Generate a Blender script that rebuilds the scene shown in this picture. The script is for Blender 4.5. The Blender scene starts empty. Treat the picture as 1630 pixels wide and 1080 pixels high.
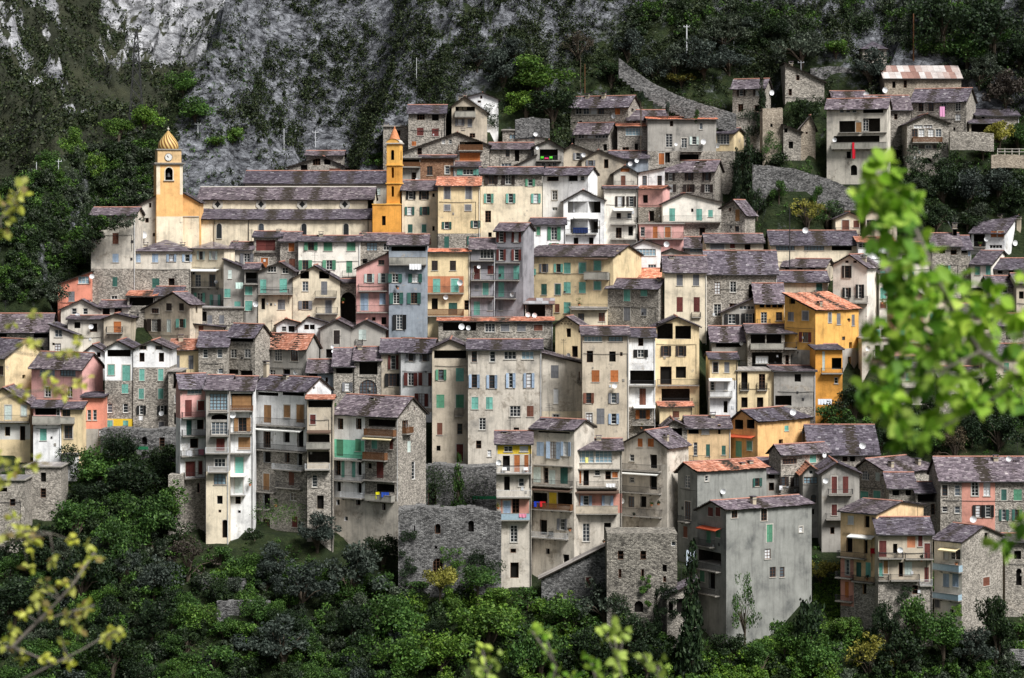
import bpy, math, random
import numpy as np
from math import sin, cos, tan, pi, radians, sqrt, atan2, ceil, floor
D = bpy.data
SC = bpy.context.scene
COL = SC.collection
RND = random.Random(7)
F = 4000.0; CX = 815.0; HY = 350.0          # focal length in photo pixels, optical axis, horizon row

# ------------------------------------------------------------------ camera, sky, sun, exposure
cam = D.cameras.new("camera"); camo = D.objects.new("camera", cam); COL.objects.link(camo)
camo.location = (0, 0, 0); camo.rotation_euler = (radians(90), 0, 0)
cam.sensor_width = 36.0; cam.lens = 36.0 * F / 1630.0
cam.shift_y = -(540.0 - HY) / 1630.0
cam.clip_start = 0.5; cam.clip_end = 9000
cam.dof.use_dof = True; cam.dof.focus_distance = 390.0; cam.dof.aperture_fstop = 5.6
SC.camera = camo
W = D.worlds.new("World"); SC.world = W; W.use_nodes = True
SUN_EL, SUN_AZ = radians(52), radians(138)   # azimuth clockwise from +Y (view direction)
wn = W.node_tree.nodes; wl = W.node_tree.links
sky = wn.new("ShaderNodeTexSky"); sky.sky_type = 'NISHITA'; sky.sun_disc = False
sky.sun_elevation = SUN_EL; sky.sun_rotation = SUN_AZ; sky.air_density = 1.0; sky.dust_density = 3.0
hs = wn.new("ShaderNodeHueSaturation"); hs.inputs['Saturation'].default_value = 0.35
wl.new(sky.outputs[0], hs.inputs['Color']); wl.new(hs.outputs[0], wn['Background'].inputs[0])
wn['Background'].inputs[1].default_value = 0.05
sl = D.lights.new("sun", 'SUN'); so = D.objects.new("sun", sl); COL.objects.link(so)
sl.energy = 4.5; sl.angle = radians(20); sl.color = (1.0, 0.985, 0.965)
so.rotation_euler = (pi/2 - SUN_EL, 0, pi - SUN_AZ)   # shines from azimuth SUN_AZ
SC.view_settings.view_transform = 'Standard'; SC.view_settings.look = 'None'
SC.view_settings.exposure = 0.5; SC.view_settings.gamma = 1.0
SC.cycles.max_bounces = 5; SC.cycles.diffuse_bounces = 2; SC.cycles.glossy_bounces = 2
SC.cycles.transmission_bounces = 2; SC.cycles.transparent_max_bounces = 6

def at(px, py, Y):
    return ((px - CX) * Y / F, Y, (HY - py) * Y / F)

# ------------------------------------------------------------------ materials
def srgb(h):
    h = h.lstrip('#'); v = [int(h[i:i+2], 16) / 255 for i in (0, 2, 4)]
    return tuple(((c + .055) / 1.055) ** 2.4 if c > .04 else c / 12.92 for c in v)

class NT:
    def __init__(s, name):
        s.m = D.materials.new(name); s.m.use_nodes = True; s.t = s.m.node_tree; s.n = s.t.nodes
        s.b = s.n['Principled BSDF']; s.b.inputs['Roughness'].default_value = .9
        s.b.inputs['Specular IOR Level'].default_value = .2
    def add(s, ty, **kw):
        n = s.n.new(ty)
        for k, v in kw.items():
            if k.startswith('i_'):
                key = k[2:]; key = int(key) if key.isdigit() else key.replace('_', ' ')
                n.inputs[key].default_value = v
            else: setattr(n, k, v)
        return n
    def link(s, a, b): s.t.links.new(a, b)
    def coords(s, scale=1.0, rnd=True, stretch=None):
        tc = s.add("ShaderNodeTexCoord")
        mp = s.add("ShaderNodeMapping"); mp.inputs['Scale'].default_value = stretch or (scale,)*3
        s.link(tc.outputs['Object'], mp.inputs['Vector'])
        if rnd:
            oi = s.add("ShaderNodeObjectInfo"); mu = s.add("ShaderNodeMath", operation='MULTIPLY', i_1=97.0)
            s.link(oi.outputs['Random'], mu.inputs[0]); s.link(mu.outputs[0], mp.inputs['Location'])
        return mp.outputs[0]
    def noise(s, vec, scale, detail=3, rough=.6):
        n = s.add("ShaderNodeTexNoise", i_Scale=scale, i_Detail=detail, i_Roughness=rough)
        if vec: s.link(vec, n.inputs['Vector'])
        return n.outputs['Fac']
    def ramp(s, fac, stops):
        r = s.add("ShaderNodeValToRGB"); e = r.color_ramp.elements
        while len(e) < len(stops): e.new(.5)
        for k, (p, c) in enumerate(stops):
            e[k].position = p; e[k].color = (*c, 1) if len(c) == 3 else c
        s.link(fac, r.inputs['Fac']); return r.outputs['Color']
    def mix(s, a, b, fac, mode='MIX'):
        m = s.add("ShaderNodeMix", data_type='RGBA', blend_type=mode)
        for inp, v in ((m.inputs[6], a), (m.inputs[7], b), (m.inputs[0], fac)):
            if isinstance(v, (int, float)): inp.default_value = v
            elif isinstance(v, tuple): inp.default_value = (*v, 1)
            else: s.link(v, inp)
        return m.outputs[2]
    def bump(s, h, strength=.5, dist=.05):
        b = s.add("ShaderNodeBump", i_Strength=strength, i_Distance=dist)
        s.link(h, b.inputs['Height']); s.link(b.outputs[0], s.b.inputs['Normal'])
    def out(s, col): 
        if isinstance(col, tuple): s.b.inputs['Base Color'].default_value = (*col, 1)
        else: s.link(col, s.b.inputs['Base Color'])
        return s.m

G = lambda v: (v, v, v)
def scale(c, k): return tuple(min(1, x * k) for x in c)

def plaster(name, c, dirt=1.0, bare=.0):
    t = NT(name); v = t.coords()
    big = t.noise(v, .35, 5, .65)
    f = t.ramp(big, [(.28, (.42, .43, .45)), (.47, G(.90)), (.72, G(1.22))])
    col = t.mix(c, f, 1.0 * min(1, dirt), 'MULTIPLY')
    vs = t.coords(stretch=(1.7, 1.7, .16)); st = t.noise(vs, 1.0, 4, .7)      # rain streaks
    fs = t.ramp(st, [(.30, G(.42)), (.5, G(.94)), (1, G(1.0))])
    col = t.mix(col, fs, .55 * dirt, 'MULTIPLY')
    fine = t.noise(v, 9, 3, .7)
    col = t.mix(col, t.ramp(fine, [(.3, G(.82)), (.7, G(1.12))]), .55, 'MULTIPLY')
    if bare > 0:                                                               # places where the render has fallen off
        vo = t.add("ShaderNodeTexVoronoi", i_Scale=3.6); t.link(v, vo.inputs['Vector'])
        stc = t.ramp(vo.outputs['Color'], [(.0, (.20, .18, .15)), (.5, (.33, .29, .24)), (1, (.48, .43, .36))])
        mk = t.ramp(t.noise(v, .42, 6, .7), [(.63 - bare * .24, G(0)), (.70 - bare * .24, G(.85))])
        col = t.mix(col, stc, mk)
    t.bump(fine, .5, .04)
    return t.out(col)

def stone(name, lo, hi, sc=4.6):
    t = NT(name); v = t.coords()
    nz = t.add("ShaderNodeTexNoise", i_Scale=2.5, i_Detail=2); t.link(v, nz.inputs['Vector'])
    vv = t.mix(v, nz.outputs['Color'], .12, 'ADD')
    mp = t.add("ShaderNodeMapping"); mp.inputs['Scale'].default_value = (1, 1, 1.5); t.link(vv, mp.inputs['Vector'])
    a = t.add("ShaderNodeTexVoronoi", i_Scale=sc); t.link(mp.outputs[0], a.inputs['Vector'])
    e = t.add("ShaderNodeTexVoronoi", feature='DISTANCE_TO_EDGE', i_Scale=sc); t.link(mp.outputs[0], e.inputs['Vector'])
    sp = t.add("ShaderNodeSeparateColor"); t.link(a.outputs['Color'], sp.inputs[0])
    col = t.ramp(sp.outputs[0], [(0, lo), (.55, tuple((x + y) / 2 for x, y in zip(lo, hi))), (1, hi)])
    mort = t.ramp(e.outputs['Distance'], [(.015, G(.55)), (.10, G(1))])
    col = t.mix(col, mort, .8, 'MULTIPLY')
    big = t.ramp(t.noise(v, .35, 6, .7), [(.3, G(.48)), (.52, G(.95)), (.75, G(1.2))])
    col = t.mix(col, big, .9, 'MULTIPLY')
    t.bump(e.outputs['Distance'], .9, .12)
    return t.out(col)

def plain(name, c, rough=.7, spec=.3, var=.25):
    t = NT(name); v = t.coords(); t.b.inputs['Roughness'].default_value = rough; t.b.inputs['Specular IOR Level'].default_value = spec
    f = t.ramp(t.noise(v, 3.5, 4, .7), [(.25, G(1 - var)), (.75, G(1 + var * .5))])
    return t.out(t.mix(c, f, 1.0, 'MULTIPLY'))

def shutter_mat(name, c):
    t = NT(name); v = t.coords(); t.b.inputs['Roughness'].default_value = .65
    oi = t.add("ShaderNodeObjectInfo")
    f = t.ramp(t.noise(v, 2.5, 4, .7), [(.25, G(.72)), (.75, G(1.1))])
    col = t.mix(c, f, 1.0, 'MULTIPLY')
    fade = t.ramp(oi.outputs['Random'], [(0, G(.7)), (.5, G(.95)), (1, G(1.15))])
    col = t.mix(col, fade, 1.0, 'MULTIPLY')
    tc = t.add("ShaderNodeTexCoord"); w = t.add("ShaderNodeTexWave", bands_direction='Z', i_Scale=3.4)
    t.link(tc.outputs['Object'], w.inputs['Vector'])
    t.bump(w.outputs['Fac'], .6, .04)
    return t.out(col)

def slate(name, stops, spk=.0):
    t = NT(name); g = t.add("ShaderNodeNewGeometry"); v = t.coords()
    r = t.ramp(g.outputs['Random Per Island'], stops)
    big = t.ramp(t.noise(v, .45, 4, .7), [(.3, G(.68)), (.6, G(1.08)), (.8, G(1.25))])
    oi = t.add('ShaderNodeObjectInfo'); col = t.mix(r, big, 1.0, 'MULTIPLY')
    col = t.mix(col, t.ramp(oi.outputs['Random'], [(0, (.72, .72, .76)), (.4, (1.0, .98, 1.0)), (.75, (1.12, 1.06, 1.0)), (1, (1.3, 1.22, 1.2))]), 1.0, 'MULTIPLY')
    fine = t.noise(v, 6, 3, .7)
    col = t.mix(col, t.ramp(fine, [(.3, G(.75)), (.7, G(1.2))]), .8, 'MULTIPLY')
    t.b.inputs['Roughness'].default_value = .75; t.b.inputs['Specular IOR Level'].default_value = .25
    t.bump(fine, .5, .04); return t.out(col)

M = {}
WALLS = dict(pale=('#d6cfc2', 1, .12), cream=('#e6d9c0', .9, .06), ivory=('#f1ebdf', .8, .04), grey=('#a5a19a', 1, .1), tan=('#c3b7a4', 1, .25),
    white=('#f2f2f1', .9, .04), blue=('#959da6', 1.1, .06), dove=('#9a989d', 1.1, .06), yellow=('#e4cfa6', .9, .05), amber=('#e3b062', .8, .02), amber2=('#e2b57c', .8, .04),
    sand=('#dfc096', .9, .06), orange=('#e0a04c', .8, 0), pink=('#dba9a2', .9, .04), salmon=('#e0937c', .8, 0), cement=('#8e8f8a', 1.1, 0), plaster=('#cdc5b8', 1.2, .42),
    ochre=('#ecba7c', .8, 0))
for k, (c, d, b) in WALLS.items(): M[k] = plaster('wall_' + k, srgb(c), d, b)
M['stone'] = stone('rubble_stone', (.17, .155, .135), (.58, .53, .46))
M['stone_grey'] = stone('grey_rubble', (.05, .05, .05), (.27, .265, .26), 3.4)
M['stone_dark'] = stone('dark_rubble', (.09, .083, .072), (.38, .35, .30), 3.6)
M['tan2'] = stone('tan_rubble', (.24, .20, .155), (.56, .48, .38))
M['brick'] = stone('brick_patch', (.2, .1, .06), (.45, .27, .17), 5)
PATCH = dict(mt=plaster('mint_wall', srgb('#7fd8b8'), .6), st=M['stone'], ye=plaster('yellow_wall', srgb('#e3c23e'), .6), pk=plaster('rose_wall', srgb('#cd9484'), .9),
    wh=plaster('white_wall', srgb('#d8d6cf'), 1), ta=M['tan'], gr=plain('green_paint', srgb('#1d6b46')))
PATCH['or'] = plaster('orange_wall', srgb('#c78562'), .9)
SH = dict(g='#5b9476', t='#74b3a5', b='#a5b9cf', y='#7b7c80', r='#74493a', d='#332b28', w='#c9d6d0', o='#b86f3e', n='#3a655c', k='#1a1b1c', m='#693530', c='#9c7650')
for k, c in SH.items(): M['sh_' + k] = shutter_mat('shutter_paint_' + k, srgb(c))
M['slate'] = slate('stone_slates', [(0, (.068, .058, .070)), (.35, (.112, .096, .114)), (.8, (.170, .148, .172)), (.97, (.22, .205, .22)), (1, (.40, .38, .39))])
M['terra'] = slate('terracotta_tiles', [(0, (.36, .14, .085)), (.5, (.55, .24, .15)), (1, (.70, .38, .27))])
M['rust'] = slate('rusty_sheet', [(0, (.17, .10, .085)), (.3, (.24, .16, .14)), (.5, (.33, .30, .29)), (1, (.42, .42, .42))])
M['greyroof'] = slate('grey_slab_roof', [(0, (.2, .19, .19)), (1, (.34, .33, .32))])
M['ridge'] = plain('ridge_tiles', (.42, .21, .16), .85, .2, .4)
M['timber'] = plain('dark_timber', (.035, .028, .022), .85, .15, .4)
M['wood'] = plain('brown_wood', (.16, .075, .035), .75, .2, .4)
M['iron'] = plain('dark_iron', (.03, .03, .032), .6, .3)
M['paleiron'] = plain('pale_rail_paint', (.6, .62, .64), .6, .3)
M['slab'] = plain('balcony_slab', (.30, .28, .25), .9, .15, .4)
M['frame'] = plain('white_window_paint', (.66, .65, .62), .6, .3, .15)
M['fbrown'] = plain('brown_window_paint', (.12, .06, .035), .6, .3)
M['sill'] = plain('pale_sill', (.5, .47, .42), .85, .2)
M['dark'] = plain('painted_dark_interior', (.012, .011, .010), .95, .05)  # near-black sheet standing in for the shade inside openings
M['loft'] = plain('shade_dark_loft', (.05, .043, .036), .95, .05, .5)  # shade of lofts, loggias and deep arches put into the recess colour
M['dish'] = plain('white_dish', (.78, .79, .8), .4, .4, .06)
M['chim'] = plaster('chimney_render', srgb('#b9ad98'), 1.2)
M['curtain'] = plain('net_curtain', (.62, .63, .64), .9, .1, .1)
M['solidw'] = plaster('parapet_render', srgb('#a9a69c'), 1.1)
t = NT('window_glass'); t.b.inputs['Roughness'].default_value = .12; t.b.inputs['Specular IOR Level'].default_value = .6
oi = t.add("ShaderNodeObjectInfo")
M['glass'] = t.out(t.ramp(oi.outputs['Random'], [(0, (.012, .014, .016)), (.6, (.03, .036, .042)), (1, (.10, .12, .14))]))
t = NT('pale_blue_glass'); t.b.inputs['Roughness'].default_value = .2; M['bglass'] = t.out((.26, .37, .43))
for k, c in dict(w='#e3e3de', c='#e8d8ae', b='#5a4a40', o='#b4553a').items(): M['aw_' + k] = plain('awning_cloth_' + k, srgb(c), .85, .1, .15)

# ------------------------------------------------------------------ mesh builder
class MB:
    def __init__(s): s.v = []; s.f = []; s.mi = []; s.m = []; s.c = 0
    def slot(s, mat):
        if mat not in s.m: s.m.append(mat)
        return s.m.index(mat)
    def poly(s, pts, mat):
        n = len(s.v); s.v.extend(pts); s.f.append(tuple(range(n, n + len(pts)))); s.mi.append(s.slot(mat))
    def box(s, x0, x1, y0, y1, z0, z1, mat):
        n = len(s.v)
        s.v += [(x0,y0,z0),(x1,y0,z0),(x1,y1,z0),(x0,y1,z0),(x0,y0,z1),(x1,y0,z1),(x1,y1,z1),(x0,y1,z1)]
        s.f += [(n,n+3,n+2,n+1),(n+4,n+5,n+6,n+7),(n,n+1,n+5,n+4),(n+1,n+2,n+6,n+5),(n+2,n+3,n+7,n+6),(n+3,n,n+4,n+7)]
        s.mi += [s.slot(mat)] * 6
    def tube(s, pts, rads, mat, seg=6):
        n0 = len(s.v); k = len(pts)
        for i, p in enumerate(pts):
            a = pts[max(0, i-1)]; b = pts[min(k-1, i+1)]
            d = [b[j]-a[j] for j in range(3)]; L = sqrt(sum(x*x for x in d)) or 1; d = [x/L for x in d]
            up = (0,0,1) if abs(d[2]) < .9 else (1,0,0)
            u = (d[1]*up[2]-d[2]*up[1], d[2]*up[0]-d[0]*up[2], d[0]*up[1]-d[1]*up[0]); L = sqrt(sum(x*x for x in u)) or 1; u = [x/L for x in u]
            w = (d[1]*u[2]-d[2]*u[1], d[2]*u[0]-d[0]*u[2], d[0]*u[1]-d[1]*u[0])
            for q in range(seg):
                a_ = 2*pi*q/seg; r = rads[i] if hasattr(rads, '__len__') else rads
                s.v.append(tuple(p[j] + r*(cos(a_)*u[j] + sin(a_)*w[j]) for j in range(3)))
        sm = s.slot(mat)
        for i in range(k-1):
            for q in range(seg):
                a = n0+i*seg+q; b = n0+i*seg+(q+1)%seg
                s.f.append((a, b, b+seg, a+seg)); s.mi.append(sm)
        s.f.append(tuple(n0+q for q in reversed(range(seg)))); s.mi.append(sm)
        s.f.append(tuple(n0+(k-1)*seg+q for q in range(seg))); s.mi.append(sm)
    def lathe(s, prof, mat, seg=16, c=(0,0), rot=0):
        n0 = len(s.v)
        for r, z in prof:
            for q in range(seg):
                a = 2*pi*q/seg + rot; s.v.append((c[0]+r*cos(a), c[1]+r*sin(a), z))
        sm = s.slot(mat)
        for i in range(len(prof)-1):
            for q in range(seg):
                a = n0+i*seg+q; b = n0+i*seg+(q+1)%seg
                s.f.append((a, b, b+seg, a+seg)); s.mi.append(sm)
        s.f.append(tuple(n0+(len(prof)-1)*seg+q for q in range(seg))); s.mi.append(sm)
    def mesh(s, name, smooth=False):
        me = D.meshes.new(name); me.from_pydata(s.v, [], s.f)
        for m in s.m: me.materials.append(M[m] if isinstance(m, str) else m)
        if len(s.m) > 1: me.polygons.foreach_set('material_index', s.mi)
        if smooth: me.polygons.foreach_set('use_smooth', [True] * len(s.f))
        me.update(); return me
def put(name, me, parent=None, loc=(0,0,0), rz=0.0):
    o = D.objects.new(name, me); COL.objects.link(o); o.location = loc; o.rotation_euler = (0, 0, rz)
    if parent: o.parent = parent
    return o
def tag(o, label=None, cat=None, group=None, kind=None):
    for k, v in (('label', label), ('category', cat), ('group', group), ('kind', kind)):
        if v: o[k] = v
    return o
def thing(name, loc, label, cat, group=None, rz=0.0):
    return tag(put(name, None, None, loc, rz), label, cat, group)
# ------------------------------------------------------------------ windows, balconies and other house parts (shared meshes)
CACHE = {}
def cached(key, fn):
    if key not in CACHE: CACHE[key] = fn()
    return CACHE[key]
def q1(v): return max(.2, round(v * 5) / 5)
REC = .2
def m_frame(w, h, mat, mull):
    def f():
        b = MB(); t_ = .07; y0, y1 = .07, .13
        b.box(-w/2, -w/2+t_, y0, y1, -h/2, h/2, mat); b.box(w/2-t_, w/2, y0, y1, -h/2, h/2, mat)
        b.box(-w/2+t_, w/2-t_, y0, y1, h/2-t_, h/2, mat); b.box(-w/2+t_, w/2-t_, y0, y1, -h/2, -h/2+t_, mat)
        nx = max(1, round(w / .55)) if mull else 1; nz = max(1, round(h / .5)) if mull else 1
        for i in range(1, nx): x = -w/2 + w*i/nx; b.box(x-.035, x+.035, y0+.01, y1, -h/2+t_, h/2-t_, mat)
        for i in range(1, nz): z = -h/2 + h*i/nz; b.box(-w/2+t_, w/2-t_, y0+.02, y1-.01, z-.018, z+.018, mat)
        return b.mesh('window_frame')
    return cached(('fr', w, h, mat, mull), f)
def m_pane(w, h, mat, y=.145):
    def f():
        b = MB(); b.poly([(-w/2, y, -h/2), (w/2, y, -h/2), (w/2, y, h/2), (-w/2, y, h/2)], mat); return b.mesh('pane')
    return cached(('pn', w, h, mat, y), f)
def m_shutter(w, h, mat):
    def f():
        b = MB(); b.box(0, w, 0, .045, -h/2, h/2, mat)
        for z in (-h/2, 0, h/2-.09): b.box(.02, w-.02, -.02, 0, z, z+.09, mat)
        b.box(0.0, .07, -.018, 0, -h/2, h/2, mat); b.box(w-.07, w, -.018, 0, -h/2, h/2, mat)
        return b.mesh('shutter')
    return cached(('sh', w, h, mat), f)
def m_sill(w):
    def f():
        b = MB(); b.box(-w/2-.1, w/2+.1, -.09, .1, -.08, 0, 'sill'); return b.mesh('sill')
    return cached(('si', w), f)
def m_surround(w, h):
    def f():
        b = MB(); t_ = .13
        b.box(-w/2-t_, -w/2, -.025, .05, -h/2-t_, h/2+t_, 'sill'); b.box(w/2, w/2+t_, -.025, .05, -h/2-t_, h/2+t_, 'sill')
        b.box(-w/2, w/2, -.025, .05, h/2, h/2+t_, 'sill'); return b.mesh('surround')
    return cached(('su', w, h), f)
def add_window(house, style, colr, w, h, loc, rz, rr):
    tall = h >= 1.9
    name = 'door' if tall and style != 'a' else 'window'
    if style == 'k':
        o = put(name, cached(('dk', w, h), lambda: m_pane(w, h, 'dark', .42).copy()), house, loc, rz)
        if rr.random() < .5: put('frame', m_frame(w, h, 'fbrown', rr.random() < .5), o)
    elif style in 'na':
        big = w > 1.7
        o = put(name, m_frame(w, h, 'frame' if rr.random() < .7 else 'fbrown', True), house, loc, rz)
        put('pane', m_pane(w, h, 'bglass' if big and rr.random() < .6 else ('curtain' if rr.random() < .15 else 'glass')), o)
        if h > .7: put('sill', m_sill(w), o, (0, 0, -h/2))
        if rr.random() < .35 and not big and style == 'n': put('surround', m_surround(w, h), o)
    elif style == 'c':
        o = put(name, m_frame(w, h, 'fbrown', False), house, loc, rz)
        n = 2 if w > .75 else 1; mt = 'sh_' + colr
        sh = m_shutter(w/n - .01, h, mt)
        for i in range(n): put('shutter' if name == 'window' or colr not in 'mro' else 'door_leaf', sh, o, (-w/2 + i*w/n, -.0 + rr.uniform(0, .02), 0))
        if rr.random() < .4: put('surround', m_surround(w, h), o)
        if h > .7 and not tall: put('sill', m_sill(w), o, (0, 0, -h/2))
    elif style == 'o':
        o = put(name, m_frame(w, h, 'frame' if rr.random() < .55 else 'fbrown', True), house, loc, rz)
        put('pane', m_pane(w, h, 'curtain' if rr.random() < .2 else 'glass'), o)
        sw = q1(w * .5 + .05); sh = m_shutter(sw, h, 'sh_' + colr)
        put('shutter', sh, o, (-w/2 - .02, -.03, 0), pi + rr.uniform(.03, .3)).scale = (1, 1, 1)
        put('shutter', sh, o, (w/2 + .02, -.08, 0), -rr.uniform(.03, .3))
        if h > .7: put('sill', m_sill(w), o, (0, 0, -h/2))
    return o
def m_balcony(L, dep):
    def f():
        b = MB(); b.box(0, L, -dep, 0.02, -.14, 0, 'slab')
        n = max(2, int(L / 1.6) + 1)
        for i in range(n):
            x = .15 + (L - .42) * i / (n - 1)
            b.poly([(x, 0, -.14), (x, -dep*.8, -.14), (x, -dep*.8, -.2), (x, 0, -.5)], 'slab'); b.box(x, x+.12, -dep*.8, 0, -.24, -.14, 'slab')
        return b.mesh('balcony')
    return cached(('bal', L, dep), f)
def m_railing(L, dep, h, st):
    def f():
        b = MB(); y = -dep + .05
        if st in 'stb':
            mt = dict(s='solidw', t='tan', b='bluerail')[st]
            b.box(0, L, y-.04, y+.05, .02, h, mt); b.box(0, .09, y+.05, 0, .02, h, mt); b.box(L-.09, L, y+.05, 0, .02, h, mt)
            b.box(-.03, L+.03, y-.07, y+.08, h, h+.06, 'slab')
        elif st == 'w':
            n = max(3, int(L / .16))
            for i in range(n): x = L * i / n + .02; b.box(x, x+.11, y, y+.025, .06, h-.03, 'wood')
            b.box(0, L, y-.03, y+.05, h-.05, h+.03, 'wood'); b.box(0, L, y+.026, y+.06, .2, .28, 'wood')
            b.box(0, .05, y+.05, 0, .05, h, 'wood'); b.box(L-.05, L, y+.05, 0, .05, h, 'wood')
        else:
            mt = 'paleiron' if st == 'i' else 'iron'
            n = max(3, int(L / .14))
            for i in range(n + 1): x = (L - .03) * i / n; b.box(x, x+.022, y, y+.022, .05, h, mt)
            for z in (.08, h): b.box(0, L, y-.012, y+.03, z-.02, z+.02, mt)
            for sx in (0, L-.03):
                for i in range(1, 6): yy = y * i / 6; b.box(sx, sx+.022, yy, yy+.022, .05, h, mt)
                b.box(sx-.005, sx+.03, y+.03, 0, h-.02, h+.02, mt)
        return b.mesh('railing')
    return cached(('rail', L, dep, h, st), f)
M['bluerail'] = plain('pale_blue_panel', (.32, .43, .5), .5, .3)
def m_chimney(h):
    def f():
        b = MB(); b.box(-.33, .33, -.3, .3, -2.2, h, 'chim'); b.box(-.42, .42, -.39, .39, h, h+.1, 'slab')
        b.box(-.36, -.3, -.3, .3, h+.1, h+.36, 'chim'); b.box(.3, .36, -.3, .3, h+.1, h+.36, 'chim'); b.box(-.45, .45, -.4, .4, h+.36, h+.44, 'slate')
        return b.mesh('chimney')
    return cached(('ch', h), f)
def m_dish(r):
    def f():
        b = MB(); prof = [(r*.02, 0)] + [(r*k/6, .32*r*(k/6)**2) for k in range(1, 7)]
        b.lathe(prof[::-1], 'dish', 18); n = len(b.v)
        vs = []
        for (x, y, z) in b.v: vs.append((x, -z - .25*y*.0 - .35, y))       # faces -Y
        b.v = vs
        return b.mesh('satellite_dish', True)
    return cached(('di', r), f)
def m_arm(r):
    def f():
        b = MB(); b.tube([(0, -.30, 0), (0, -.05, -r*.7), (0, .1, -r*.7)], .03, 'paleiron', 5); b.tube([(0, -.35, -r), (0, -.35-r*.9, -r*.1)], .02, 'paleiron', 5)
        b.box(-.05, .05, -.42-r*.9, -.32-r*.9, -r*.15, 0, 'paleiron'); return b.mesh('arm')
    return cached(('da', r), f)

def slates(b, P, u, v, Lu, Lv, mat, rr, su=.46, sv=.36):
    """overlapping slabs over the roof plane P + a*u + c*v (unit vectors)"""
    n = (u[1]*v[2]-u[2]*v[1], u[2]*v[0]-u[0]*v[2], u[0]*v[1]-u[1]*v[0])
    if n[2] < 0: n = tuple(-x for x in n)
    flat = mat in ('rust', 'greyroof')
    if flat: su, sv = 1.1, max(.8, Lv / 2)
    elif mat == 'terra': su, sv = .42, .42
    nv = max(1, round(Lv / sv)); dv = Lv / nv; ph = rr.uniform(0, 6)
    def pt(a, c, h): return tuple(P[k] + a*u[k] + c*v[k] + h*n[k] for k in range(3))
    sm = b.slot(mat)
    for j in range(nv):
        a = -rr.uniform(0, .12); c0 = j * dv; off = rr.uniform(0, su)
        first = True
        sag = lambda x: -.10*sin(pi*x/Lu) * (1 if Lu > 4 else .3) + .04*sin(x*1.3 + ph)
        while a < Lu:
            w = su * rr.uniform(.6, 1.5) if not flat else su
            if first: w = max(.25, off); first = False
            a1 = min(a + w, Lu + rr.uniform(0, .1))
            lo = c0 - (rr.uniform(.02, .14) if not flat else .03); q = sag(a) if not flat else 0; h0 = (.13 + rr.uniform(-.02, .03) if not flat else .05) + q; h1 = .075 + q if not flat else .02
            lo2 = lo + rr.uniform(-.04, .04)
            k = len(b.v)
            b.v += [pt(a+.01, lo, h0), pt(a1-.01, lo2, h0 + rr.uniform(-.015, .015)), pt(a1-.01, c0+dv+.05, h1), pt(a+.01, c0+dv+.05, h1),
                    pt(a+.01, lo, h0-.06), pt(a1-.01, lo2, h0-.06)]
            b.f += [(k, k+1, k+2, k+3), (k+4, k+5, k+1, k)]; b.mi += [sm, sm]
            a = a1
def slab(b, P, u, v, Lu, Lv, th, mat):
    n = (u[1]*v[2]-u[2]*v[1], u[2]*v[0]-u[0]*v[2], u[0]*v[1]-u[1]*v[0])
    if n[2] < 0: n = tuple(-x for x in n)
    c = [tuple(P[k] + a*u[k] + d*v[k] + h*n[k] for k in range(3)) for h in (-th, 0) for a, d in ((0,0),(Lu,0),(Lu,Lv),(0,Lv))]
    k = len(b.v); b.v += c
    b.f += [(k,k+3,k+2,k+1),(k+4,k+5,k+6,k+7),(k,k+1,k+5,k+4),(k+1,k+2,k+6,k+5),(k+2,k+3,k+7,k+6),(k+3,k,k+4,k+7)]; b.mi += [b.slot(mat)]*6
def plane(b, A, B, top, mat, rr, thick=.13):
    """roof plane: eave A->B, top = point above A (parallel edge)"""
    u = [B[k]-A[k] for k in range(3)]; Lu = sqrt(sum(x*x for x in u)); u = [x/Lu for x in u]
    v = [top[k]-A[k] for k in range(3)]; Lv = sqrt(sum(x*x for x in v)); v = [x/Lv for x in v]
    slab(b, A, u, v, Lu, Lv, thick, 'timber'); slates(b, A, u, v, Lu, Lv, mat, rr)

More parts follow.
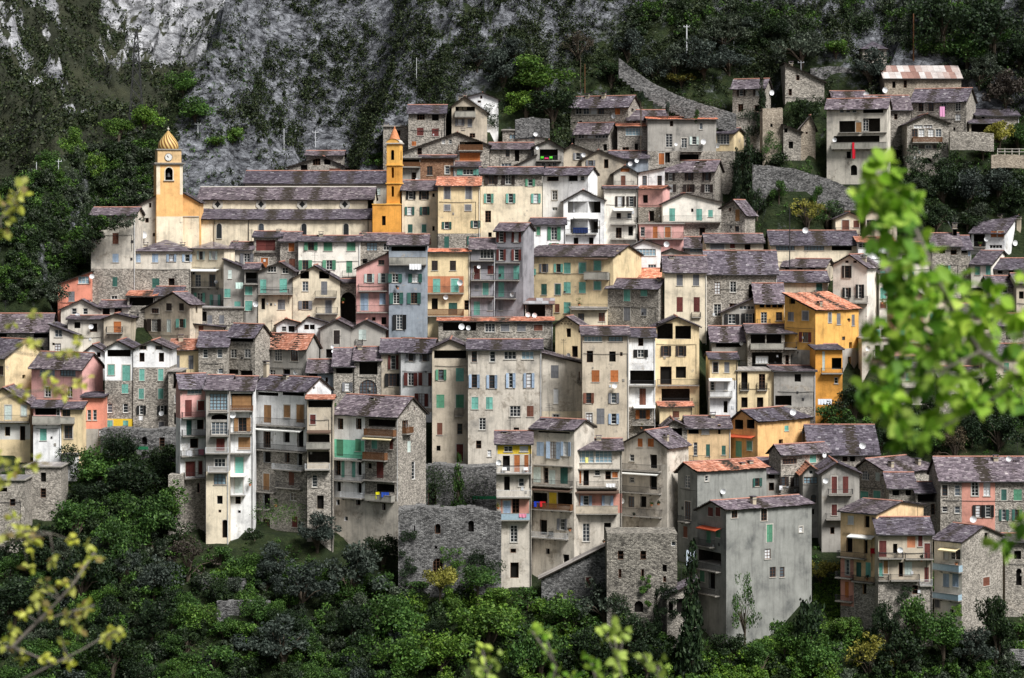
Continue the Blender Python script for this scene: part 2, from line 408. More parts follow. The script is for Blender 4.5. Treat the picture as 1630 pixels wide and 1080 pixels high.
def face(b, fp, tops, u0, u1, zb, holes, zones, base):
    """one wall face in (u, z) with rectangular holes; fp(u, depth, z) -> local point"""
    us = sorted(set([u0, u1] + [t[0] for t in tops] + [x for h in holes for x in (h[0], h[1])] + [x for z_ in zones for x in (z_[0], z_[1])]))
    us = [x for x in us if u0 - 1e-6 <= x <= u1 + 1e-6]
    zt = max(t[1] for t in tops)
    zs = sorted(set([zb, zt] + [x for h in holes for x in (h[2], h[3])] + [x for z_ in zones for x in (z_[2], z_[3])]))
    zs = [x for x in zs if zb - 1e-6 <= x <= zt + 1e-6]
    def topz(u):
        for (a, za), (c, zc) in zip(tops, tops[1:]):
            if a - 1e-6 <= u <= c + 1e-6: return za + (zc - za) * ((u - a) / (c - a) if c > a else 0)
        return tops[-1][1]
    def hole(u, z):
        for h in holes:
            if h[0] < u < h[1] and h[2] < z < h[3]: return h
    def mat(u, z):
        m = base
        for z_ in zones:
            if z_[0] < u < z_[1] and z_[2] < z < z_[3]: m = z_[4]
        return m
    for j in range(len(zs) - 1):
        za, zc = zs[j], zs[j+1]
        if zc - za < 1e-5: continue
        run = None
        def flush(run):
            if run: b.poly([fp(run[0], 0, za), fp(run[1], 0, za), fp(run[1], 0, zc), fp(run[0], 0, zc)], run[2])
        for i in range(len(us) - 1):
            ua, uc = us[i], us[i+1]
            if uc - ua < 1e-5: continue
            um, zm = (ua+uc)/2, (za+zc)/2
            if hole(um, zm): flush(run); run = None; continue
            ta, tc = topz(ua+1e-5), topz(uc-1e-5); mt = mat(um, zm)
            if min(ta, tc) >= zc - 1e-6:
                if run and run[2] == mt and abs(run[1]-ua) < 1e-6: run = (run[0], uc, mt)
                else: flush(run); run = (ua, uc, mt)
            else:
                flush(run); run = None
                if max(ta, tc) <= za: continue
                pts = [(ua, za)]
                if True:
                    P = [(ua, za), (uc, za), (uc, zc), (ua, zc)]; out = []
                    for q in range(4):
                        p, r = P[q], P[(q+1) % 4]
                        fp_ = (ta + (tc-ta)*(p[0]-ua)/(uc-ua)) - p[1]; fr = (ta + (tc-ta)*(r[0]-ua)/(uc-ua)) - r[1]
                        if fp_ >= 0: out.append(p)
                        if (fp_ >= 0) != (fr >= 0): s = fp_/(fp_-fr); out.append((p[0]+s*(r[0]-p[0]), p[1]+s*(r[1]-p[1])))
                    if len(out) > 2: b.poly([fp(x, 0, z) for x, z in out], mt)
        flush(run)
    for h in holes:                                     # reveals
        a, c, z0, z1, dep, back = h[:6]
        m = back if dep > .6 else base
        b.poly([fp(a,0,z0), fp(a,dep,z0), fp(a,dep,z1), fp(a,0,z1)], m); b.poly([fp(c,0,z0), fp(c,0,z1), fp(c,dep,z1), fp(c,dep,z0)], m)
        b.poly([fp(a,0,z0), fp(c,0,z0), fp(c,dep,z0), fp(a,dep,z0)], 'slab' if dep > .6 else m); b.poly([fp(a,0,z1), fp(a,dep,z1), fp(c,dep,z1), fp(c,0,z1)], m)
        if dep > .6: b.poly([fp(a,dep,z0), fp(c,dep,z0), fp(c,dep,z1), fp(a,dep,z1)], back)
        if h[6]:                                        # arch spandrels
            r = (c - a) / 2; cx = (a + c) / 2; zr = min(r, (z1 - z0) * .6); zc = z1 - zr
            arc = [(cx + r*cos(t_*pi/10), zc + zr*sin(t_*pi/10)) for t_ in range(11)]
            for k in range(10):
                (xa, ya), (xb, yb) = arc[k], arc[k+1]; cr = (c, z1) if k < 5 else (a, z1)
                b.poly([fp(cr[0],-.004,cr[1]), fp(xa,-.004,ya), fp(xb,-.004,yb)], m if dep <= .6 else base)
                b.poly([fp(xa,-.004,ya), fp(xb,-.004,yb), fp(xb,.3,yb), fp(xa,.3,ya)], base)

HOUSES = []
def parse(txt):
    for line in txt.strip().split('\n'):
        kind, co, roof, wall, opts, label, els = line.split('|')[:7]
        x0, x1, top, bot = map(float, co.split())
        o = {}
        for k in opts.split():
            a, v = k.split('='); o[a] = v
        c = None
        if 'c' in o: q = o['c'].split(','); c = (float(q[0]), float(q[1]), float(q[2]))
        HOUSES.append(dict(kind=kind, x0=x0, x1=x1, top=top, bot=bot, roof=roof, wall=wall, o=o, c=c, label=label, els=[e for e in els.split(';') if e.strip()], d=float(o.get('d', 8))))

def prep(h):
    c = h['c']
    h['xl'], h['xr'] = h['x0'], h['x1']
    if c:
        if c[1] > 0: h['x1'] = c[0]; h['xr'] = c[2]
        else: h['x0'] = c[0]; h['xl'] = c[2]
    h['bot'] = max(h['bot'], h['top'] + 4)
    h['Y'] = float(h['o'].get('Y', 345 + (1010 - h['bot']) * .132))
    h['th'] = radians(c[1]) if c else 0.0
    h['rk'] = h['roof'][0]
def solve_depths():
    for h in HOUSES: prep(h)
    hs = sorted(HOUSES, key=lambda h: -h['bot'])
    for i, B in enumerate(hs):
        for A in hs[:i]:
            lo, hi = max(A['xl'], B['xl']), min(A['xr'], B['xr'])
            if hi - lo < 3 or A['bot'] <= B['bot'] + 3: continue
            if A['rk'] == 'e' : need = min(A['d'] / 2, 5) + .3
            elif A['rk'] == 'm': need = A['d'] * .55
            elif A['rk'] == 'f': need = 1.0
            else: need = 3.0
            if A['c']:
                sx0, sx1 = (A['x1'], A['xr']) if A['c'][1] > 0 else (A['xl'], A['x0'])
                if A['bot'] - B['bot'] < 20 and lo >= sx0 - 3 and hi <= sx1 + 3: continue      # neighbour stands in front of the receding side
                if min(hi, sx1) - max(lo, sx0) > 6:
                    L = (sx1 - sx0) * A['Y'] / F / max(.25, sin(abs(A['th']))); L = min(L, 16)
                    ext = L * cos(A['th']) * min(1, (min(hi, sx1) - sx0 if A['c'][1] > 0 else sx1 - max(lo, sx0)) / (sx1 - sx0))
                    need = max(need, min(ext + 1, 11))
            B['Y'] = max(B['Y'], A['Y'] + need)

class Frame:
    def __init__(s, X, Y, rot): s.X, s.Y, s.r = X, Y, rot
    def ray(s, px, py):
        d = ((px-CX)/F, 1.0, (HY-py)/F); c, q = cos(-s.r), sin(-s.r)
        o = (-s.X*c + s.Y*q, -s.X*q - s.Y*c)
        return o, (d[0]*c - d[1]*q, d[0]*q + d[1]*c), d[2]
    def A(s, px, py):
        o, d, dz = s.ray(px, py); t = -o[1]/d[1]; return o[0]+t*d[0], t*dz
    def B(s, px, py):
        o, d, dz = s.ray(px, py)
        t = -o[0]/d[0] if abs(d[0]) > 1e-6 else 1e9
        return o[1]+t*d[1], t*dz

ROOFM = dict(s='slate', t='terra', m='rust', f='greyroof')
STATS = {'w': 0}
def build_house(h, zground):
    rr = random.Random(int(h['x0']*7 + h['top']*13)); c = h['c']
    right = (not c) or c[1] > 0
    xc = (h['x0'] if not c else c[0])
    fr = Frame((xc-CX)*h['Y']/F, h['Y'], -h['th'])
    zb_vis = (HY - h['bot']) * h['Y'] / F
    zb = min(zb_vis - 2.5, zground - 1.0)
    root = thing(h['kind'], (fr.X, fr.Y, zb), h['label'], dict(hall='church hall').get(h['kind'], h['kind']), 'houses stacked up the hillside' if h['kind'] == 'house' else None, fr.r)
    if not c: ua, ub = 0.0, fr.A(h['x1'], h['top'])[0]
    elif right: ua, ub = fr.A(h['x0'], h['top'])[0], 0.0
    else: ua, ub = 0.0, fr.A(h['x1'], h['top'])[0]
    ze = fr.A(h['x0'] if not c else c[0], h['top'])[1]
    d = h['d']
    if c:
        d = fr.B(c[2], h['top'])[0]; d = max(3.0, min(18.0, d)) if d > 0 else h['d']
    rp = h['roof'].split(':'); rk = rp[0]; rm = ROOFM.get(rp[2] if len(rp) > 2 else 's', 'slate')
    if h['roof'].endswith(':f'): rm = 'greyroof'
    ov = .42
    b = MB(); R = MB(); ridge = None
    Z = lambda z: z - zb
    def yy(y): return y
    if rk == 'g':
        v_ = [float(x) for x in rp[1].split(',')]; ax, ay = v_[:2]; re = v_[2] if len(v_) > 2 else ay
        au, az = fr.A(min(max(ax, h['x0']), h['x1']), ay); zr = fr.A(h['x1'], re)[1]; zl = fr.A(h['x0'], h['top'])[1]
        au = min(max(au, ua), ub)
        tops = [(ua, zl), (au, az), (ub, zr)]
        if au - ua < .3: tops = [(ua, az), (ub, zr)]
        if ub - au < .3: tops = [(ua, zl), (ub, az)]
        zside = zr if right else zl
    elif rk == 'e':
        rz = (HY - float(rp[1])) * (h['Y'] + d/2*cos(h['th'])) / F
        rz = max(ze + .35, min(rz, ze + d/2*1.1)); tops = [(ua, ze), (ub, ze)]
    elif rk == 'm':
        rz = (HY - float(rp[1])) * (h['Y'] + d) / F; rz = max(ze + .3, rz); tops = [(ua, ze), (ub, ze)]
    elif rk == 'h':
        rz = (HY - float(rp[1])) * (h['Y'] + d/2) / F; tops = [(ua, ze), (ub, ze)]
    else: tops = [(ua, ze), (ub, ze)]; rz = ze
    # elements -> holes
    HA, HB, ZA, ZB, parts = [], [], [], [], []
    zonesrc = []
    sideof = lambda px: c is not None and ((right and px > c[0] + .5) or (not right and px < c[0] - .5))
    wallm = h['wall']
    for key in ('lo', 'lo2'):
        if key in h['o']:
            m, y = h['o'][key].split(','); z = fr.A((h['x0']+h['x1'])/2, float(y))[1]
            ZA.append((ua-1, ub+1, -1e4, z, m)); ZB.append((-1e3, 1e3, -1e4, z, m))
    if 'st' in h['o']: ZB.append((-1e3, 1e3, -1e4, 1e4, 'stone'))
    for e in h['els']:
        q = e.split(); k = q[0]
        if k == 'p':
            m = PATCH[q[1]]; x0, x1, y0, y1 = map(float, q[2:6])
            ZA.append((fr.A(x0, y0)[0], fr.A(x1, y0)[0], fr.A(x0, y1)[1], fr.A(x0, y0)[1], m))
        elif k in ('k', 'n', 'c', 'o', 'a', 'A'):
            w, hh = map(float, q[4].split('x'))
            for sx in q[2].split(','):
                for sy in q[3].split(','):
                    px, py = float(sx), float(sy)
                    if sideof(px):
                        a = fr.B(px - w/2, py); e2 = fr.B(px + w/2, py); wm = abs(e2[0]-a[0]); u = (a[0]+e2[0])/2; z = fr.B(px, py)[1]
                        hm = abs(fr.B(px, py - hh/2)[1] - fr.B(px, py + hh/2)[1]); wm = min(wm, 1.6)
                        wm, hm = q1(wm), q1(hm)
                        if u - wm/2 < .15 or u + wm/2 > d - .15: continue
                        HB.append([u-wm/2, u+wm/2, z-hm/2, z+hm/2, .16 if k in 'nc' else .45, wallm, k in 'aA']); parts.append((k, q[1], wm, hm, u, z, 1))
                    else:
                        u, z = fr.A(px, py); wm = q1(abs(fr.A(px+w/2, py)[0]-fr.A(px-w/2, py)[0])); hm = q1(hh*h['Y']/F)
                        if wm > (ub-ua) - .4: wm = q1(ub-ua-.6)
                        u = min(max(u, ua + wm/2 + .12), ub - wm/2 - .12)
                        deep = k == 'A' and wm > 1.5
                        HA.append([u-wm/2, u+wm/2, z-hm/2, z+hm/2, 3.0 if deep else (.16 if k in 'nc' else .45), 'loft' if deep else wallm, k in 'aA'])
                        if not deep: parts.append((dict(A='k').get(k, k), q[1], wm, hm, u, z, 0))
        elif k == 'L':
            x0, x1, y0, y1 = map(float, q[1:5]); u0_, z1_ = fr.A(x0, y0); u1_, z0_ = fr.A(x1, y1)
            u0_ = max(u0_, ua+.15); u1_ = min(u1_, ub-.15)
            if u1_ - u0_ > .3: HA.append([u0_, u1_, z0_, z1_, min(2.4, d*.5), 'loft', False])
        elif k == 'B':
            parts.append(('B',) + tuple(q[1:]))
        elif k in 'CSW': parts.append(tuple(q))
    fz = lambda z: z - zb
    for Hs in (HA, HB):
        for x in Hs: x[2] -= zb; x[3] -= zb
    ZA = [(a, b_, z0-zb if z0 > -9e3 else z0, z1-zb if z1 < 9e3 else z1, m) for a, b_, z0, z1, m in ZA]
    ZB = [(a, b_, z0-zb if z0 > -9e3 else z0, z1-zb if z1 < 9e3 else z1, m) for a, b_, z0, z1, m in ZB]
    tz = [(u, z-zb) for u, z in tops]
    face(b, lambda u, dd, z: (u, dd, z), tz, ua, ub, 0, HA, ZA, wallm)
    zl_, zr_ = tz[0][1], tz[-1][1]
    # side faces: profile in (y, z)
    if rk == 'e': prof = [(0, ze-zb), (d/2, rz-zb), (d, ze-zb)]; pl = pr = prof
    elif rk == 'm': pl = pr = [(0, ze-zb), (d, rz-zb)]
    else: pl = [(0, zl_), (d, zl_)]; pr = [(0, zr_), (d, zr_)]
    hl = (HB if (c and not right) else []); hr = (HB if (c and right) else [])
    face(b, lambda u, dd, z: (ua+dd, u, z), pl, 0, d, 0, hl, ZB, wallm)
    face(b, lambda u, dd, z: (ub-dd, u, z), pr, 0, d, 0, hr, ZB, wallm)
    top2 = tz if rk in 'gfh' else [(ua, pl[-1][1]), (ub, pr[-1][1])]
    face(b, lambda u, dd, z: (u, d-dd, z), top2, ua, ub, 0, [], [], wallm)
    wall = put('wall', b.mesh('wall'), root)
    # roof
    A_, B_ = ua - ov*.7, ub + ov*.7
    if rk == 'e':
        s = (rz-ze)/(d/2); z0 = ze-zb+.03
        plane(R, (A_, -ov, z0-s*ov), (B_, -ov, z0-s*ov), (A_, d/2, rz-zb+.03), rm, rr)
        plane(R, (B_, d+ov, z0-s*ov), (A_, d+ov, z0-s*ov), (B_, d/2, rz-zb+.03), rm, rr)
        ridge = [(A_, d/2, rz-zb+.1), (B_, d/2, rz-zb+.1)]
    elif rk == 'm':
        s = (rz-ze)/d; z0 = ze-zb+.03
        plane(R, (A_, -ov, z0-s*ov), (B_, -ov, z0-s*ov), (A_, d+.1, rz-zb+.03+s*.1), rm, rr)
        ridge = [(A_, d+.1, rz-zb+.12), (B_, d+.1, rz-zb+.12)]
    elif rk == 'g':
        T = tz
        if len(T) == 3: segs = [(T[0], T[1], 1), (T[2], T[1], -1)]
        elif T[0][1] > T[1][1]: segs = [(T[1], T[0], -1)]
        else: segs = [(T[0], T[1], 1)]
        for (eu, ez), (pu, pz), sg in segs:
            L = sqrt((pu-eu)**2 + (pz-ez)**2); s = (pz-ez)/max(.1, abs(pu-eu))
            eu2, ez2 = eu - sg*ov, ez - s*ov + .03
            pu2, pz2 = (pu, pz + .03) if len(T) == 3 else (pu + sg*ov*.6, pz + s*ov*.6 + .03)
            if sg > 0: plane(R, (eu2, d+ov*.6, ez2), (eu2, -ov, ez2), (pu2, d+ov*.6, pz2), rm, rr)
            else: plane(R, (eu2, -ov, ez2), (eu2, d+ov*.6, ez2), (pu2, -ov, pz2), rm, rr)
        if len(T) == 3: ridge = [(T[1][0], -ov, T[1][1]+.1), (T[1][0], d+ov*.6, T[1][1]+.1)]
    elif rk == 'h':
        cxm, cym = (ua+ub)/2, d/2; e0 = ze-zb; o2 = ov
        P = [(ua-o2, -o2, e0-.1), (ub+o2, -o2, e0-.1), (ub+o2, d+o2, e0-.1), (ua-o2, d+o2, e0-.1)]
        for i in range(4):
            p, q_ = P[i], P[(i+1) % 4]; n = 7
            for j in range(n):
                s0, s1 = j/n, (j+1)/n
                a0 = [p[k]+(( cxm,cym,rz-zb)[k]-p[k])*s0 for k in range(3)]; a1 = [p[k]+((cxm,cym,rz-zb)[k]-p[k])*s1 for k in range(3)]
                b0 = [q_[k]+((cxm,cym,rz-zb)[k]-q_[k])*s0 for k in range(3)]; b1 = [q_[k]+((cxm,cym,rz-zb)[k]-q_[k])*s1 for k in range(3)]
                m_ = max(1, int(10*(1-s0)))
                for w_ in range(m_):
                    f0, f1 = w_/m_, (w_+1)/m_; lf = lambda A, B, f: tuple(A[k]+(B[k]-A[k])*f for k in range(3))
                    x = lf(a0, b0, f0); y_ = lf(a0, b0, f1); z_ = lf(a1, b1, f1); w2 = lf(a1, b1, f0)
                    up = rr.uniform(.05, .09)
                    R.poly([(x[0],x[1],x[2]+up), (y_[0],y_[1],y_[2]+up), z_, w2], rm)
            R.poly([p, q_, (cxm, cym, e0-.1)][::-1], 'timber')
            R.poly([p, q_, (q_[0],q_[1],q_[2]+.1), (p[0],p[1],p[2]+.1)], 'timber')
    else:
        if h['kind'] in ('ruin', 'buttress'):
            x = ua                                      # broken masonry top, stones of uneven height
            while x < ub:
                w = rr.uniform(.4, 1.1); x2 = min(ub, x+w); amp = .1 if wallm == 'stone_dark' else (.9 if ub-ua > 8 else .35); hh_ = rr.uniform(.05, .3) + amp*(.5+.5*sin(x*.55+ua)*cos(x*.23)); R.box(x, x2, 0.02, d-.02, ze-zb-.25, ze-zb-.3+max(.35, hh_), wallm); x = x2
        else:
            R.box(ua-.25, ub+.25, -.3, d+.2, ze-zb, ze-zb+.16, 'slab'); 
            n = 8
            for i in range(n):
                x0_, x1_ = ua + (ub-ua)*i/n, ua + (ub-ua)*(i+1)/n; R.box(x0_+.02, x1_-.02, -.18, d+.1, ze-zb+.16, ze-zb+.2+rr.uniform(0, .04), 'greyroof')
    if h['kind'] in ('ruin', 'buttress') and rk == 'f': put('broken_top', R.mesh('broken_top'), root)
    else:
        ro = put('roof', R.mesh('roof'), root)
        if ridge and rm != 'rust':
            rb = MB(); p, q_ = ridge; n = max(2, int(abs(sum(q_)-sum(p))/.5))
            for i in range(n):
                f0, f1 = i/n, (i+1)/n; a = [p[k]+(q_[k]-p[k])*f0 for k in range(3)]; e_ = [p[k]+(q_[k]-p[k])*(f1+.1/n) for k in range(3)]
                rb.tube([a, e_], [.13, .11], 'ridge' if rm != 'slate' or rr.random() < 2 else 'slate', 6)
            put('ridge_cap', rb.mesh('ridge_cap'), ro)
        if rr.random() < .4 and rk in 'eg':
            g = MB(); g.tube([(0, 0, -1), (0, 0, 2.2)], .03, 'iron', 5)
            for z, L in ((2.1, .5), (1.85, .4), (1.6, .55)): g.tube([(-L, 0, z), (L, 0, z)], .018, 'iron', 4)
            g.tube([(0, -.5, 1.95), (0, .5, 1.95)], .018, 'iron', 4)
            zz = (rz if rk == 'e' else max(t_[1] for t_ in tops)) - zb; uu = rr.uniform(ua+.6, ub-.6) if rk == 'e' else (tz[1][0] if len(tz) == 3 else (ua+ub)/2)
            put('antenna', g.mesh('antenna'), root, (uu, d/2 if rk == 'e' else 1.5, zz), rr.uniform(-.8, .8))
        if ub - ua > 3.5 and rr.random() < .65 and h['kind'] == 'house':
            g = MB(); hz = ze - zb - rr.uniform(2.6, 3.4); n = 8; x0_, x1_ = ua + rr.uniform(0, .8), ub - rr.uniform(0, .8)
            g.tube([(x0_ + (x1_-x0_)*i/n, -.06, hz - .12*sin(pi*i/n)) for i in range(n+1)] + [(x1_, -.06, max(.3, hz - rr.uniform(1.5, 5)))], .03, 'iron', 4); put('cable', g.mesh('cable'), root)
            for _ in range(rr.randint(1, 3)):
                g = MB(); s_ = rr.uniform(.1, .2); g.box(-s_, s_, -.07, 0, -s_*1.2, s_*1.2, rr.choice(['paleiron', 'iron', 'slab'])); put('meter_box', g.mesh('meter_box'), root, (rr.uniform(ua+.4, ub-.4), 0, max(.5, ze-zb-rr.uniform(3, 8))))
        # gutter and downpipe
        if rk in 'em':
            g = MB(); s_ = (rz-ze)/(d/2 if rk == 'e' else d); gz = ze-zb-s_*ov-.06
            g.tube([(A_, -ov-.06, gz), (B_, -ov-.06, gz)], .07, 'iron', 6); put('gutter', g.mesh('gutter'), root)
            if rr.random() < .7 and not (c and right):
                g = MB(); xx = ub - .12; g.tube([(xx, -ov-.06, gz), (xx, -.1, gz-.5), (xx, -.1, max(.5, 0))], .05, 'iron' if rr.random() < .6 else 'paleiron', 6); put('downpipe', g.mesh('downpipe'), root)
    # parts
    for p in parts:
        if p[0] in ('k', 'n', 'c', 'o', 'a') and len(p) == 7:
            k, colr, wm, hm, u, z, side = p
            if side: loc = (0 - (0.0), u, z-zb); rz_ = pi/2 if right else -pi/2
            else: loc = (u, 0, z-zb); rz_ = 0
            add_window(root, k, colr, wm, hm, loc, rz_, rr); STATS['w'] += 1
        elif p[0] == 'B':
            x0, x1, y, hh = map(float, p[1:5]); st = p[5] if len(p) > 5 else 'd'
            if sideof((x0+x1)/2):
                ya, yb = sorted((fr.B(x0, y)[0], fr.B(x1, y)[0])); z = fr.B((x0+x1)/2, y)[1]; L = round(min(yb-ya, 4), 1)
                o = put('balcony', m_balcony(L, .8), root, (0, ya if right else ya+L, z-zb), pi/2 if right else -pi/2); put('railing', m_railing(L, .8, .9, st), o); continue
            u0_, z = fr.A(x0, y); u1_ = fr.A(x1, y)[0]
            hm = max(.15, round(hh * h['Y']/F, 1)); L = round(max(.6, u1_-u0_), 1)
            deep = .12 if (hm <= .35) else (.9 if L > 1.9 else .35); deep = round(deep, 2)
            o = put('balcony' if hm > .35 else 'ledge', m_balcony(L, deep + (.3 if hm <= .35 else 0)), root, (u0_, -.0, z-zb))
            if hm > .35: put('railing', m_railing(L, deep, min(1.1, max(.8, hm)), st), o)
        elif p[0] == 'W':
            x0, x1, y = map(float, p[1:4]); u0_, z = fr.A(x0, y); u1_ = fr.A(x1, y)[0]; g = MB(); m_ = 'aw_' + p[4]
            g.poly([(u0_, -1.1, z-zb), (u1_, -1.1, z-zb), (u1_, -.02, z-zb+.28), (u0_, -.02, z-zb+.28)], m_); g.box(u0_, u1_, -1.14, -1.1, z-zb-.14, z-zb+.01, m_)
            g.box(u0_, u0_+.04, -1.1, 0, z-zb-.02, z-zb+.0, 'iron'); g.box(u1_-.04, u1_, -1.1, 0, z-zb-.02, z-zb, 'iron')
            put('awning', g.mesh('awning'), root)
        elif p[0] == 'C':
            px, py = map(float, p[1:3]); yd = d*.42 if rk in 'emh' else 1.6
            if sideof(px) and rk == 'g': 
                u = -1.2 if right else 1.2; yl = fr.B(px, py)[0]; yd = min(max(yl, .8), d-.5); P = fr.ray(px, py); t_ = (yd - P[0][1]) / P[1][1]; z = t_*P[2]
            else:
                P = fr.ray(px, py); t_ = (yd - P[0][1]) / P[1][1]; u = P[0][0] + t_*P[1][0]; z = t_*P[2]
                u = min(max(u, ua+.5), ub-.5) if not (c and sideof(px)) else u
            put('chimney', m_chimney(.3), root, (u, yd, z-zb-.4))
        elif p[0] == 'S':
            px, py, r = map(float, p[1:4]); r = round(r*h['Y']/F, 1)
            if r < .15: continue
            if sideof(px):
                u, z = fr.B(px, py); o = put('satellite_dish', m_dish(r), root, (0, u, z-zb), pi/2*(1 if right else -1)*.6)
            else:
                u, z = fr.A(px, py); o = put('satellite_dish', m_dish(r), root, (u, -.15, z-zb), rr.uniform(-.35, .35))
            put('arm', m_arm(r), o)
    h['root'] = root; h['fr'] = fr; h['zb'] = zb; h['ze'] = ze
    return root
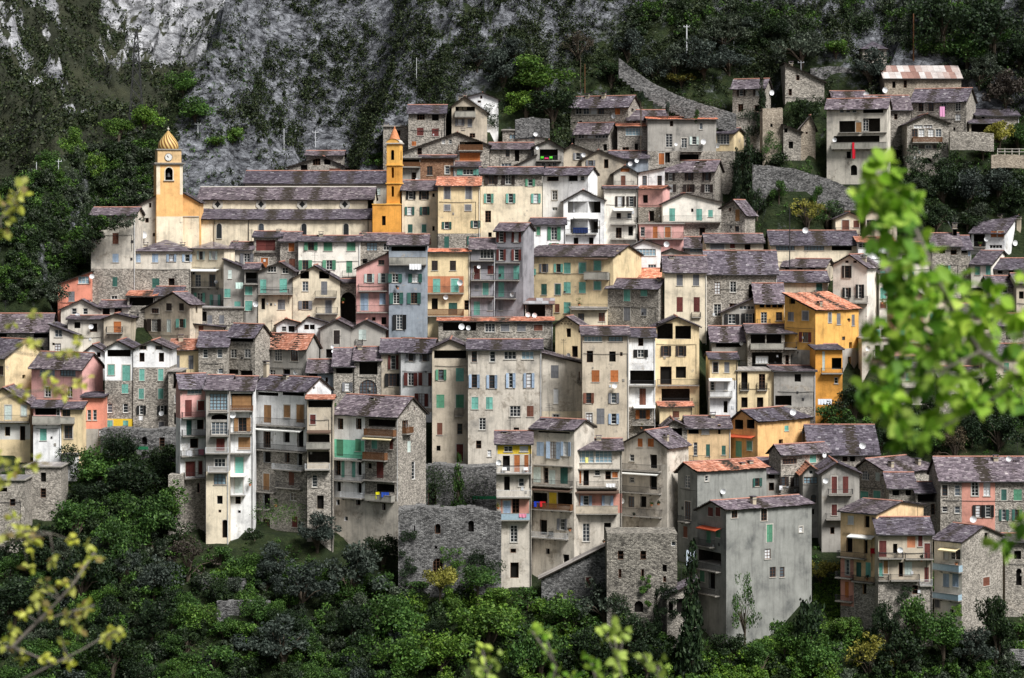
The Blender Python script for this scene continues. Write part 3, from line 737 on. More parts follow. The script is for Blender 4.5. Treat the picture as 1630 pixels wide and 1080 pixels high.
parse('''
house|145 215 342 482|e:331|pale|lo=stone,428 d=9|tall plain pale house with one brown shutter, at the village's left end beside the church|k - 185 350 5x13;c r 184 380 10x18;c b 184 411 9x14;c n 183 449 8x16;n - 182 474 9x6;C 159 336
chapel|215 254 330 400|g:250,311|pale|d=9 ro=-3|pale sloping chapel wing just left of the ochre bell tower's foot|k - 239 327 4x8;k - 220,234 351 5x7;k - 218 377 7x10;k - 245 374 4x6;S 228 374 6
chapel|254 272 338 402|e:331|grey|d=4 ro=-6|narrow grey lean-to propped against the foot of the ochre bell tower|k - 270 365 3x8
house|213 303 400 472|h:382|pale|lo=stone,430 d=9|long pale house with four light blue shuttered windows above a rubble stone floor|c b 218,247 411 9x14;o b 273,300 411 7x12;c n 248 451 11x15;k - 273 449 9x12;C 232 389;C 291 389
house|303 357 396 490|h:385|cream|c=357,30,367 lo=grey,459|cream house with white awning over its balcony, right of the blue shuttered long house|o w 320,340 407 6x13;n - 315,338 447 9x19;W 304 350 431 w;B 304 349 457 9 d;o t 318 474 9x15;o t 343 478 8x17;B 340 356 489 12 d;S 346 449 3
house|367 402 397 445|e:386|pale||small pale house with grey shutters left of the big red roller blind|o y 393 412 9x18;C 367 386
house|356 389 415 500|g:358,413,427|grey||plain grey sloped house wall with pale mint cloth hanging below it|c w 366 437 5x14;c t 361 467 9x13;c t 378 486 10x12
house|389 411 428 506|e:420|grey||slim grey house with two mint shutters, one above the other|L 391 409 434 451;B 388 411 452 8 d;c t 396 463 11x13;c t 396 487 11x16;S 408 484 4
house|404 448 377 432|e:369|stone||stone house with a wide dark red roller blind under its roof|c m 423 391 30x17;B 405 440 401 2 s;c o 421 419 12x17;C 444 368
house|446 476 384 440|e:370|stone||narrow stone house with orange and brown closed shutters next to the red roller blind|c o 464 394 10x14;c r 465 420 10x16
house|475 573 384 448|e:376|ivory||wide ivory house with green shutters in two rows below the church nave|o g 495 392 9x13;c g 522,559 393 14x13;o g 486,524 422 10x16;c g 556 425 9x20;B 545 571 440 9 d;C 511 372
house|573 640 383 436|e:372|stone||stone house with two wide white framed windows below the orange tower|n - 592 393 18x13;n - 617 393 14x12;k - 581 416 7x7;C 576 371
house|411 466 432 508|g:445,418,431|grey|d=10 lo=cream,470|grey gabled house with two tall mint shuttered doors on its long balcony|n - 433 429 13x9;n - 454 431 9x9;c t 419 456 10x22;c t 451 455 12x22;B 411 466 468 11 d;k - 419 484 6x17;c y 448 485 11x16;S 409 484 5
house|466 541 443 512|g:500,423,447|cream|d=10|cream gabled house with a dark triangular loft and small stacked balconies|n - 486 456 9x16;c y 516 459 10x22;B 502 536 473 10 d;o y 486 486 9x13;c y 523 489 9x21;B 504 538 499 10 d;L 478 492 432 444;L 508 524 432 444
house|541 571 450 516|e:445|stone|d=8|rubble stone house with one huge dark arched gateway|A - 554 490 28x48
house|567 620 427 522|g:617,403,404|pink||pink house with light blue shutters under a one way sloping roof|n - 607 418 9x8;o w 588 443 7x14;o w 610 443 8x15;B 571 617 463 11 d;c b 580 481 11x27;c b 609 476 10x17;B 568 620 497 11 d;k - 595 508 5x5;k - 611 511 7x12
house|619 680 389 532|e:374|blue||tall blue grey house with open top floor loggias left of the yellow balcony house|L 623 677 393 400;L 622 645 410 421;L 650 678 410 421;B 620 679 421 11 s;o n 629,661 443 9x14;o n 631,659 475 10x17;o k 636 513 10x24
house|92 144 452 492|g:143,433,434|salmon||salmon pink house at the village's far left under a sloping roof|n - 133 446 18x12;c y 114 472 9x16;S 147 440 4
house|97 158 492 520|g:130,477,492|pale|d=8|small pale gabled house with two white framed windows, below the salmon house|n - 118,136 496 8x9;S 123 502 4;C 141 481
house|158 205 489 522|e:479|pale||low pale house with a chimney and two dark openings beneath the tall plain house|k - 169 497 11x13;k - 188 495 11x10;C 179 484
house|108 166 508 542|e:503|pale||low house under a thin brown lean-to roof with a dark window, far left|k - 123 518 10x9;k - 149 522 12x14;S 146 520 4
house|165 208 507 550|g:183,500,506|tan||small tan house with an orange door opening onto an iron balcony|c o 187 521 11x18;B 170 196 530 10 d;C 203 503
house|203 248 471 505|e:464:t|stone||open stone loft under a short orange tile roof|L 206 244 474 487
house|246 288 470 498|e:457|pale||low house under a plain grey slab roof behind the wide tan gable|k - 255 480 8x8;C 251 462
house|211 302 502 548|g:277,466,484|tan|c=302,35,321 d=10|wide tan gabled house with tall dark brown shutters and a turquoise pair|c d 269,289 489 8x12;n - 247 495 12x7;o d 223,246 518 10x20;c w 269 519 6x20;o t 289 515 7x14;k - 313 493 3x12;S 222 536 3
house|318 386 491 530|f|stone||low rubble stone terrace wall house with closed grey doors|k - 324 504 9x16;c y 334,353 509 8x14
hall|390 615 291 330|e:273|pale|d=9 Y=447|long pale monastery hall behind the church under a slate roof|k - 469,514,553 302 9x6;c w 600 305 10x10;k - 593 303 4x8
house|458 550 266 290|g:514,249,266|stone|d=9 Y=458|stone gabled house on the rocks above the long church roofs|k - 484 268 11x10;k - 504 258 12x10;k - 521 258 10x9;c r 533 271 17x6
house|488 546 247 270|e:241|stone|d=5 Y=463|upper stone storey peeping over the gabled house on the rocks|k - 541 262 3x6
house|650 709 180 245|e:168|stone||stone house with four dark square windows standing on the rocks above the orange tower|k - 670 186 12x10;k - 693 187 11x11;c m 669 210 11x12;c m 693 211 11x12;c o 659 229 8x7
house|610 651 202 245|f|stone||low flat roofed stone wing with small chimney pots, left of the four windowed stone house|k - 634 212 7x9;C 614 199;C 641 199
house|719 775 169 228|g:740,154,178|tan|d=10|tall tan gabled house with a deep balcony under its gable high on the rocks|L 725 756 170 186;B 724 757 186 8 s;o y 732 195 7x10;c y 748 196 8x12;k - 752 216 9x7;C 733 155;C 740 152
house|745 793 154 186|g:768,148,158|white|d=7|small whitish house with a blank gable behind the tall tan gabled house|k - 766 155 4x5;k - 763 162 6x4
house|640 779 243 268|g:728,211,231|stone|d=11|broad rubble stone gabled house with a wooden loggia above a brown panelled opening|L 732 768 226 239;B 730 769 240 9 w;c o 748 250 32x13;n - 706,717 226 6x8;k - 668 241 8x10;k - 716 247 9x5;C 737 207
house|639 669 252 292|f|grey||grey house with a brown glazed balcony tucked right of the orange tower's belfry|L 641 668 254 265;B 640 669 266 7 w;k - 659 281 8x13;S 664 286 3
house|669 724 251 290|e:248|brick|d=7|patched brick and plaster house next to the brown glazed balcony|n - 684 272 9x14;n - 712 271 7x12
house|721 763 265 290|e:258|grey||small grey house with a white window between turquoise shutters above the orange tiled roof|o t 745 274 17x9
house|780 848 237 265|e:228|stone||rubble stone house with a narrow dark door below the flat grey roof terrace|n - 808 244 8x12;k - 823 248 7x18;n - 806 263 17x5
house|800 868 208 234|f|stone||flat roofed stone house with a bluish glass strip and a satellite dish|n - 831 218 41x8;S 852 214 4
house|850 897 233 272|g:874,223,236|grey||small gabled house with bright green chairs on its dark balcony|L 859 888 238 255;B 854 894 256 6 d;n - 865,883 264 8x10;S 855 236 3
house|820 853 263 275|g:853,247,247|grey|d=5|sloping grey lean-to against the gabled house with bright green chairs|k - 836 267 8x4
house|765 863 277 378|e:267|stone|lo=cream,297|long house with stone attic and turquoise shutters over cream walls, beside the orange tiled roof|o d 782,809 286 9x14;o g 844 291 8x12;o t 778,813,853 316 7x15;k - 777 345 9x19;k - 780 374 6x8;C 772 265
house|864 936 277 400|e:267|white|c=936,25,951|whitish house with long dark attic windows below the gabled house with green chairs|k - 880 285 18x8;k - 912 284 16x9;n - 927 284 6x8;n - 883 311 8x14;n - 883 333 8x6
house|897 962 320 398|g:928,303,318|white|d=9|white house with a huge dark laundry loft and a blue covered balcony|L 904 956 321 339;L 908 952 349 371;W 914 940 347 w;B 900 949 373 7 d;k - 917,941 385 8x13
house|895 945 240 272|g:911,230,243|tan||small tan gabled house with one grey shuttered window and a satellite dish on its right|o y 920 249 7x11;S 930 247 4
house|926 997 254 278|g:953,239,256|tan||wide low gabled house with two dishes beside a sheet of blue cladding|o y 940 260 8x9;k - 965 261 8x14;S 1004 261 4
house|972 1032 252 275|e:241|blue||low house clad in blue corrugated sheet under a slate roof|k - 985 260 8x6;S 1012 256 4
house|908 1000 169 215|e:153|stone|c=1000,25,1019 d=9|long stone house with a row of four white framed openings, left of the curved wall|n - 921,933,945,957 177 10x11;c o 983 176 8x14;n - 924 198 7x13;S 980 185 4;k - 1007 176 4x6;C 935 152;C 961 151
house|915 969 211 250|e:196|stone|c=969,25,983|stone house with a band of small dark windows, below the long four windowed stone house|n - 925 217 9x7;n - 940,952,963 216 10x8;k - 963 235 7x10
house|983 1031 201 245|e:198:t|stone|d=7|stone house with a wide glazed window under a thin orange tile edge|n - 1009 210 26x13;k - 1013 234 6x11;k - 996 237 10x6
house|1000 1062 191 215|e:176|stone|d=8|house with a steep purple roof behind the big grey rendered block|k - 1010 196 6x5;C 1017 184
house|1031 1140 190 275|e:187:t|grey|lo=stone,241 d=9|big plain grey rendered block with a small arched window near the yellow house|k - 1069 197 6x8;n - 1065 224 10x22;a - 1116 201 6x11;n - 1089 228 9x16;o w 1105 224 7x12;B 1084 1118 241 9 d;S 1118 226 4;S 1075 230 3;L 1082 1112 246 257;c o 1053 253 8x18;k - 1062 251 8x16
house|1140 1181 212 262|e:205|yellow|lo=stone,241 c=1168,25,1184|bright yellow house with a wide glazed veranda high on the right of the grey block|n - 1151 222 20x16;S 1145 232 4
house|977 1014 275 303|g:995,264,275|pale||tiny house with an orange boarded gable and a brown door|c o 995 271 14x6;c r 992 288 7x16;B 979 1009 298 9 d
house|1016 1058 275 303|g:1058,267,267|white||small white house with two dark glazed doors right of the orange boarded gable|n - 1026,1050 288 7x16
house|1057 1138 271 322|e:256|stone|c=1138,25,1150|stone house with two rows of three dark shuttered windows in the upper village|o d 1067,1097,1125 281 6x14;o d 1067,1097,1126 300 8x13;C 1112 261
house|962 1014 300 388|e:298|ivory|d=6|narrow ivory house with stacked cluttered iron balconies under a bluish flat roof edge|o d 987 321 8x17;o d 1005 321 8x17;B 972 1014 357 12 d;k - 985 344 8x10;n - 1002 344 7x10;k - 985 371 9x17;k - 1004 368 8x14;B 972 1014 381 8 d;W 976 1008 335 w
house|1016 1055 300 360|e:298:t|pink|lo=stone,330 c=1055,25,1066|pinkish house with one small dark window above a rubble stone floor|k - 1027 317 8x13;k - 1037 344 8x17
house|1055 1149 324 382|g:1090,308,322|ivory|d=11 lo=stone,357|ivory gabled house with three turquoise shuttered openings onto one long balcony|c t 1070 342 9x20;c t 1113 342 9x19;c t 1131 340 8x11;k - 1102 335 4x5;B 1056 1148 353 9 d;k - 1118 369 9x13
house|1018 1088 357 392|f|pink|d=6|bright pink wall with orange doors and an iron balcony under the ivory gabled house|n - 1023 369 8x14;c o 1043 370 8x18;c o 1063 370 9x17;B 1018 1088 380 10 d
house|640 696 302 382|e:288|cream||cream house with black shutters between the orange tower and the orange tiled roof|o k 654,675 311 8x14;k - 690 311 4x6;o n 652,676 336 7x14;c n 653,675 364 8x14;k - 690 364 3x8
house|697 764 295 408|e:283:t|yellow|lo=stone,372|pale yellow house with an orange tiled roof and tall grey shutters beside the bell turret|c y 712,746 307 10x21;c y 712,745 331 9x10;o n 711 359 7x11;o n 757 357 8x12;c n 711 386 8x18;o n 751 383 7x13
house|797 840 344 365|e:337|cream|c=840,25,848|tiny cream attic storey with two white satellite dishes above the maroon shutters|k - 818 351 9x8;S 805 348 4;S 833 347 4
house|789 833 367 510|e:356|dove|c=833,20,850|tall grey house with four white windows between maroon shutters|o m 798,822 377 7x17;o m 798,822 406 7x17;B 789 828 418 2 s;c t 798,822 434 9x22;B 789 827 446 12 d;c t 798 461 9x23;B 788 822 475 10 d;S 818 469 4;c y 797 487 8x15
house|749 788 396 510|e:380|dove||narrow house with blue glass box room and maroon doors, left of the maroon shuttered house|n - 775 404 22x16;B 749 787 415 9 d;c m 759 434 10x21;c m 781 430 9x14;B 750 788 446 12 d;c y 759 458 6x8;c t 773 460 9x19;B 750 787 472 9 d;c t 759 491 10x22;c y 780 487 8x15;B 751 816 505 12 d;S 762 425 3
house|679 748 401 520|e:398:t|yellow|d=8|tan yellow house with teal doors on an orange painted balcony floor|c d 692,721 423 10x15;p or 680 738 440 466;c t 695,724 455 11x22;B 679 738 467 12 d;S 734 450 5;S 709 473 4;k - 692 484 10x17;c n 721 492 14x20;k - 744 486 7x16;B 680 738 503 12 w
house|698 880 511 540|e:506:t|stone|d=7|long low stone building with a thin red roof edge and dark open bay|L 705 758 514 527;n - 780 522 15x13;c y 804,830 522 14x12;c r 857 522 14x9;S 734 520 5;S 747 522 4
house|847 900 357 404|e:348|white||white house with tall green shutters left of the blue covered balcony|c g 857 368 5x13;o g 882 372 9x20;o g 882 390 8x6
house|838 976 408 508|e:391|yellow|c=976,22,1021 d=12|large yellow house with rows of turquoise shutters and one concrete balcony|o t 846 433 7x10;o y 866 427 8x14;o t 889 427 8x14;c t 903,927 427 10x17;c t 951 423 10x16;W 932 970 412 b;B 932 970 444 12 s;c n 846,866,888 461 9x18;c t 903,927 458 10x17;c t 951 455 10x14;k - 987 403 3x7;c t 903 490 10x17;c r 887 491 8x14
house|836 880 483 510|e:475:m|stone|d=5|dark open porch under a brown metal roof with two satellite dishes|L 837 868 485 506;S 841 501 4;S 851 502 4
house|909 967 492 522|f|cream|d=6|cream terrace house with a white glazed pergola and potted bushes|n - 925 505 9x12;c r 958 505 9x14;B 909 967 492 8 d
house|944 967 471 493|g:967,459,459|white|d=5|white glazed pergola room on the cream terrace|n - 956 480 20x16
house|967 1048 458 526|e:445|stone|c=1048,30,1064|rubble stone house with turquoise shutters in front of an orange roof|c t 998 470 11x20;c t 1025 466 10x11;c y 998 500 11x21;c y 1025 497 9x11;c t 1057 472 3x22;C 1050 445
house|983 1056 443 460|e:428:t|yellow|d=8|house almost hidden under a bright orange tiled roof behind the turquoise shuttered stone house|k - 1030 448 6x4
house|1058 1125 432 526|e:408|cream||cream house with white framed grey windows over two long maroon shuttered doors|c y 1082,1108 446 10x18;c m 1082 485 9x23;c m 1109 485 10x24;B 1101 1116 505 8 d;C 1069 410
house|1125 1237 434 526|e:400|stone||wide stone house under a broad slate roof with one white framed dark window|k - 1142 437 5x5;n - 1142 459 10x19;n - 1167 457 9x17;n - 1142 494 12x20;k - 1167 487 12x8;L 1192 1224 453 475;S 1215 466 4;C 1143 409;C 1147 410
house|1008 1052 391 430|g:1026,382,391|white||small white gabled house with a wooden window strip below the pink wall|n - 1028 402 31x12;n - 1038 424 14x5
house|1048 1095 405 420|g:1070,396,404|grey|d=7|low dark gable with a big white satellite dish behind it|k - 1063 409 14x6;S 1062 389 5
house|1090 1125 394 414|e:378|grey||low house with a strip of small white windows under a slate roof|n - 1109 398 22x7
house|1124 1215 386 414|e:373|tan||low tan house with a wide grey shuttered window and a brown one|c y 1142 393 23x12;c m 1166 391 8x10;k - 1190 394 10x10
house|884 935 517 582|g:902,504,521|yellow|c=928,20,936|small yellow gabled house with a diamond pattern of holes in its gable|k - 905 530 8x13;k - 915 560 9x18;S 908 566 4;k - 894,899,904,909 516 2x2;k - 896,901,906 512 2x2
house|1043 1113 521 648|g:1078,505,520|yellow|d=8|pale yellow house under an open dark slate gable with concrete posts|o d 1060,1084 559 9x16;k - 1060 598 18x28;k - 1084 593 16x18;B 1046 1112 613 9 d;L 1053 1098 619 642;B 1050 1102 643 9 d;L 1046 1071 515 540;L 1075 1100 519 540
house|1166 1218 138 184|e:126|stone|c=1218,25,1227|small stone house with two pairs of dark shutters alone above the curved wall|o d 1180 147 7x12;o d 1206 147 7x12;k - 1179 172 8x13;k - 1205 173 8x10;S 1226 148 4
house|1250 1312 131 158|g:1251,101,130|stone|d=8|tan stone barn-like house with one steep roof falling to the right|k - 1270 124 6x8;k - 1258 147 6x10;C 1259 101
hut|1373 1411 78 104|h:66|stone|d=5|tiny stone hut with a pyramid roof perched against the crag|n - 1389 88 6x10
ruin|1214 1246 174 246|f|tan2|d=5|tall roofless tan stone ruin wall with vines at its foot|k - 1228 200 3x5
ruin|1168 1213 181 238|f|stone|d=4|broken grey stone ruin below the house with dark shutter pairs|k - 1192 205 4x6
house|1247 1275 209 252|g:1247,199,210|stone|d=5|narrow stone ruin house with a short slate roof beside the tall roofless ruin|k - 1251 208 6x8;k - 1259 231 8x11
ruin|1275 1298 202 240|g:1290,184,202:f|tan2|d=2|pointed remnant of a stone gable wall overgrown by a dark tree|k - 1284 212 3x4
house|1316 1412 170 290|e:157|pale|c=1412,20,1417 d=10|tall apartment house with long balconies and a red cloth hanging from one|n - 1340,1350,1360 176 8x8;L 1374 1406 173 180;L 1336 1368 193 211;B 1335 1369 211 3 s;c c 1367 203 9x16;L 1374 1401 189 210;B 1374 1412 211 3 s;n - 1378 200 9x18;L 1327 1400 217 228;B 1325 1413 237 9 s;S 1330 223 4;k - 1351 247 8x10;A - 1359 271 10x17;A - 1377 269 8x15;n - 1391 254 7x13
house|1327 1379 158 170|e:146|stone||low stone house behind the tall apartment house with a dish at its ridge|k - 1350 162 5x4;S 1379 151 4
house|1383 1450 174 225|e:153|stone||stone house with a dark purple roof wedged behind the tall apartment house|k - 1426 186 6x9;k - 1438 215 7x14
barn|1408 1530 124 158|e:105:m|tan2|d=10|long stone barn under a patchy rusty metal roof|k - 1423 135 6x10;k - 1441 134 6x12;S 1407 144 4
house|1451 1538 160 220|e:141|stone|c=1538,25,1553 d=10|stone house with four tall windows and a pink cloth, below the rusty roofed barn|n - 1466,1482 171 9x15;n - 1502,1525 169 9x16;n - 1525 187 8x10;k - 1519 206 4x6;C 1458 152
house|1444 1510 197 276|g:1476,182,196|stone|d=10|stone gabled house with a big glazed wooden veranda and white balusters|n - 1462,1477 202 15x5;n - 1456,1467,1482,1494 212 9x12;B 1452 1499 227 8 w;n - 1456,1467,1478,1490 234 9x6;A - 1476 256 14x9
shed|1543 1600 196 218|m:186|tan|d=6|open slate roofed shed right of the house with the pink cloth|L 1546 1580 198 211
house|1554 1622 184 192|m:173|stone|d=6|low stone house half hidden behind the open slate roofed shed|k - 1565 187 5x4
house|1148 1184 331 376|g:1169,319,340|stone|c=1186,30,1202 d=8|stone gabled house with a narrow pinkish window left of the dark cypresses|k - 1162 334 4x5;c c 1174 343 6x18;n - 1173 365 7x9
house|1330 1369 348 378|g:1352,338,345|cream|d=8|small cream gabled house with a rusty brown door and brown shutter|c r 1346 361 11x21;c r 1364 357 10x11;B 1330 1369 372 9 d
house|1378 1428 337 380|g:1408,329,338|tan|d=8|tan gabled house with one dark double window, partly behind the leafy branch|n - 1386 359 13x16;C 1375 335
house|1228 1366 389 420|e:368|cream|d=9|long cream house with a row of wide dark openings under a broad slate roof|n - 1250 395 30x8;n - 1296 395 32x7;L 1324 1356 390 399;C 1271 378;S 1282 367 5
house|1366 1424 386 425|e:378:t|white||white house with dark top openings beneath the small cream gabled house|n - 1372 391 12x7;L 1399 1419 387 394;k - 1407 408 9x8
house|1246 1314 424 444|e:413|tan|c=1314,25,1326|low tan house with three small arched openings under its slate roof|k - 1254,1273,1293 428 9x4
house|1230 1318 448 480|e:432|tan||tan house with one tall dark green window above the yellow houses|c n 1304 459 10x16;k - 1243 462 5x7;C 1289 436
house|1326 1378 421 530|g:1353,406,425|ivory|c=1380,25,1400 d=10|tall ivory gabled house with dark shutters and a cluttered iron balcony above the yellow houses|k - 1348,1361 417 5x3;o d 1348 433 8x19;o k 1348 466 5x16;o k 1369 464 5x22;B 1352 1382 482 12 d;C 1387 410;S 1389 408 5
house|1400 1432 436 500|e:424|ivory||ivory house with mint shutters partly behind the leafy branch|c t 1404 467 9x17;c t 1402 440 8x16;c r 1402 486 9x9
house|1424 1470 470 590|g:1448,456,470|pink||pinkish house deep behind the leafy branch with turquoise shutters|c t 1436 500 9x14;c t 1455 500 9x14;c t 1436 530 9x14;k - 1456 530 8x15;B 1426 1468 545 9 d
house|1372 1424 540 585|f|pale|d=7|pale house with a cluttered balcony just right of the orange wall|k - 1397 559 7x18;n - 1411 556 7x12;B 1390 1421 568 10 d;c t 1397 530 7x9;S 1382 555 4
house|1470 1526 486 580|g:1500,473,488|cream||cream gabled house behind the middle of the leafy branch|o t 1488 505 6x12;o t 1508 505 6x12;k - 1490 535 8x16;B 1474 1522 548 9 d
house|1426 1484 400 466|e:386|pale||pale house behind the leafy branch under a slate roof|k - 1440 412 8x12;o g 1462 412 7x12;c t 1450 440 9x14
house|1484 1530 391 470|e:372|stone|d=8|stone house with a tall chimney behind the leaf cluster|k - 1500 400 9x7;k - 1518 402 9x7;o t 1505 430 7x13;C 1522 358;C 1522 364
house|1512 1546 396 430|e:376|stone|d=7|low house left of the grey roofed house with orange shutters|k - 1535 400 9x6;c b 1545 404 4x8
house|1546 1599 371 402|e:343|white|c=1599,25,1640 d=10|white house with orange brown shutters and a broad pale slate roof, far right|L 1550 1568 373 393;B 1546 1570 393 8 d;c o 1582,1594 373 9x10;k - 1618 373 6x10;S 1572 381 4;n - 1585 393 20x5;C 1571 345;C 1592 344;C 1622 348
house|1546 1578 421 455|e:400|ivory|c=1578,25,1612|small ivory house with turquoise shutters at the far right under a wide roof|c t 1556 431 7x14;c t 1575 433 7x20;S 1613 387 5;S 1614 398 4
house|1583 1650 428 445|e:412|stone||low stone house with a slate roof cut by the photo's right edge|k - 1592 433 8x6;k - 1610 433 8x6
house|1576 1618 455 500|e:440|stone||stone house with two small windows under a short grey roof at the far right|k - 1588 462 6x13;n - 1600 461 7x12;B 1578 1620 484 3 s
house|1618 1660 450 520|e:436|tan||tan house at the right edge beside the short grey roofed stone house|k - 1626 470 7x12
house|1530 1590 500 600|e:484|tan||tan house behind the thick of the leaf cluster at right|c y 1545 518 8x14;k - 1570 518 8x14;c t 1548 560 9x16
house|1590 1660 518 610|e:500|stone||stone house behind the dense right end of the branch|k - 1605 535 8x12;k - 1622 560 8x14
house|1150 1202 497 524|g:1201,474,474|grey|d=7|grey lean-to gabled house with blue glass between black shutters|n - 1183,1195 490 11x6;o k 1165 508 11x16;o k 1192 507 11x16
house|1203 1248 481 540|e:452|amber|d=8|amber yellow house front with a row of dark attic windows|k - 1213,1223,1233,1242 486 8x7;n - 1216 506 9x18;B 1205 1226 517 9 d;n - 1240 504 9x13;S 1215 466 1
house|1249 1297 489 610|g:1250,468,493:t|amber|lo=grey,557 c=1298,45,1367 d=16|large amber yellow house with an orange tiled roof, brightest of the right side|k - 1261 480 9x9;c y 1259 504 9x15;c y 1282 503 9x15;o m 1282 537 10x16;c y 1321 506 5x16;c y 1335 508 6x17;c y 1358 510 5x17;n - 1343 539 5x6;k - 1354 550 5x10;k - 1352 575 5x14;C 1314 483;C 1348 490
house|1280 1330 475 500|e:468:t|cream|d=6|cream chimney block with an orange tile edge rising behind the amber house|C 1300 466
house|1298 1341 556 660|m:551|orange|d=8|deep orange house wall with a tall white door and dark balcony, below the amber house|c w 1311 575 5x30;B 1307 1341 594 6 d;L 1324 1342 570 588;n - 1331 606 6x10
house|1190 1268 530 590|e:517|stone|d=9|open slate roofed veranda house with white posts, left of the amber house|L 1195 1218 532 554;L 1220 1244 532 554;B 1194 1246 555 4 s;L 1249 1266 530 554;B 1248 1268 555 10 d;L 1197 1245 561 588;n - 1213 573 20x12;A - 1253 573 5x16;A - 1264 573 7x17;B 1174 1246 589 11 d
house|1133 1191 543 566|e:520|grey||grey house with a dark loft slot and a dish, left of the white posted veranda|L 1140 1180 545 553;S 1179 547 3
house|1130 1174 571 668|e:562|yellow|lo=white,606|yellow house with a white lower floor beside the veranda house|n - 1139 585 8x16;c y 1157 585 9x16;n - 1134,1155 615 7x14;W 1128 1165 605 w;B 1128 1165 632 9 d;k - 1155 648 7x18
house|1173 1232 591 668|f|yellow||tan yellow house front with two tall iron railed dark windows|k - 1185 607 11x28;B 1178 1192 621 12 d;k - 1213 609 11x26;B 1205 1221 621 12 d;k - 1185,1210 641 11x16
house|1232 1298 591 700|m:586|grey|lo=stone,648 d=8|patched grey lean-to wall left of the deep orange house|k - 1270 602 10x12;L 1234 1260 630 646
house|-30 78 527 545|e:500|stone||low house under a large slate roof at the photo's left edge, uppermost there|L 54 76 529 538;k - 5 534 12x6
house|79 120 533 570|g:80,517,533|pale|d=8|pale house with a roof sloping right, behind yellow blossom at left|n - 93 531 11x12;n - 92 554 9x14;k - 85 548 4x4
house|-30 8 569 650|e:541|yellow|c=8,40,76 d=9|house with a big blank grey side gable at the left edge|n - 2 590 7x14;k - 38 600 5x7
house|50 131 586 700|e:563|pink|c=131,28,164 d=9|large pink house with two wide attic windows and roof skylights at left|n - 75 594 25x10;n - 108 594 25x10;n - 76,111 624 9x17;C 61 573
house|134 166 560 600|g:148,549,560|white|d=6|tiny bluish white gabled house squeezed right of the large pink house|k - 157 565 7x9
house|167 211 555 690|g:187,543,555|white|lo=stone,606 d=9|tall narrow white house with black open loft, mint shutters and a yellow ground floor|L 171 208 557 568;c t 177 589 11x16;c t 201 594 12x25;p ye 167 211 667 688;c t 199 619 11x15;n - 175,200 650 8x14;c t 175,200 677 9x14
house|212 269 555 692|g:242,543,555|white|lo=stone,585 d=9|tall white and stone gabled house with pale mint shutters in two columns|k - 226,257 569 9x15;n - 228,253 554 10x6;c t 226,256 597 9x18;c t 225,256 627 8x16;o k 225,258 653 7x15;S 256 658 4;c y 257 678 8x13
house|270 318 556 595|e:541:t|yellow||mustard house with grey shutters under an orange roof with a small dormer|c y 282,304 577 9x23;C 288 536
house|268 287 592 710|f|stone|d=7|narrow stone house wall with small openings between the white gabled house and the pink one|n - 281 635 7x14;k - 279 667 5x18;k - 279 603 6x14
house|-30 48 640 720|g:5,618,645|yellow||yellow house with pale green shutters on a long balcony at the left edge|c w 13 657 11x22;c w 38 654 9x17;B -20 48 671 10 d;p wh -30 48 675 700;k - 12 687 9x15;k - 36 690 9x22
house|53 97 648 745|e:637|pink|lo=white,675 d=7|small house with a pink balcony front and turquoise door behind yellow blossom|L 56 90 649 661;B 53 97 674 12 s;n - 93 655 7x14;c t 69 692 11x20
house|98 131 650 745|e:640|yellow|d=6|narrow yellow house with one green window between pink balcony and salmon side wall|n - 104 656 13x14;B 97 119 673 8 s;n - 109 688 12x20;k - 115 735 9x16
house|131 165 632 716|m:628|salmon|lo=grey,683 d=7|salmon annexe with two narrow white framed windows below the large pink house|n - 142,151 661 6x16;n - 159 690 4x12
house|300 353 516 540|g:301,515,521|tan|d=6|low tan lean-to with two small brown shutters above the mustard house|c r 306,320 524 8x10
house|316 362 551 605|e:528|stone|d=8|stone house with two dark windows right of the mustard house|n - 327,350 563 9x15;n - 351 591 9x8
house|362 406 535 605|e:517|stone|c=406,30,430|stone house with a black open loft and two green windows|L 366 403 537 545;n - 372,394 563 9x14;k - 369 592 16x8;k - 392 596 20x12
house|407 488 553 608|e:528:t|grey|c=488,30,508|grey house with blue white framed windows beneath a wide orange tiled roof|n - 443,469 566 12x19;n - 421 569 8x13;k - 456 595 12x14;S 474 593 4;n - 430 593 16x9;C 418 583;k - 416 553 9x8
house|417 447 589 604|e:580|grey|d=2|little slate roofed porch standing against the grey orange roofed house|n - 431 595 18x8
house|510 558 522 572|g:536,509,520|grey||grey gabled house with one tall brown door window and two dishes|c d 536 537 9x22;k - 524 563 9x13;S 530 552 3;S 530 559 3
house|558 612 523 562|g:582,510,524|grey|d=8|grey gabled house with a light blue door opening on a tiny balcony|c w 577 533 11x16;B 566 578 549 9 d
house|440 476 516 532|g:454,508,514:t|white|d=6|tiny white gabled house with a red sheet roof|k - 464 524 9x9;n - 452 524 8x8
house|474 525 518 534|g:490,505,515|white|d=6|small white gabled house with a wide dark boarded gable|k - 488,497 521 7x8
house|490 531 592 632|e:573|blue|d=7|bluish house behind a white edged roof, left of the stone house with the arched window|k - 497 597 14x8;k - 520 605 5x8;C 502 595
house|287 328 615 835|e:590|pink|lo=white,666 lo2=stone,762 d=10 c=287,-20,282|pink topped tall narrow house with maroon doors at the left end of the roof row|n - 310 622 24x10;c m 300 650 10x26;c m 320 646 10x15;B 289 328 665 9 d;c n 301 681 9x24;k - 319 676 10x15;B 289 328 694 10 d;k - 309 706 12x16;B 287 328 726 9 d;c m 303 747 14x24;c m 319 745 7x22;B 292 326 761 9 d;k - 316 777 5x16;C 329 603
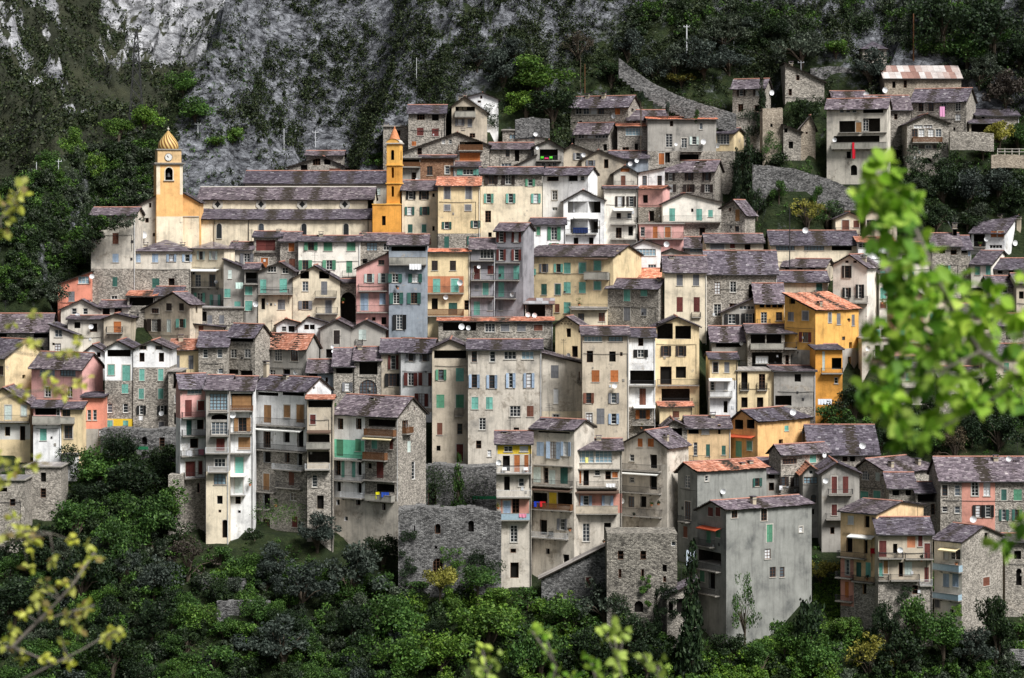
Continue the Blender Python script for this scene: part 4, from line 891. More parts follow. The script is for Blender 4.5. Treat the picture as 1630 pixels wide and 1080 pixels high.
house|328 364 620 860|e:598|grey|d=10 lo=cream,751|tall narrow house with a big blue glazed box room above a fanlight arch|n - 348 640 28x26;B 333 364 656 3 s;A - 350 664 27x9;n - 350 682 26x20;B 336 364 693 8 d;c m 351 708 14x20;B 328 364 721 9 i;n - 350 737 18x14;B 332 364 751 8 i;a - 350 763 20x18;k - 350 796 9x13;A - 360 842 8x28;k - 350 814 5x5
house|364 403 621 840|e:600|white|d=10|tall narrow house with a brown wooden enclosed loggia beside the blue box room|L 368 402 627 653;c c 385 640 30x20;B 365 403 654 8 w;S 371 660 5;o c 386 676 12x22;B 366 402 689 9 d;c c 389 706 20x20;B 364 400 721 9 i;c t 381 741 12x26;W 368 392 757 w;c w 380 773 12x24;B 368 391 788 8 i;k - 379 796 9x13;k - 381 815 5x5
house|403 488 622 845|e:602|white|c=488,35,527 d=11 lo=stone,716|wide white lilac house with three brown shuttered doors on one long balcony|L 411 443 624 631;L 450 484 624 631;c c 426 659 11x28;c c 457 655 10x20;c c 478 659 11x28;B 403 487 675 12 d;W 408 485 682 w;k - 425 700 12x26;k - 456 696 10x17;k - 478 698 10x28;B 402 487 714 10 d;k - 425 728 12x18;k - 457 728 9x17;k - 477 732 9x24;B 438 485 746 9 i;c c 424 767 10x27;B 407 440 781 8 d;c r 464 762 8x22;B 444 482 775 9 d;k - 424 798 11x24;B 412 432 809 8 d;n - 467 791 10x14;c m 469 831 9x18;k - 424 836 11x20;k - 500 618 4x4;C 455 600;C 418 578
house|489 530 635 846|e:631:t|tan|d=3 Y=365.2 lo=stone,748|narrow tan house with open loft and one maroon shutter, right of the white lilac house|L 490 528 636 649;c m 498 668 8x16;W 489 527 688 b;L 490 525 692 711;B 488 526 713 9 s;L 490 525 719 737;B 486 525 747 9 i;a - 501 766 9x20;k - 510 800 10x22
house|531 563 582 640|e:555|stone|d=8|stone house with an open dark loft over one grey shuttered window|L 535 562 584 595;o y 553 616 8x15
house|564 606 573 642|e:553|stone|d=8|house with a deep open room above one large arched barred window|L 572 601 577 597;a - 586 617 28x24;C 573 552
house|573 607 541 558|f|grey|d=6|low flat roofed loggia behind the house with the large arched barred window|L 578 606 542 551
house|607 638 561 642|e:540|tan||narrow tan house with tall purple brown shutters in two rows|o m 626 577 9x22;o k 625 605 12x20
house|638 687 558 668|e:531|white|c=687,20,698|pinkish white house with paired brown shutters and a grey window row above|o y 654,676 569 7x13;o m 654,677 604 9x20;o m 671 637 10x20;p ta 676 687 650 656
house|688 745 555 750|g:717,541,553|tan|d=10|tall greenish grey house with bright green and turquoise shutters under a black open gable|L 691 742 558 571;o g 702 597 8x17;c t 732 597 12x21;c g 701 639 13x21;c g 732 639 12x21;B 724 738 662 12 d;c r 700 683 9x18;n - 732 683 8x17;k - 698 714 7x9;c m 732 721 11x27
house|745 862 556 775|e:541|plaster|d=10|wide weathered plaster house with pale blue shutters and a slate roof, centre of the village|n - 755,784 568 9x17;n - 812,840 566 19x12;o b 755 607 9x22;o b 783 608 9x22;o b 813 606 7x23;o b 842 606 9x23;c t 756,779 642 10x19;n - 820 655 17x17;c r 844 655 11x18;n - 768 675 10x20;k - 762 708 8x12;n - 779 722 7x10;n - 767 750 9x12;k - 822,845 683 9x4;C 752 545
house|863 932 580 690|g:863,563,580|plaster|d=10 lo=cream,655|weathered stone and plaster house with a narrow balcony niche and a roof falling right|c y 883 592 13x21;n - 885 631 9x25;k - 922 599 3x14;B 919 926 610 7 d;n - 885 664 10x8
house|927 1001 533 700|e:520|tan|d=10|tall stone and tan house with two orange shutters in its middle storey|n - 944 540 28x9;n - 980 540 22x9;k - 939 568 10x18;k - 975 568 10x17;k - 989 564 4x7;c o 948,978 599 12x19;S 977 614 4;o r 937 634 8x16;o y 977 634 9x17;n - 938 666 10x17;o b 977 667 9x16;c y 956 663 12x25;C 965 524
house|1001 1043 536 684|e:523|white|lo=stone,648|white house with a black shuttered window over a glazed cluttered gallery|k - 1020 544 9x14;o k 1020 563 10x13;L 1003 1042 590 612;B 1002 1043 614 8 d;c r 1023 632 10x26;W 1008 1043 648 w;o o 1023 660 10x14;B 1006 1043 676 6 d
house|1050 1102 647 685|e:643:t|yellow|d=7|plain pale yellow wall with one small brown window under a thin orange eave|c r 1076 660 10x11
house|1058 1094 681 740|g:1072,669,680|stone|d=8|small stone house under a dark open gable left of the sandy house with green shutters|L 1062 1086 682 694
house|1094 1163 681 740|e:663|sand|d=9|sandy yellow house with dark green shutters above a low balcony|L 1096 1112 683 691;n - 1123 687 13x8;k - 1145 684 5x15;n - 1107 715 7x20;c n 1127 717 7x18;c n 1152 717 6x15;B 1098 1130 733 8 d;C 1135 660
house|1163 1205 670 740|g:1182,653,670|amber2|c=1206,45,1290 d=12|sandy gabled house with two turquoise shutters and an open loft under its left gable|L 1170 1183 668 684;L 1189 1201 668 683;W 1163 1203 694 o;c t 1176 715 9x26;c t 1193 710 8x14;L 1213 1237 675 684;c t 1252 682 7x9;k - 1243 707 6x15;S 1261 656 5;C 1276 668
house|1079 1110 750 895|g:1091,737,750:t|cement|c=1110,58,1220 d=12|long grey rendered house with an orange tiled roof and one green shuttered window|n - 1094 767 8x20;n - 1125 762 6x8;o n 1205 768 7x14;S 1151 782 4;C 1189 741;C 1202 738;n - 1095 813 9x28;B 1086 1099 829 6 d;c r 1091 847 7x18
house|1243 1319 722 805|e:709|stone|c=1243,-30,1238|stone half timbered house with a strip window and a turquoise pair|n - 1257 735 22x9;c t 1294 729 10x15;S 1308 724 4;o d 1243 767 7x14;o d 1268 767 8x14;B 1238 1278 786 7 d
house|1211 1242 752 800|e:729|grey||small dark house sunk under a purple slate roof right of the long grey house|k - 1228 758 10x8;k - 1228 775 8x12
house|1278 1307 753 835|g:1290,741,753:t|grey|d=8|grey gabled house with a white framed strip window under an orange roof|n - 1289 765 22x10;n - 1291 752 7x7;a - 1295 794 8x14;k - 1293 815 7x9
house|1308 1368 753 870|g:1332,737,753|grey|d=9|grey gabled house with maroon shuttered doors on stacked balconies|c m 1328,1346 772 9x26;B 1318 1356 787 9 d;c m 1328 812 8x18;n - 1348 812 8x16;B 1314 1360 826 9 d;S 1314 765 4;k - 1325 845 7x12;k - 1348 845 7x12
house|1290 1398 722 742|e:677|stone|d=12|long stone barn-like house under a very wide dark slate roof on the right|k - 1345 731 8x8;k - 1357 731 8x8;S 1373 709 5;c t 1394 727 7x8
house|531 632 662 880|e:633|white|c=633,32,678 d=11 lo=plaster,795 st=1|white and stone house with bright mint green balcony walls and a tall rubble stone side|p mt 531 580 699 728;p st 581 632 662 795;k - 542,571 675 9x18;c g 541 713 10x26;c g 570 709 9x20;B 528 580 730 9 d;k - 538,572 744 8x26;c t 546,563 746 6x28;B 528 580 763 9 d;k - 539 775 7x15;k - 572 778 7x20;B 546 580 791 8 i;k - 570 800 7x9;k - 538 800 5x8;k - 551 826 6x7;L 587 630 667 681;B 584 631 693 11 w;W 583 629 697 c;c t 596 707 9x16;c m 623 707 6x17;B 582 617 731 12 w;k - 588 742 7x9;c m 605 748 10x26;B 582 631 763 9 d;L 600 628 770 785;B 586 628 795 9 s;k - 611 807 6x12;k - 650,660 651 3x7;k - 645 677 12x16;B 640 652 690 8 w;c w 651 711 5x18;n - 658 749 5x28;k - 667 805 4x8;C 558 640;C 594 636
house|790 846 706 930|e:687|plaster|d=10|narrow house with a yellow top band, orange doors and a pink lower balcony storey|p ye 792 846 707 723;p pk 797 842 795 825;n - 809 715 14x9;n - 834 715 14x9;k - 806 738 12x25;c o 823 738 9x26;c o 838 738 7x26;B 791 846 753 10 i;S 795 736 4;k - 807 770 10x22;n - 830 768 9x14;B 791 845 791 11 i;c b 807 808 11x20;k - 821 808 11x28;B 787 843 827 10 b;n - 818 850 11x28;k - 817 877 9x6;k - 819 908 13x24;C 803 690
house|847 913 684 915|e:669|plaster|c=914,30,946 d=11|house with pale blue shutters above crowded dark balconies in the lower central row|L 857 907 686 691;c b 860 715 12x23;o b 881 717 10x26;o b 901 715 8x22;B 850 912 739 2 s;c w 855 756 11x24;k - 869 757 8x24;c w 879 760 9x22;c n 898 757 12x26;B 849 912 771 9 d;W 848 912 778 b;p ye 874 886 784 808;L 849 871 784 807;L 888 911 784 807;B 848 912 809 10 w;k - 865 840 11x24;o y 895 835 8x17;B 846 905 854 8 i;k - 872 878 6x9;k - 901 892 10x17;C 857 670
house|915 990 716 905|e:699|plaster|d=10|house with a wide glazed top gallery two floors above pink walls and blue shutters|p pk 914 990 786 817;n - 932 727 26x19;n - 961 727 26x19;B 914 988 746 2 s;c o 921 760 8x20;k - 933 761 8x24;k - 968 757 8x14;c o 979 756 9x10;n - 951 753 10x10;B 917 984 775 8 d;W 913 985 783 b;o b 933 797 9x16;o b 967 797 9x16;B 914 983 817 12 t;n - 933 848 11x28;k - 967 846 11x26;k - 929 886 13x8;C 953 697
house|990 1056 706 870|g:1028,686,712|plaster|c=1062,32,1096 d=11|gabled house with orange attic shutters above three stacked balconies, left of a blank white wall|c o 1019 705 8x13;c o 1036 705 9x13;n - 1006 729 7x12;k - 1040 735 12x22;B 991 1053 747 10 d;W 993 1052 752 w;n - 1006 764 7x9;k - 1040 768 12x24;B 991 1053 782 10 d;n - 1005 799 10x18;k - 1024 799 10x18;B 989 1054 819 12 d;S 994 797 4;k - 1015 840 4x5;C 1072 695
ruin|966 1078 850 1012|f|stone_dark|d=7|massive stone ruin with small square and slit windows below the lower central row|k - 988,1024 884 10x15;k - 987,1023 913 5x14;k - 1058 905 6x12;k - 1058 922 4x10;A - 1017 966 15x18;n - 1072 866 6x8
ruin|862 966 920 962|g:965,868,868:f|stone_grey|d=3|sloping stone ramp wall with a small maroon door beside the massive ruin|c m 937 927 9x16
ruin|1062 1109 948 1030|g:1109,925,925|stone|d=5|small roofed stone ruin with ivy at the foot of the big grey house|k - 1084 965 13x24;k - 1068 968 6x18
ruin|634 798 815 935|f|stone_grey|d=4|long ruined grey stone wall house with arched openings below the rubble stone side|A - 697 842 9x16;A - 750 838 9x18;A - 697 905 16x32;k - 767 892 9x18;k - 660 842 3x8;k - 694 872 4x4
house|1110 1155 811 1020|g:1134,798,811|cement|c=1156,60,1292 d=15|big blank grey rendered house with maroon attic shutters and one tall pale green shutter|c m 1131 815 8x13;c m 1143 815 8x13;W 1118 1149 839 o;c g 1128 853 7x24;c g 1143 849 7x13;B 1112 1138 866 10 d;L 1112 1148 874 900;B 1112 1148 903 10 d;k - 1133 924 10x27;c g 1118 916 8x20;B 1112 1147 941 9 d;n - 1169 819 10x12;n - 1216 819 9x20;c g 1225 849 9x27;n - 1275 843 6x10;n - 1222 882 9x16;n - 1230 911 9x16;n - 1245 911 8x15;C 1207 795
house|1357 1412 750 815|g:1380,731,752|stone|c=1413,50,1492 d=14|weathered stone gabled house with two faded mint shutters and an arched pale window|a - 1378 757 11x15;c w 1397 759 7x12;c t 1376 790 12x14;c t 1396 789 12x16;C 1428 738;C 1471 734
house|1415 1458 776 822|e:753|stone|d=8|stone house with two black square openings right of the faded mint shutters|k - 1426 785 10x9;k - 1446 785 8x9;C 1466 760
house|1458 1495 784 830|e:768|stone|d=7|stone house with a brown open gallery beside the long house with the pink middle|L 1461 1493 787 800;k - 1463 809 6x12;n - 1485 811 7x17
house|1497 1645 764 858|e:728|stone|d=10|long stone house with a pink rendered middle and green shutters at the right edge|p pk 1531 1584 765 856;n - 1504 781 9x17;n - 1524 781 8x17;n - 1552,1571 779 10x21;n - 1504 811 8x9;n - 1524 812 8x11;o k 1557 814 9x20;o k 1573 814 9x20;c n 1598 788 9x17;c g 1620 788 13x17;o n 1598 820 7x17;o n 1619 820 7x17;S 1548 826 5;S 1605 730 4;C 1585 728;C 1552 742;C 1618 736
house|1338 1394 818 1000|e:799|sand|c=1395,38,1470 d=11 lo=stone,927|sandy house with stacked balconies and a pink strip down its left corner|p pk 1338 1359 887 964;n - 1354 828 9x15;k - 1380 831 8x18;W 1354 1394 853 w;k - 1352 867 9x26;k - 1378 869 7x26;B 1337 1380 885 9 d;n - 1349 903 6x26;B 1334 1358 918 9 d;c o 1348 939 6x26;B 1334 1358 955 9 d;c n 1367 907 9x22;c t 1382 907 8x22;B 1360 1394 924 9 d;k - 1376 938 7x16
house|1398 1484 849 1001|e:824|tan|d=8 Y=343 lo=stone,926|tan house with a bright red panel, between the sandy house and the rubble stone side|p or 1444 1457 854 872;c m 1405 874 12x26;S 1432 875 5;k - 1425 874 6x16;B 1398 1436 888 9 d;c m 1465 861 7x18;c m 1476 878 10x26;B 1440 1484 889 9 d;c t 1401 907 8x22;c c 1410 903 6x20;B 1398 1415 924 9 d;k - 1434 907 6x24;c w 1446 905 12x22;B 1417 1462 923 9 d;c m 1475 915 8x24;B 1464 1484 932 8 i;k - 1457 939 9x14;k - 1452 967 5x6;C 1424 840;C 1456 843
house|1487 1530 862 1030|e:838|ivory|c=1531,45,1596 d=11 st=1|ivory fronted house with pale blue balconies and a huge rubble stone side, lower right|n - 1506,1517,1525 883 7x17;W 1500 1528 874 c;B 1484 1532 905 11 b;c b 1506,1521 924 9x22;B 1484 1531 950 9 b;c y 1492 959 7x16;k - 1515 975 6x10;k - 1571 856 8x16;c r 1570 926 11x15
house|1588 1617 878 914|f|white|d=4|small white and grey box room bracketed on the big rubble stone side|k - 1592 889 5x8;k - 1608 889 14x16
house|1600 1670 862 960|e:850|stone|d=8|stone house with a dark arched doorway at the lower right edge|A - 1622 919 10x28;k - 1620 884 12x14;n - 1640 884 10x14
house|40 97 744 815|f|stone|d=6|grey rubble stone base house with two dark windows, one above the other, at lower left|k - 69 760 8x16;k - 69 785 8x16
house|-30 39 765 870|f|stone|d=6|broken stone terrace house at the left edge behind yellow blossom|k - 20 800 8x10;k - 5 780 14x6
shed|99 124 724 750|f|white|d=3|little white box room with a grey door hanging below the narrow yellow house|c y 109 736 7x20
ruin|160 284 688 735|f|stone_grey|d=4|dark ivy covered stone wall below the white gabled houses, with a green trough|A - 230 702 9x12;k - 258 706 9x18;p gr 216 236 711 716
buttress|268 292 757 845|f|stone|d=3|tall tapering grey stone buttress left of the pink topped narrow house|
ruin|672 790 748 815|f|stone_grey|d=5|rough stone terrace wall above the long ruined wall, with a dark recess|A - 688 790 12x40;p gr 752 790 790 795
house|1495 1562 600 655|e:584|stone||stone house seen dimly under the lower edge of the leafy branch|k - 1512 612 8x12;k - 1532 612 8x12;c g 1550 612 8x12;k - 1520 635 10x14
house|1432 1492 584 640|e:568|pale||pale house under the lower left part of the leafy branch|c t 1446 600 8x13;k - 1468 600 8x13;B 1434 1490 616 9 d
house|1564 1640 566 640|e:548|tan||tan house behind the right end of the branch with two green shutters|c g 1580 585 8x14;c g 1602 585 8x14;k - 1592 615 9x14
''')
# ------------------------------------------------------------------ noise
def vnoise(x, y, seed=0):
    xi = np.floor(x).astype(np.int64); yi = np.floor(y).astype(np.int64); xf = x - xi; yf = y - yi
    def hsh(a, b):
        n = (a * 374761393 + b * 668265263 + seed * 974634777) & 0xffffffff
        n = ((n ^ (n >> 13)) * 1274126177) & 0xffffffff
        return ((n ^ (n >> 16)) & 0xffff) / 65535.0
    u = xf*xf*(3-2*xf); v = yf*yf*(3-2*yf)
    return (hsh(xi, yi)*(1-u) + hsh(xi+1, yi)*u)*(1-v) + (hsh(xi, yi+1)*(1-u) + hsh(xi+1, yi+1)*u)*v
def fbm(x, y, seed=0, oc=5, ridged=False):
    s = 0; a = .5; t = 0
    for o in range(oc):
        n = vnoise(x, y, seed + o*17)
        if ridged: n = 1 - np.abs(2*n - 1)
        s = s + a*n; t += a; a *= .5; x = x*2.03 + 11.3; y = y*2.03 + 5.7
    return s / t

# ------------------------------------------------------------------ hillside
GX0, GX1, GY0, GY1, GS = -150.0, 150.0, 285.0, 640.0, 1.0
gx = np.arange(GX0, GX1 + .1, GS); gy = np.arange(GY0, GY1 + .1, GS)
XX, YY = np.meshgrid(gx, gy)
def base_curve(Y):
    ys = [200, 300, 338, 345, 465, 480, 520, 640]; zs = [-92, -78, -61.5, -57, 31, 46, 92, 200]
    return np.interp(Y, ys, zs)
Z0 = base_curve(YY)
PXs = CX + XX * F / YY
PYs = np.interp(PXs, [-400, 0, 60, 130, 190, 262, 300, 335, 372, 400, 440], [330, 292, 268, 228, 200, 178, 118, 78, 12, -60, -800])
cap = (HY - PYs) * YY / F
capz = cap - np.maximum(0, (Z0 - cap)) * .35 - .12*np.maximum(0, YY-470)
left = Z0 > cap
Z0 = np.where(left, np.minimum(Z0, capz), Z0)
rockmask = np.clip((YY - 462 - 12*np.sin(XX*.05)) / 10, 0, 1)
rockmask = np.maximum(rockmask, np.clip((YY-446)/8, 0, 1) * np.clip((-(XX) - 18)/6, 0, 1) * np.clip((XX+62)/5, 0, 1))
sx = XX*.11 + YY*.05; sy = YY*.13 + Z0*.06 - XX*.05
rock = (fbm(sx, sy, 3, 6, True) - .55) * 19 + (fbm(XX*.34+YY*.2, YY*.25-XX*.2, 9, 4, True) - .5) * 7
Z0 = Z0 + rock * rockmask * np.clip((YY-450)/25, .25, 1)
Z0 = Z0 + (fbm(XX*.06, YY*.06, 21, 4) - .5) * 5 * (1 - rockmask) * np.clip((np.abs(XX-5)-60)/30, .25, 1)

ph = (Z0*.9 + XX*.42 + YY*.25)/6.5 + fbm(XX*.09, YY*.09, 31, 4)*2.2; frc = ph - np.floor(ph)   # tilted ledges in the rock
Z0 = Z0 + (3.4*(np.clip((frc-.5)/.22+.5, 0, 1) - frc)) * rockmask * np.clip(fbm(XX*.05, YY*.05, 8, 3)*2.2 - .3, 0, 1)
Z0 = Z0 + (fbm(XX*.8, YY*.8, 51, 3, True) - .5) * 1.3 * rockmask
solve_depths()
CONS = []
for h in HOUSES:
    xa, xb = (h['xl']-CX)*h['Y']/F, (h['xr']-CX)*h['Y']/F
    zb = (HY - h['bot']) * h['Y'] / F + (0.0 if h['bot'] < 980 else .5)
    dep = 3.0 if h['kind'] in ('ruin', 'buttress') else 4.0
    CONS.append((xa, xb, h['Y'], dep, zb))
CONS += [((145-CX)*430/F, (640-CX)*430/F, 430, 14, (HY-392)*430/F)]
for xa, xb, Y, dep, zb in CONS:
    dx = np.maximum(0, np.maximum(xa - 1 - XX, XX - xb - 1)); dy = np.maximum(0, np.maximum((Y - 2.5) - YY, YY - (Y + dep)))
    Z0 = np.minimum(Z0, zb - .4 + np.sqrt(dx*dx*2.2 + dy*dy) * 1.7)
    back = np.clip(Y - YY, 0, 17); far = np.maximum(0, Y - 17 - YY)       # the lane and gardens falling away in front
    Z0 = np.minimum(Z0, np.where(YY < Y, zb - .4 - back*.62 + (dx*1.5 + far) * 1.7, 1e3))
ZT = Z0
def ground(x, y):
    fx = (x - GX0) / GS; fy = (y - GY0) / GS
    i = int(min(max(fx, 0), len(gx)-2)); j = int(min(max(fy, 0), len(gy)-2)); u = min(max(fx - i, 0), 1); v = min(max(fy - j, 0), 1)
    return float((ZT[j, i]*(1-u) + ZT[j, i+1]*u)*(1-v) + (ZT[j+1, i]*(1-u) + ZT[j+1, i+1]*u)*v)
def hit(px, py, y0=288.0, y1=638.0):
    """first ground point seen through a pixel"""
    dx, dz = (px-CX)/F, (HY-py)/F; Y = y0
    while Y < y1:
        if ground(dx*Y, Y) >= dz*Y: return (dx*Y, Y, ground(dx*Y, Y))
        Y += .6
    return None

def grid_mesh(name, X, Y, Z, mat, smooth=False, attr=None):
    ny, nx = X.shape
    co = np.stack([X, Y, Z], -1).reshape(-1, 3).astype(np.float32)
    i = np.arange(ny-1)[:, None]*nx + np.arange(nx-1)[None, :]
    fc = np.stack([i, i+1, i+nx+1, i+nx], -1).reshape(-1, 4)
    return np_mesh(name, co, fc, [mat], smooth=smooth, attr=attr)
def np_mesh(name, co, fc, mats, mi=None, smooth=False, attr=None):
    me = D.meshes.new(name); k = fc.shape[1]
    me.vertices.add(len(co)); me.vertices.foreach_set('co', np.ascontiguousarray(co, np.float32).ravel())
    me.loops.add(fc.size); me.loops.foreach_set('vertex_index', np.ascontiguousarray(fc, np.int32).ravel())
    me.polygons.add(len(fc)); me.polygons.foreach_set('loop_start', np.arange(0, fc.size, k, dtype=np.int32)); me.polygons.foreach_set('loop_total', np.full(len(fc), k, np.int32))
    if mi is not None: me.polygons.foreach_set('material_index', mi.astype(np.int32))
    if smooth: me.polygons.foreach_set('use_smooth', np.ones(len(fc), bool))
    for m in mats: me.materials.append(M[m] if isinstance(m, str) else m)
    if attr is not None: a = me.attributes.new('rock', 'FLOAT', 'POINT'); a.data.foreach_set('value', attr.astype(np.float32).ravel())
    me.update(calc_edges=True); return me

def hill_mat(name, rock_lo, rock_hi, green, gsc, slope0, slope1, patch=.5, far=False):
    t = NT(name); tc = t.add("ShaderNodeTexCoord"); v = tc.outputs['Object']; k = .12 if far else 1
    mp = t.add("ShaderNodeMapping"); mp.inputs['Rotation'].default_value = (.3, .7, .5); mp.inputs['Scale'].default_value = (.30*k, .42*k, .5*k); t.link(v, mp.inputs['Vector'])
    vo = t.add("ShaderNodeTexVoronoi", feature='DISTANCE_TO_EDGE', i_Scale=1.1); 
    nz = t.add("ShaderNodeTexNoise", i_Scale=.8*k, i_Detail=5); t.link(v, nz.inputs['Vector'])
    t.link(t.mix(mp.outputs[0], nz.outputs['Color'], .6, 'ADD'), vo.inputs['Vector'])
    n2 = t.noise(mp.outputs[0], 1.6, 10, .7)
    rock = t.ramp(n2, [(.36, rock_lo), (.5, tuple(a*.6+b*.4 for a, b in zip(rock_lo, rock_hi))), (.66, rock_hi)])
    rock = t.mix(rock, t.ramp(vo.outputs['Distance'], [(0, G(.18)), (.06, G(1))]), .9, 'MULTIPLY')
    n1 = t.noise(v, gsc, 6, .7)
    gr = t.ramp(n1, [(.3, green[0]), (.5, green[1]), (.7, green[2])])
    g = t.add("ShaderNodeNewGeometry"); sp = t.add("ShaderNodeSeparateXYZ"); t.link(g.outputs['Normal'], sp.inputs[0])
    ad = t.add("ShaderNodeMath", operation='MULTIPLY_ADD', i_1=patch, i_2=-patch*.5); t.link(t.noise(v, .13*k*4, 5, .7), ad.inputs[0])
    a2 = t.add("ShaderNodeMath", operation='ADD'); t.link(sp.outputs['Z'], a2.inputs[0]); t.link(ad.outputs[0], a2.inputs[1])
    if True:
        ra = t.add("ShaderNodeAttribute", attribute_name='rock'); a3 = t.add("ShaderNodeMath", operation='MULTIPLY_ADD', i_1=-.34); t.link(ra.outputs['Fac'], a3.inputs[0]); t.link(a2.outputs[0], a3.inputs[2]); a2 = a3
    fac = t.ramp(a2.outputs[0], [(slope0, G(0)), (slope1, G(1))])
    t.bump(n2, 1.0, .5 / k if far else 1.6)
    return t.out(t.mix(rock, gr, fac))
M['hill'] = hill_mat('rocky_hillside', (.02, .022, .027), (.36, .375, .41), ((.008, .014, .005), (.02, .032, .01), (.045, .058, .02)), .5, .36, .48)
M['farhill'] = hill_mat('far_mountain', (.17, .175, .19), (.66, .665, .69), ((.014, .016, .010), (.026, .030, .018), (.055, .058, .032)), .02, .40, .50, .9, True)
o = put('hillside', grid_mesh('hillside', XX, YY, ZT, 'hill', False, rockmask)); tag(o, 'steep hillside of grey rock and dark green slopes under and above the village', 'hill', kind='structure')
# wide ground sheet under and beyond the hill
gx2 = np.linspace(-2600, 2600, 66); gy2 = np.concatenate([np.linspace(-60, 285, 12), np.linspace(330, 3200, 30)])
X2, Y2 = np.meshgrid(gx2, gy2)
Zg = np.interp(Y2, [-60, 0, 60, 200, 285, 640, 3200], [-8, -9, -40, -95, -95, -100, -60])
inside = (np.abs(X2) < 150) & (Y2 > 285) & (Y2 < 640); Zg = np.where(Y2 > 285, -100, Zg)
M['ground'] = hill_mat('valley_ground', (.10, .105, .11), (.3, .3, .3), ((.018, .03, .012), (.035, .05, .02), (.06, .075, .03)), .3, .3, .5)
o = put('ground', grid_mesh('ground', X2, Y2, Zg, 'ground')); tag(o, 'wooded valley floor below the village', 'ground', kind='structure')
# far mountain seen through the gap at the upper left
fx = np.linspace(-420, 100, 420); fy = np.linspace(980, 1900, 420); FX, FY = np.meshgrid(fx, fy)
FZ = -40 + (FY - 980) * .52
dist_g = (FX - (-0.128*FY)) 
FZ = FZ - 120*np.exp(-(dist_g/75)**2) * np.clip((FY-1000)/300, .2, 1) + np.clip((-dist_g-70)/160, 0, 2)*75 + np.clip((dist_g-60)/160, 0, 2)*60
FZ += (fbm(FX*.011 + FY*.006, FY*.012 - FX*.004, 41, 6, True) - .5) * 130 + (fbm(FX*.05+FY*.03, FY*.05-FX*.02, 45, 5, True) - .5) * 34
far_px = CX + FX*F/FY; far_py = HY - FZ*F/FY; gap = np.clip(1.6 - np.abs(far_px - 285)/90, 0, 1) * np.clip((150 - far_py)/60, 0, 1); far_rock = .75*gap - 1.1*(1-gap) + 1.2*(1-gap)*np.clip((fbm(FX*.014+FY*.008, FY*.014-FX*.006, 71, 4) - .56)*14, 0, 1)
o = put('far_mountain', grid_mesh('far_mountain', FX, FY, FZ, 'farhill', False, far_rock)); tag(o, 'pale rocky mountain far behind the bell tower', 'mountain', kind='structure')
# ------------------------------------------------------------------ foliage
def leaf_mat(name, lo, mid, hi, tr=.25):
    t = NT(name); g = t.add("ShaderNodeNewGeometry"); oi = t.add("ShaderNodeObjectInfo")
    col = t.ramp(g.outputs['Random Per Island'], [(0, lo), (.55, mid), (1, hi)])
    tc = t.add("ShaderNodeTexCoord"); cl = t.ramp(t.noise(tc.outputs['Object'], .55, 3, .6), [(.35, G(.6)), (.65, G(1.3))])
    col = t.mix(col, cl, 1.0, 'MULTIPLY')
    col = t.mix(col, t.ramp(oi.outputs['Random'], [(0, (.75, .75, .8)), (.5, G(1)), (1, (1.2, 1.15, .9))]), 1.0, 'MULTIPLY')
    t.out(col); t.b.inputs['Roughness'].default_value = .6; t.b.inputs['Specular IOR Level'].default_value = .25
    if tr:
        tl = t.add("ShaderNodeBsdfTranslucent"); ms = t.add("ShaderNodeMixShader", i_0=tr); t.link(col, tl.inputs[0])
        t.link(t.b.outputs[0], ms.inputs[1]); t.link(tl.outputs[0], ms.inputs[2]); t.link(ms.outputs[0], t.n['Material Output'].inputs[0])
    return t.m
LEAF = dict(bright=leaf_mat('leaf_fresh_green', (.035, .085, .012), (.09, .185, .025), (.18, .29, .05)),
    green=leaf_mat('leaf_mid_green', (.018, .050, .010), (.045, .105, .02), (.10, .19, .04)),
    dark=leaf_mat('leaf_dark_green', (.008, .018, .008), (.018, .036, .014), (.04, .07, .025)),
    olive=leaf_mat('leaf_olive_grey', (.022, .034, .026), (.05, .068, .053), (.105, .13, .105)),
    yellow=leaf_mat('leaf_yellow_green', (.12, .12, .02), (.24, .23, .04), (.38, .36, .09)),
    brown=leaf_mat('leaf_brown_twigs', (.035, .028, .020), (.07, .055, .042), (.12, .10, .075)),
    scrub=leaf_mat('leaf_scrub', (.008, .015, .006), (.018, .031, .011), (.05, .065, .026), .1))
M['bark'] = plain('bark', (.10, .08, .06), .9, .1, .5)
def leaf_cloud(rs, cen, rad, n, size):
    """n small quads scattered through lobes; cen (k,3), rad (k,)"""
    k = len(cen); w = rad**2; idx = rs.choice(k, n, p=w/w.sum())
    d = rs.normal(size=(n, 3)); d /= np.linalg.norm(d, axis=1)[:, None]
    r = rad[idx] * (rs.uniform(.35, 1.0, n) ** .6) * (1 + .22*rs.normal(size=n)*.5)
    p = cen[idx] + d * r[:, None] * np.array([1, 1, .82])
    a = rs.normal(size=(n, 3)) + d*.6; a /= np.linalg.norm(a, axis=1)[:, None]
    u = np.cross(a, rs.normal(size=(n, 3))); u /= np.linalg.norm(u, axis=1)[:, None]; v = np.cross(a, u)
    s = size * rs.uniform(.6, 1.5, n)[:, None]; u = u*s; v = v*s*.62
    co = np.stack([p-u, p+v*.9, p+u, p-v*.9], 1).reshape(-1, 3)
    return co
CROWN = {}
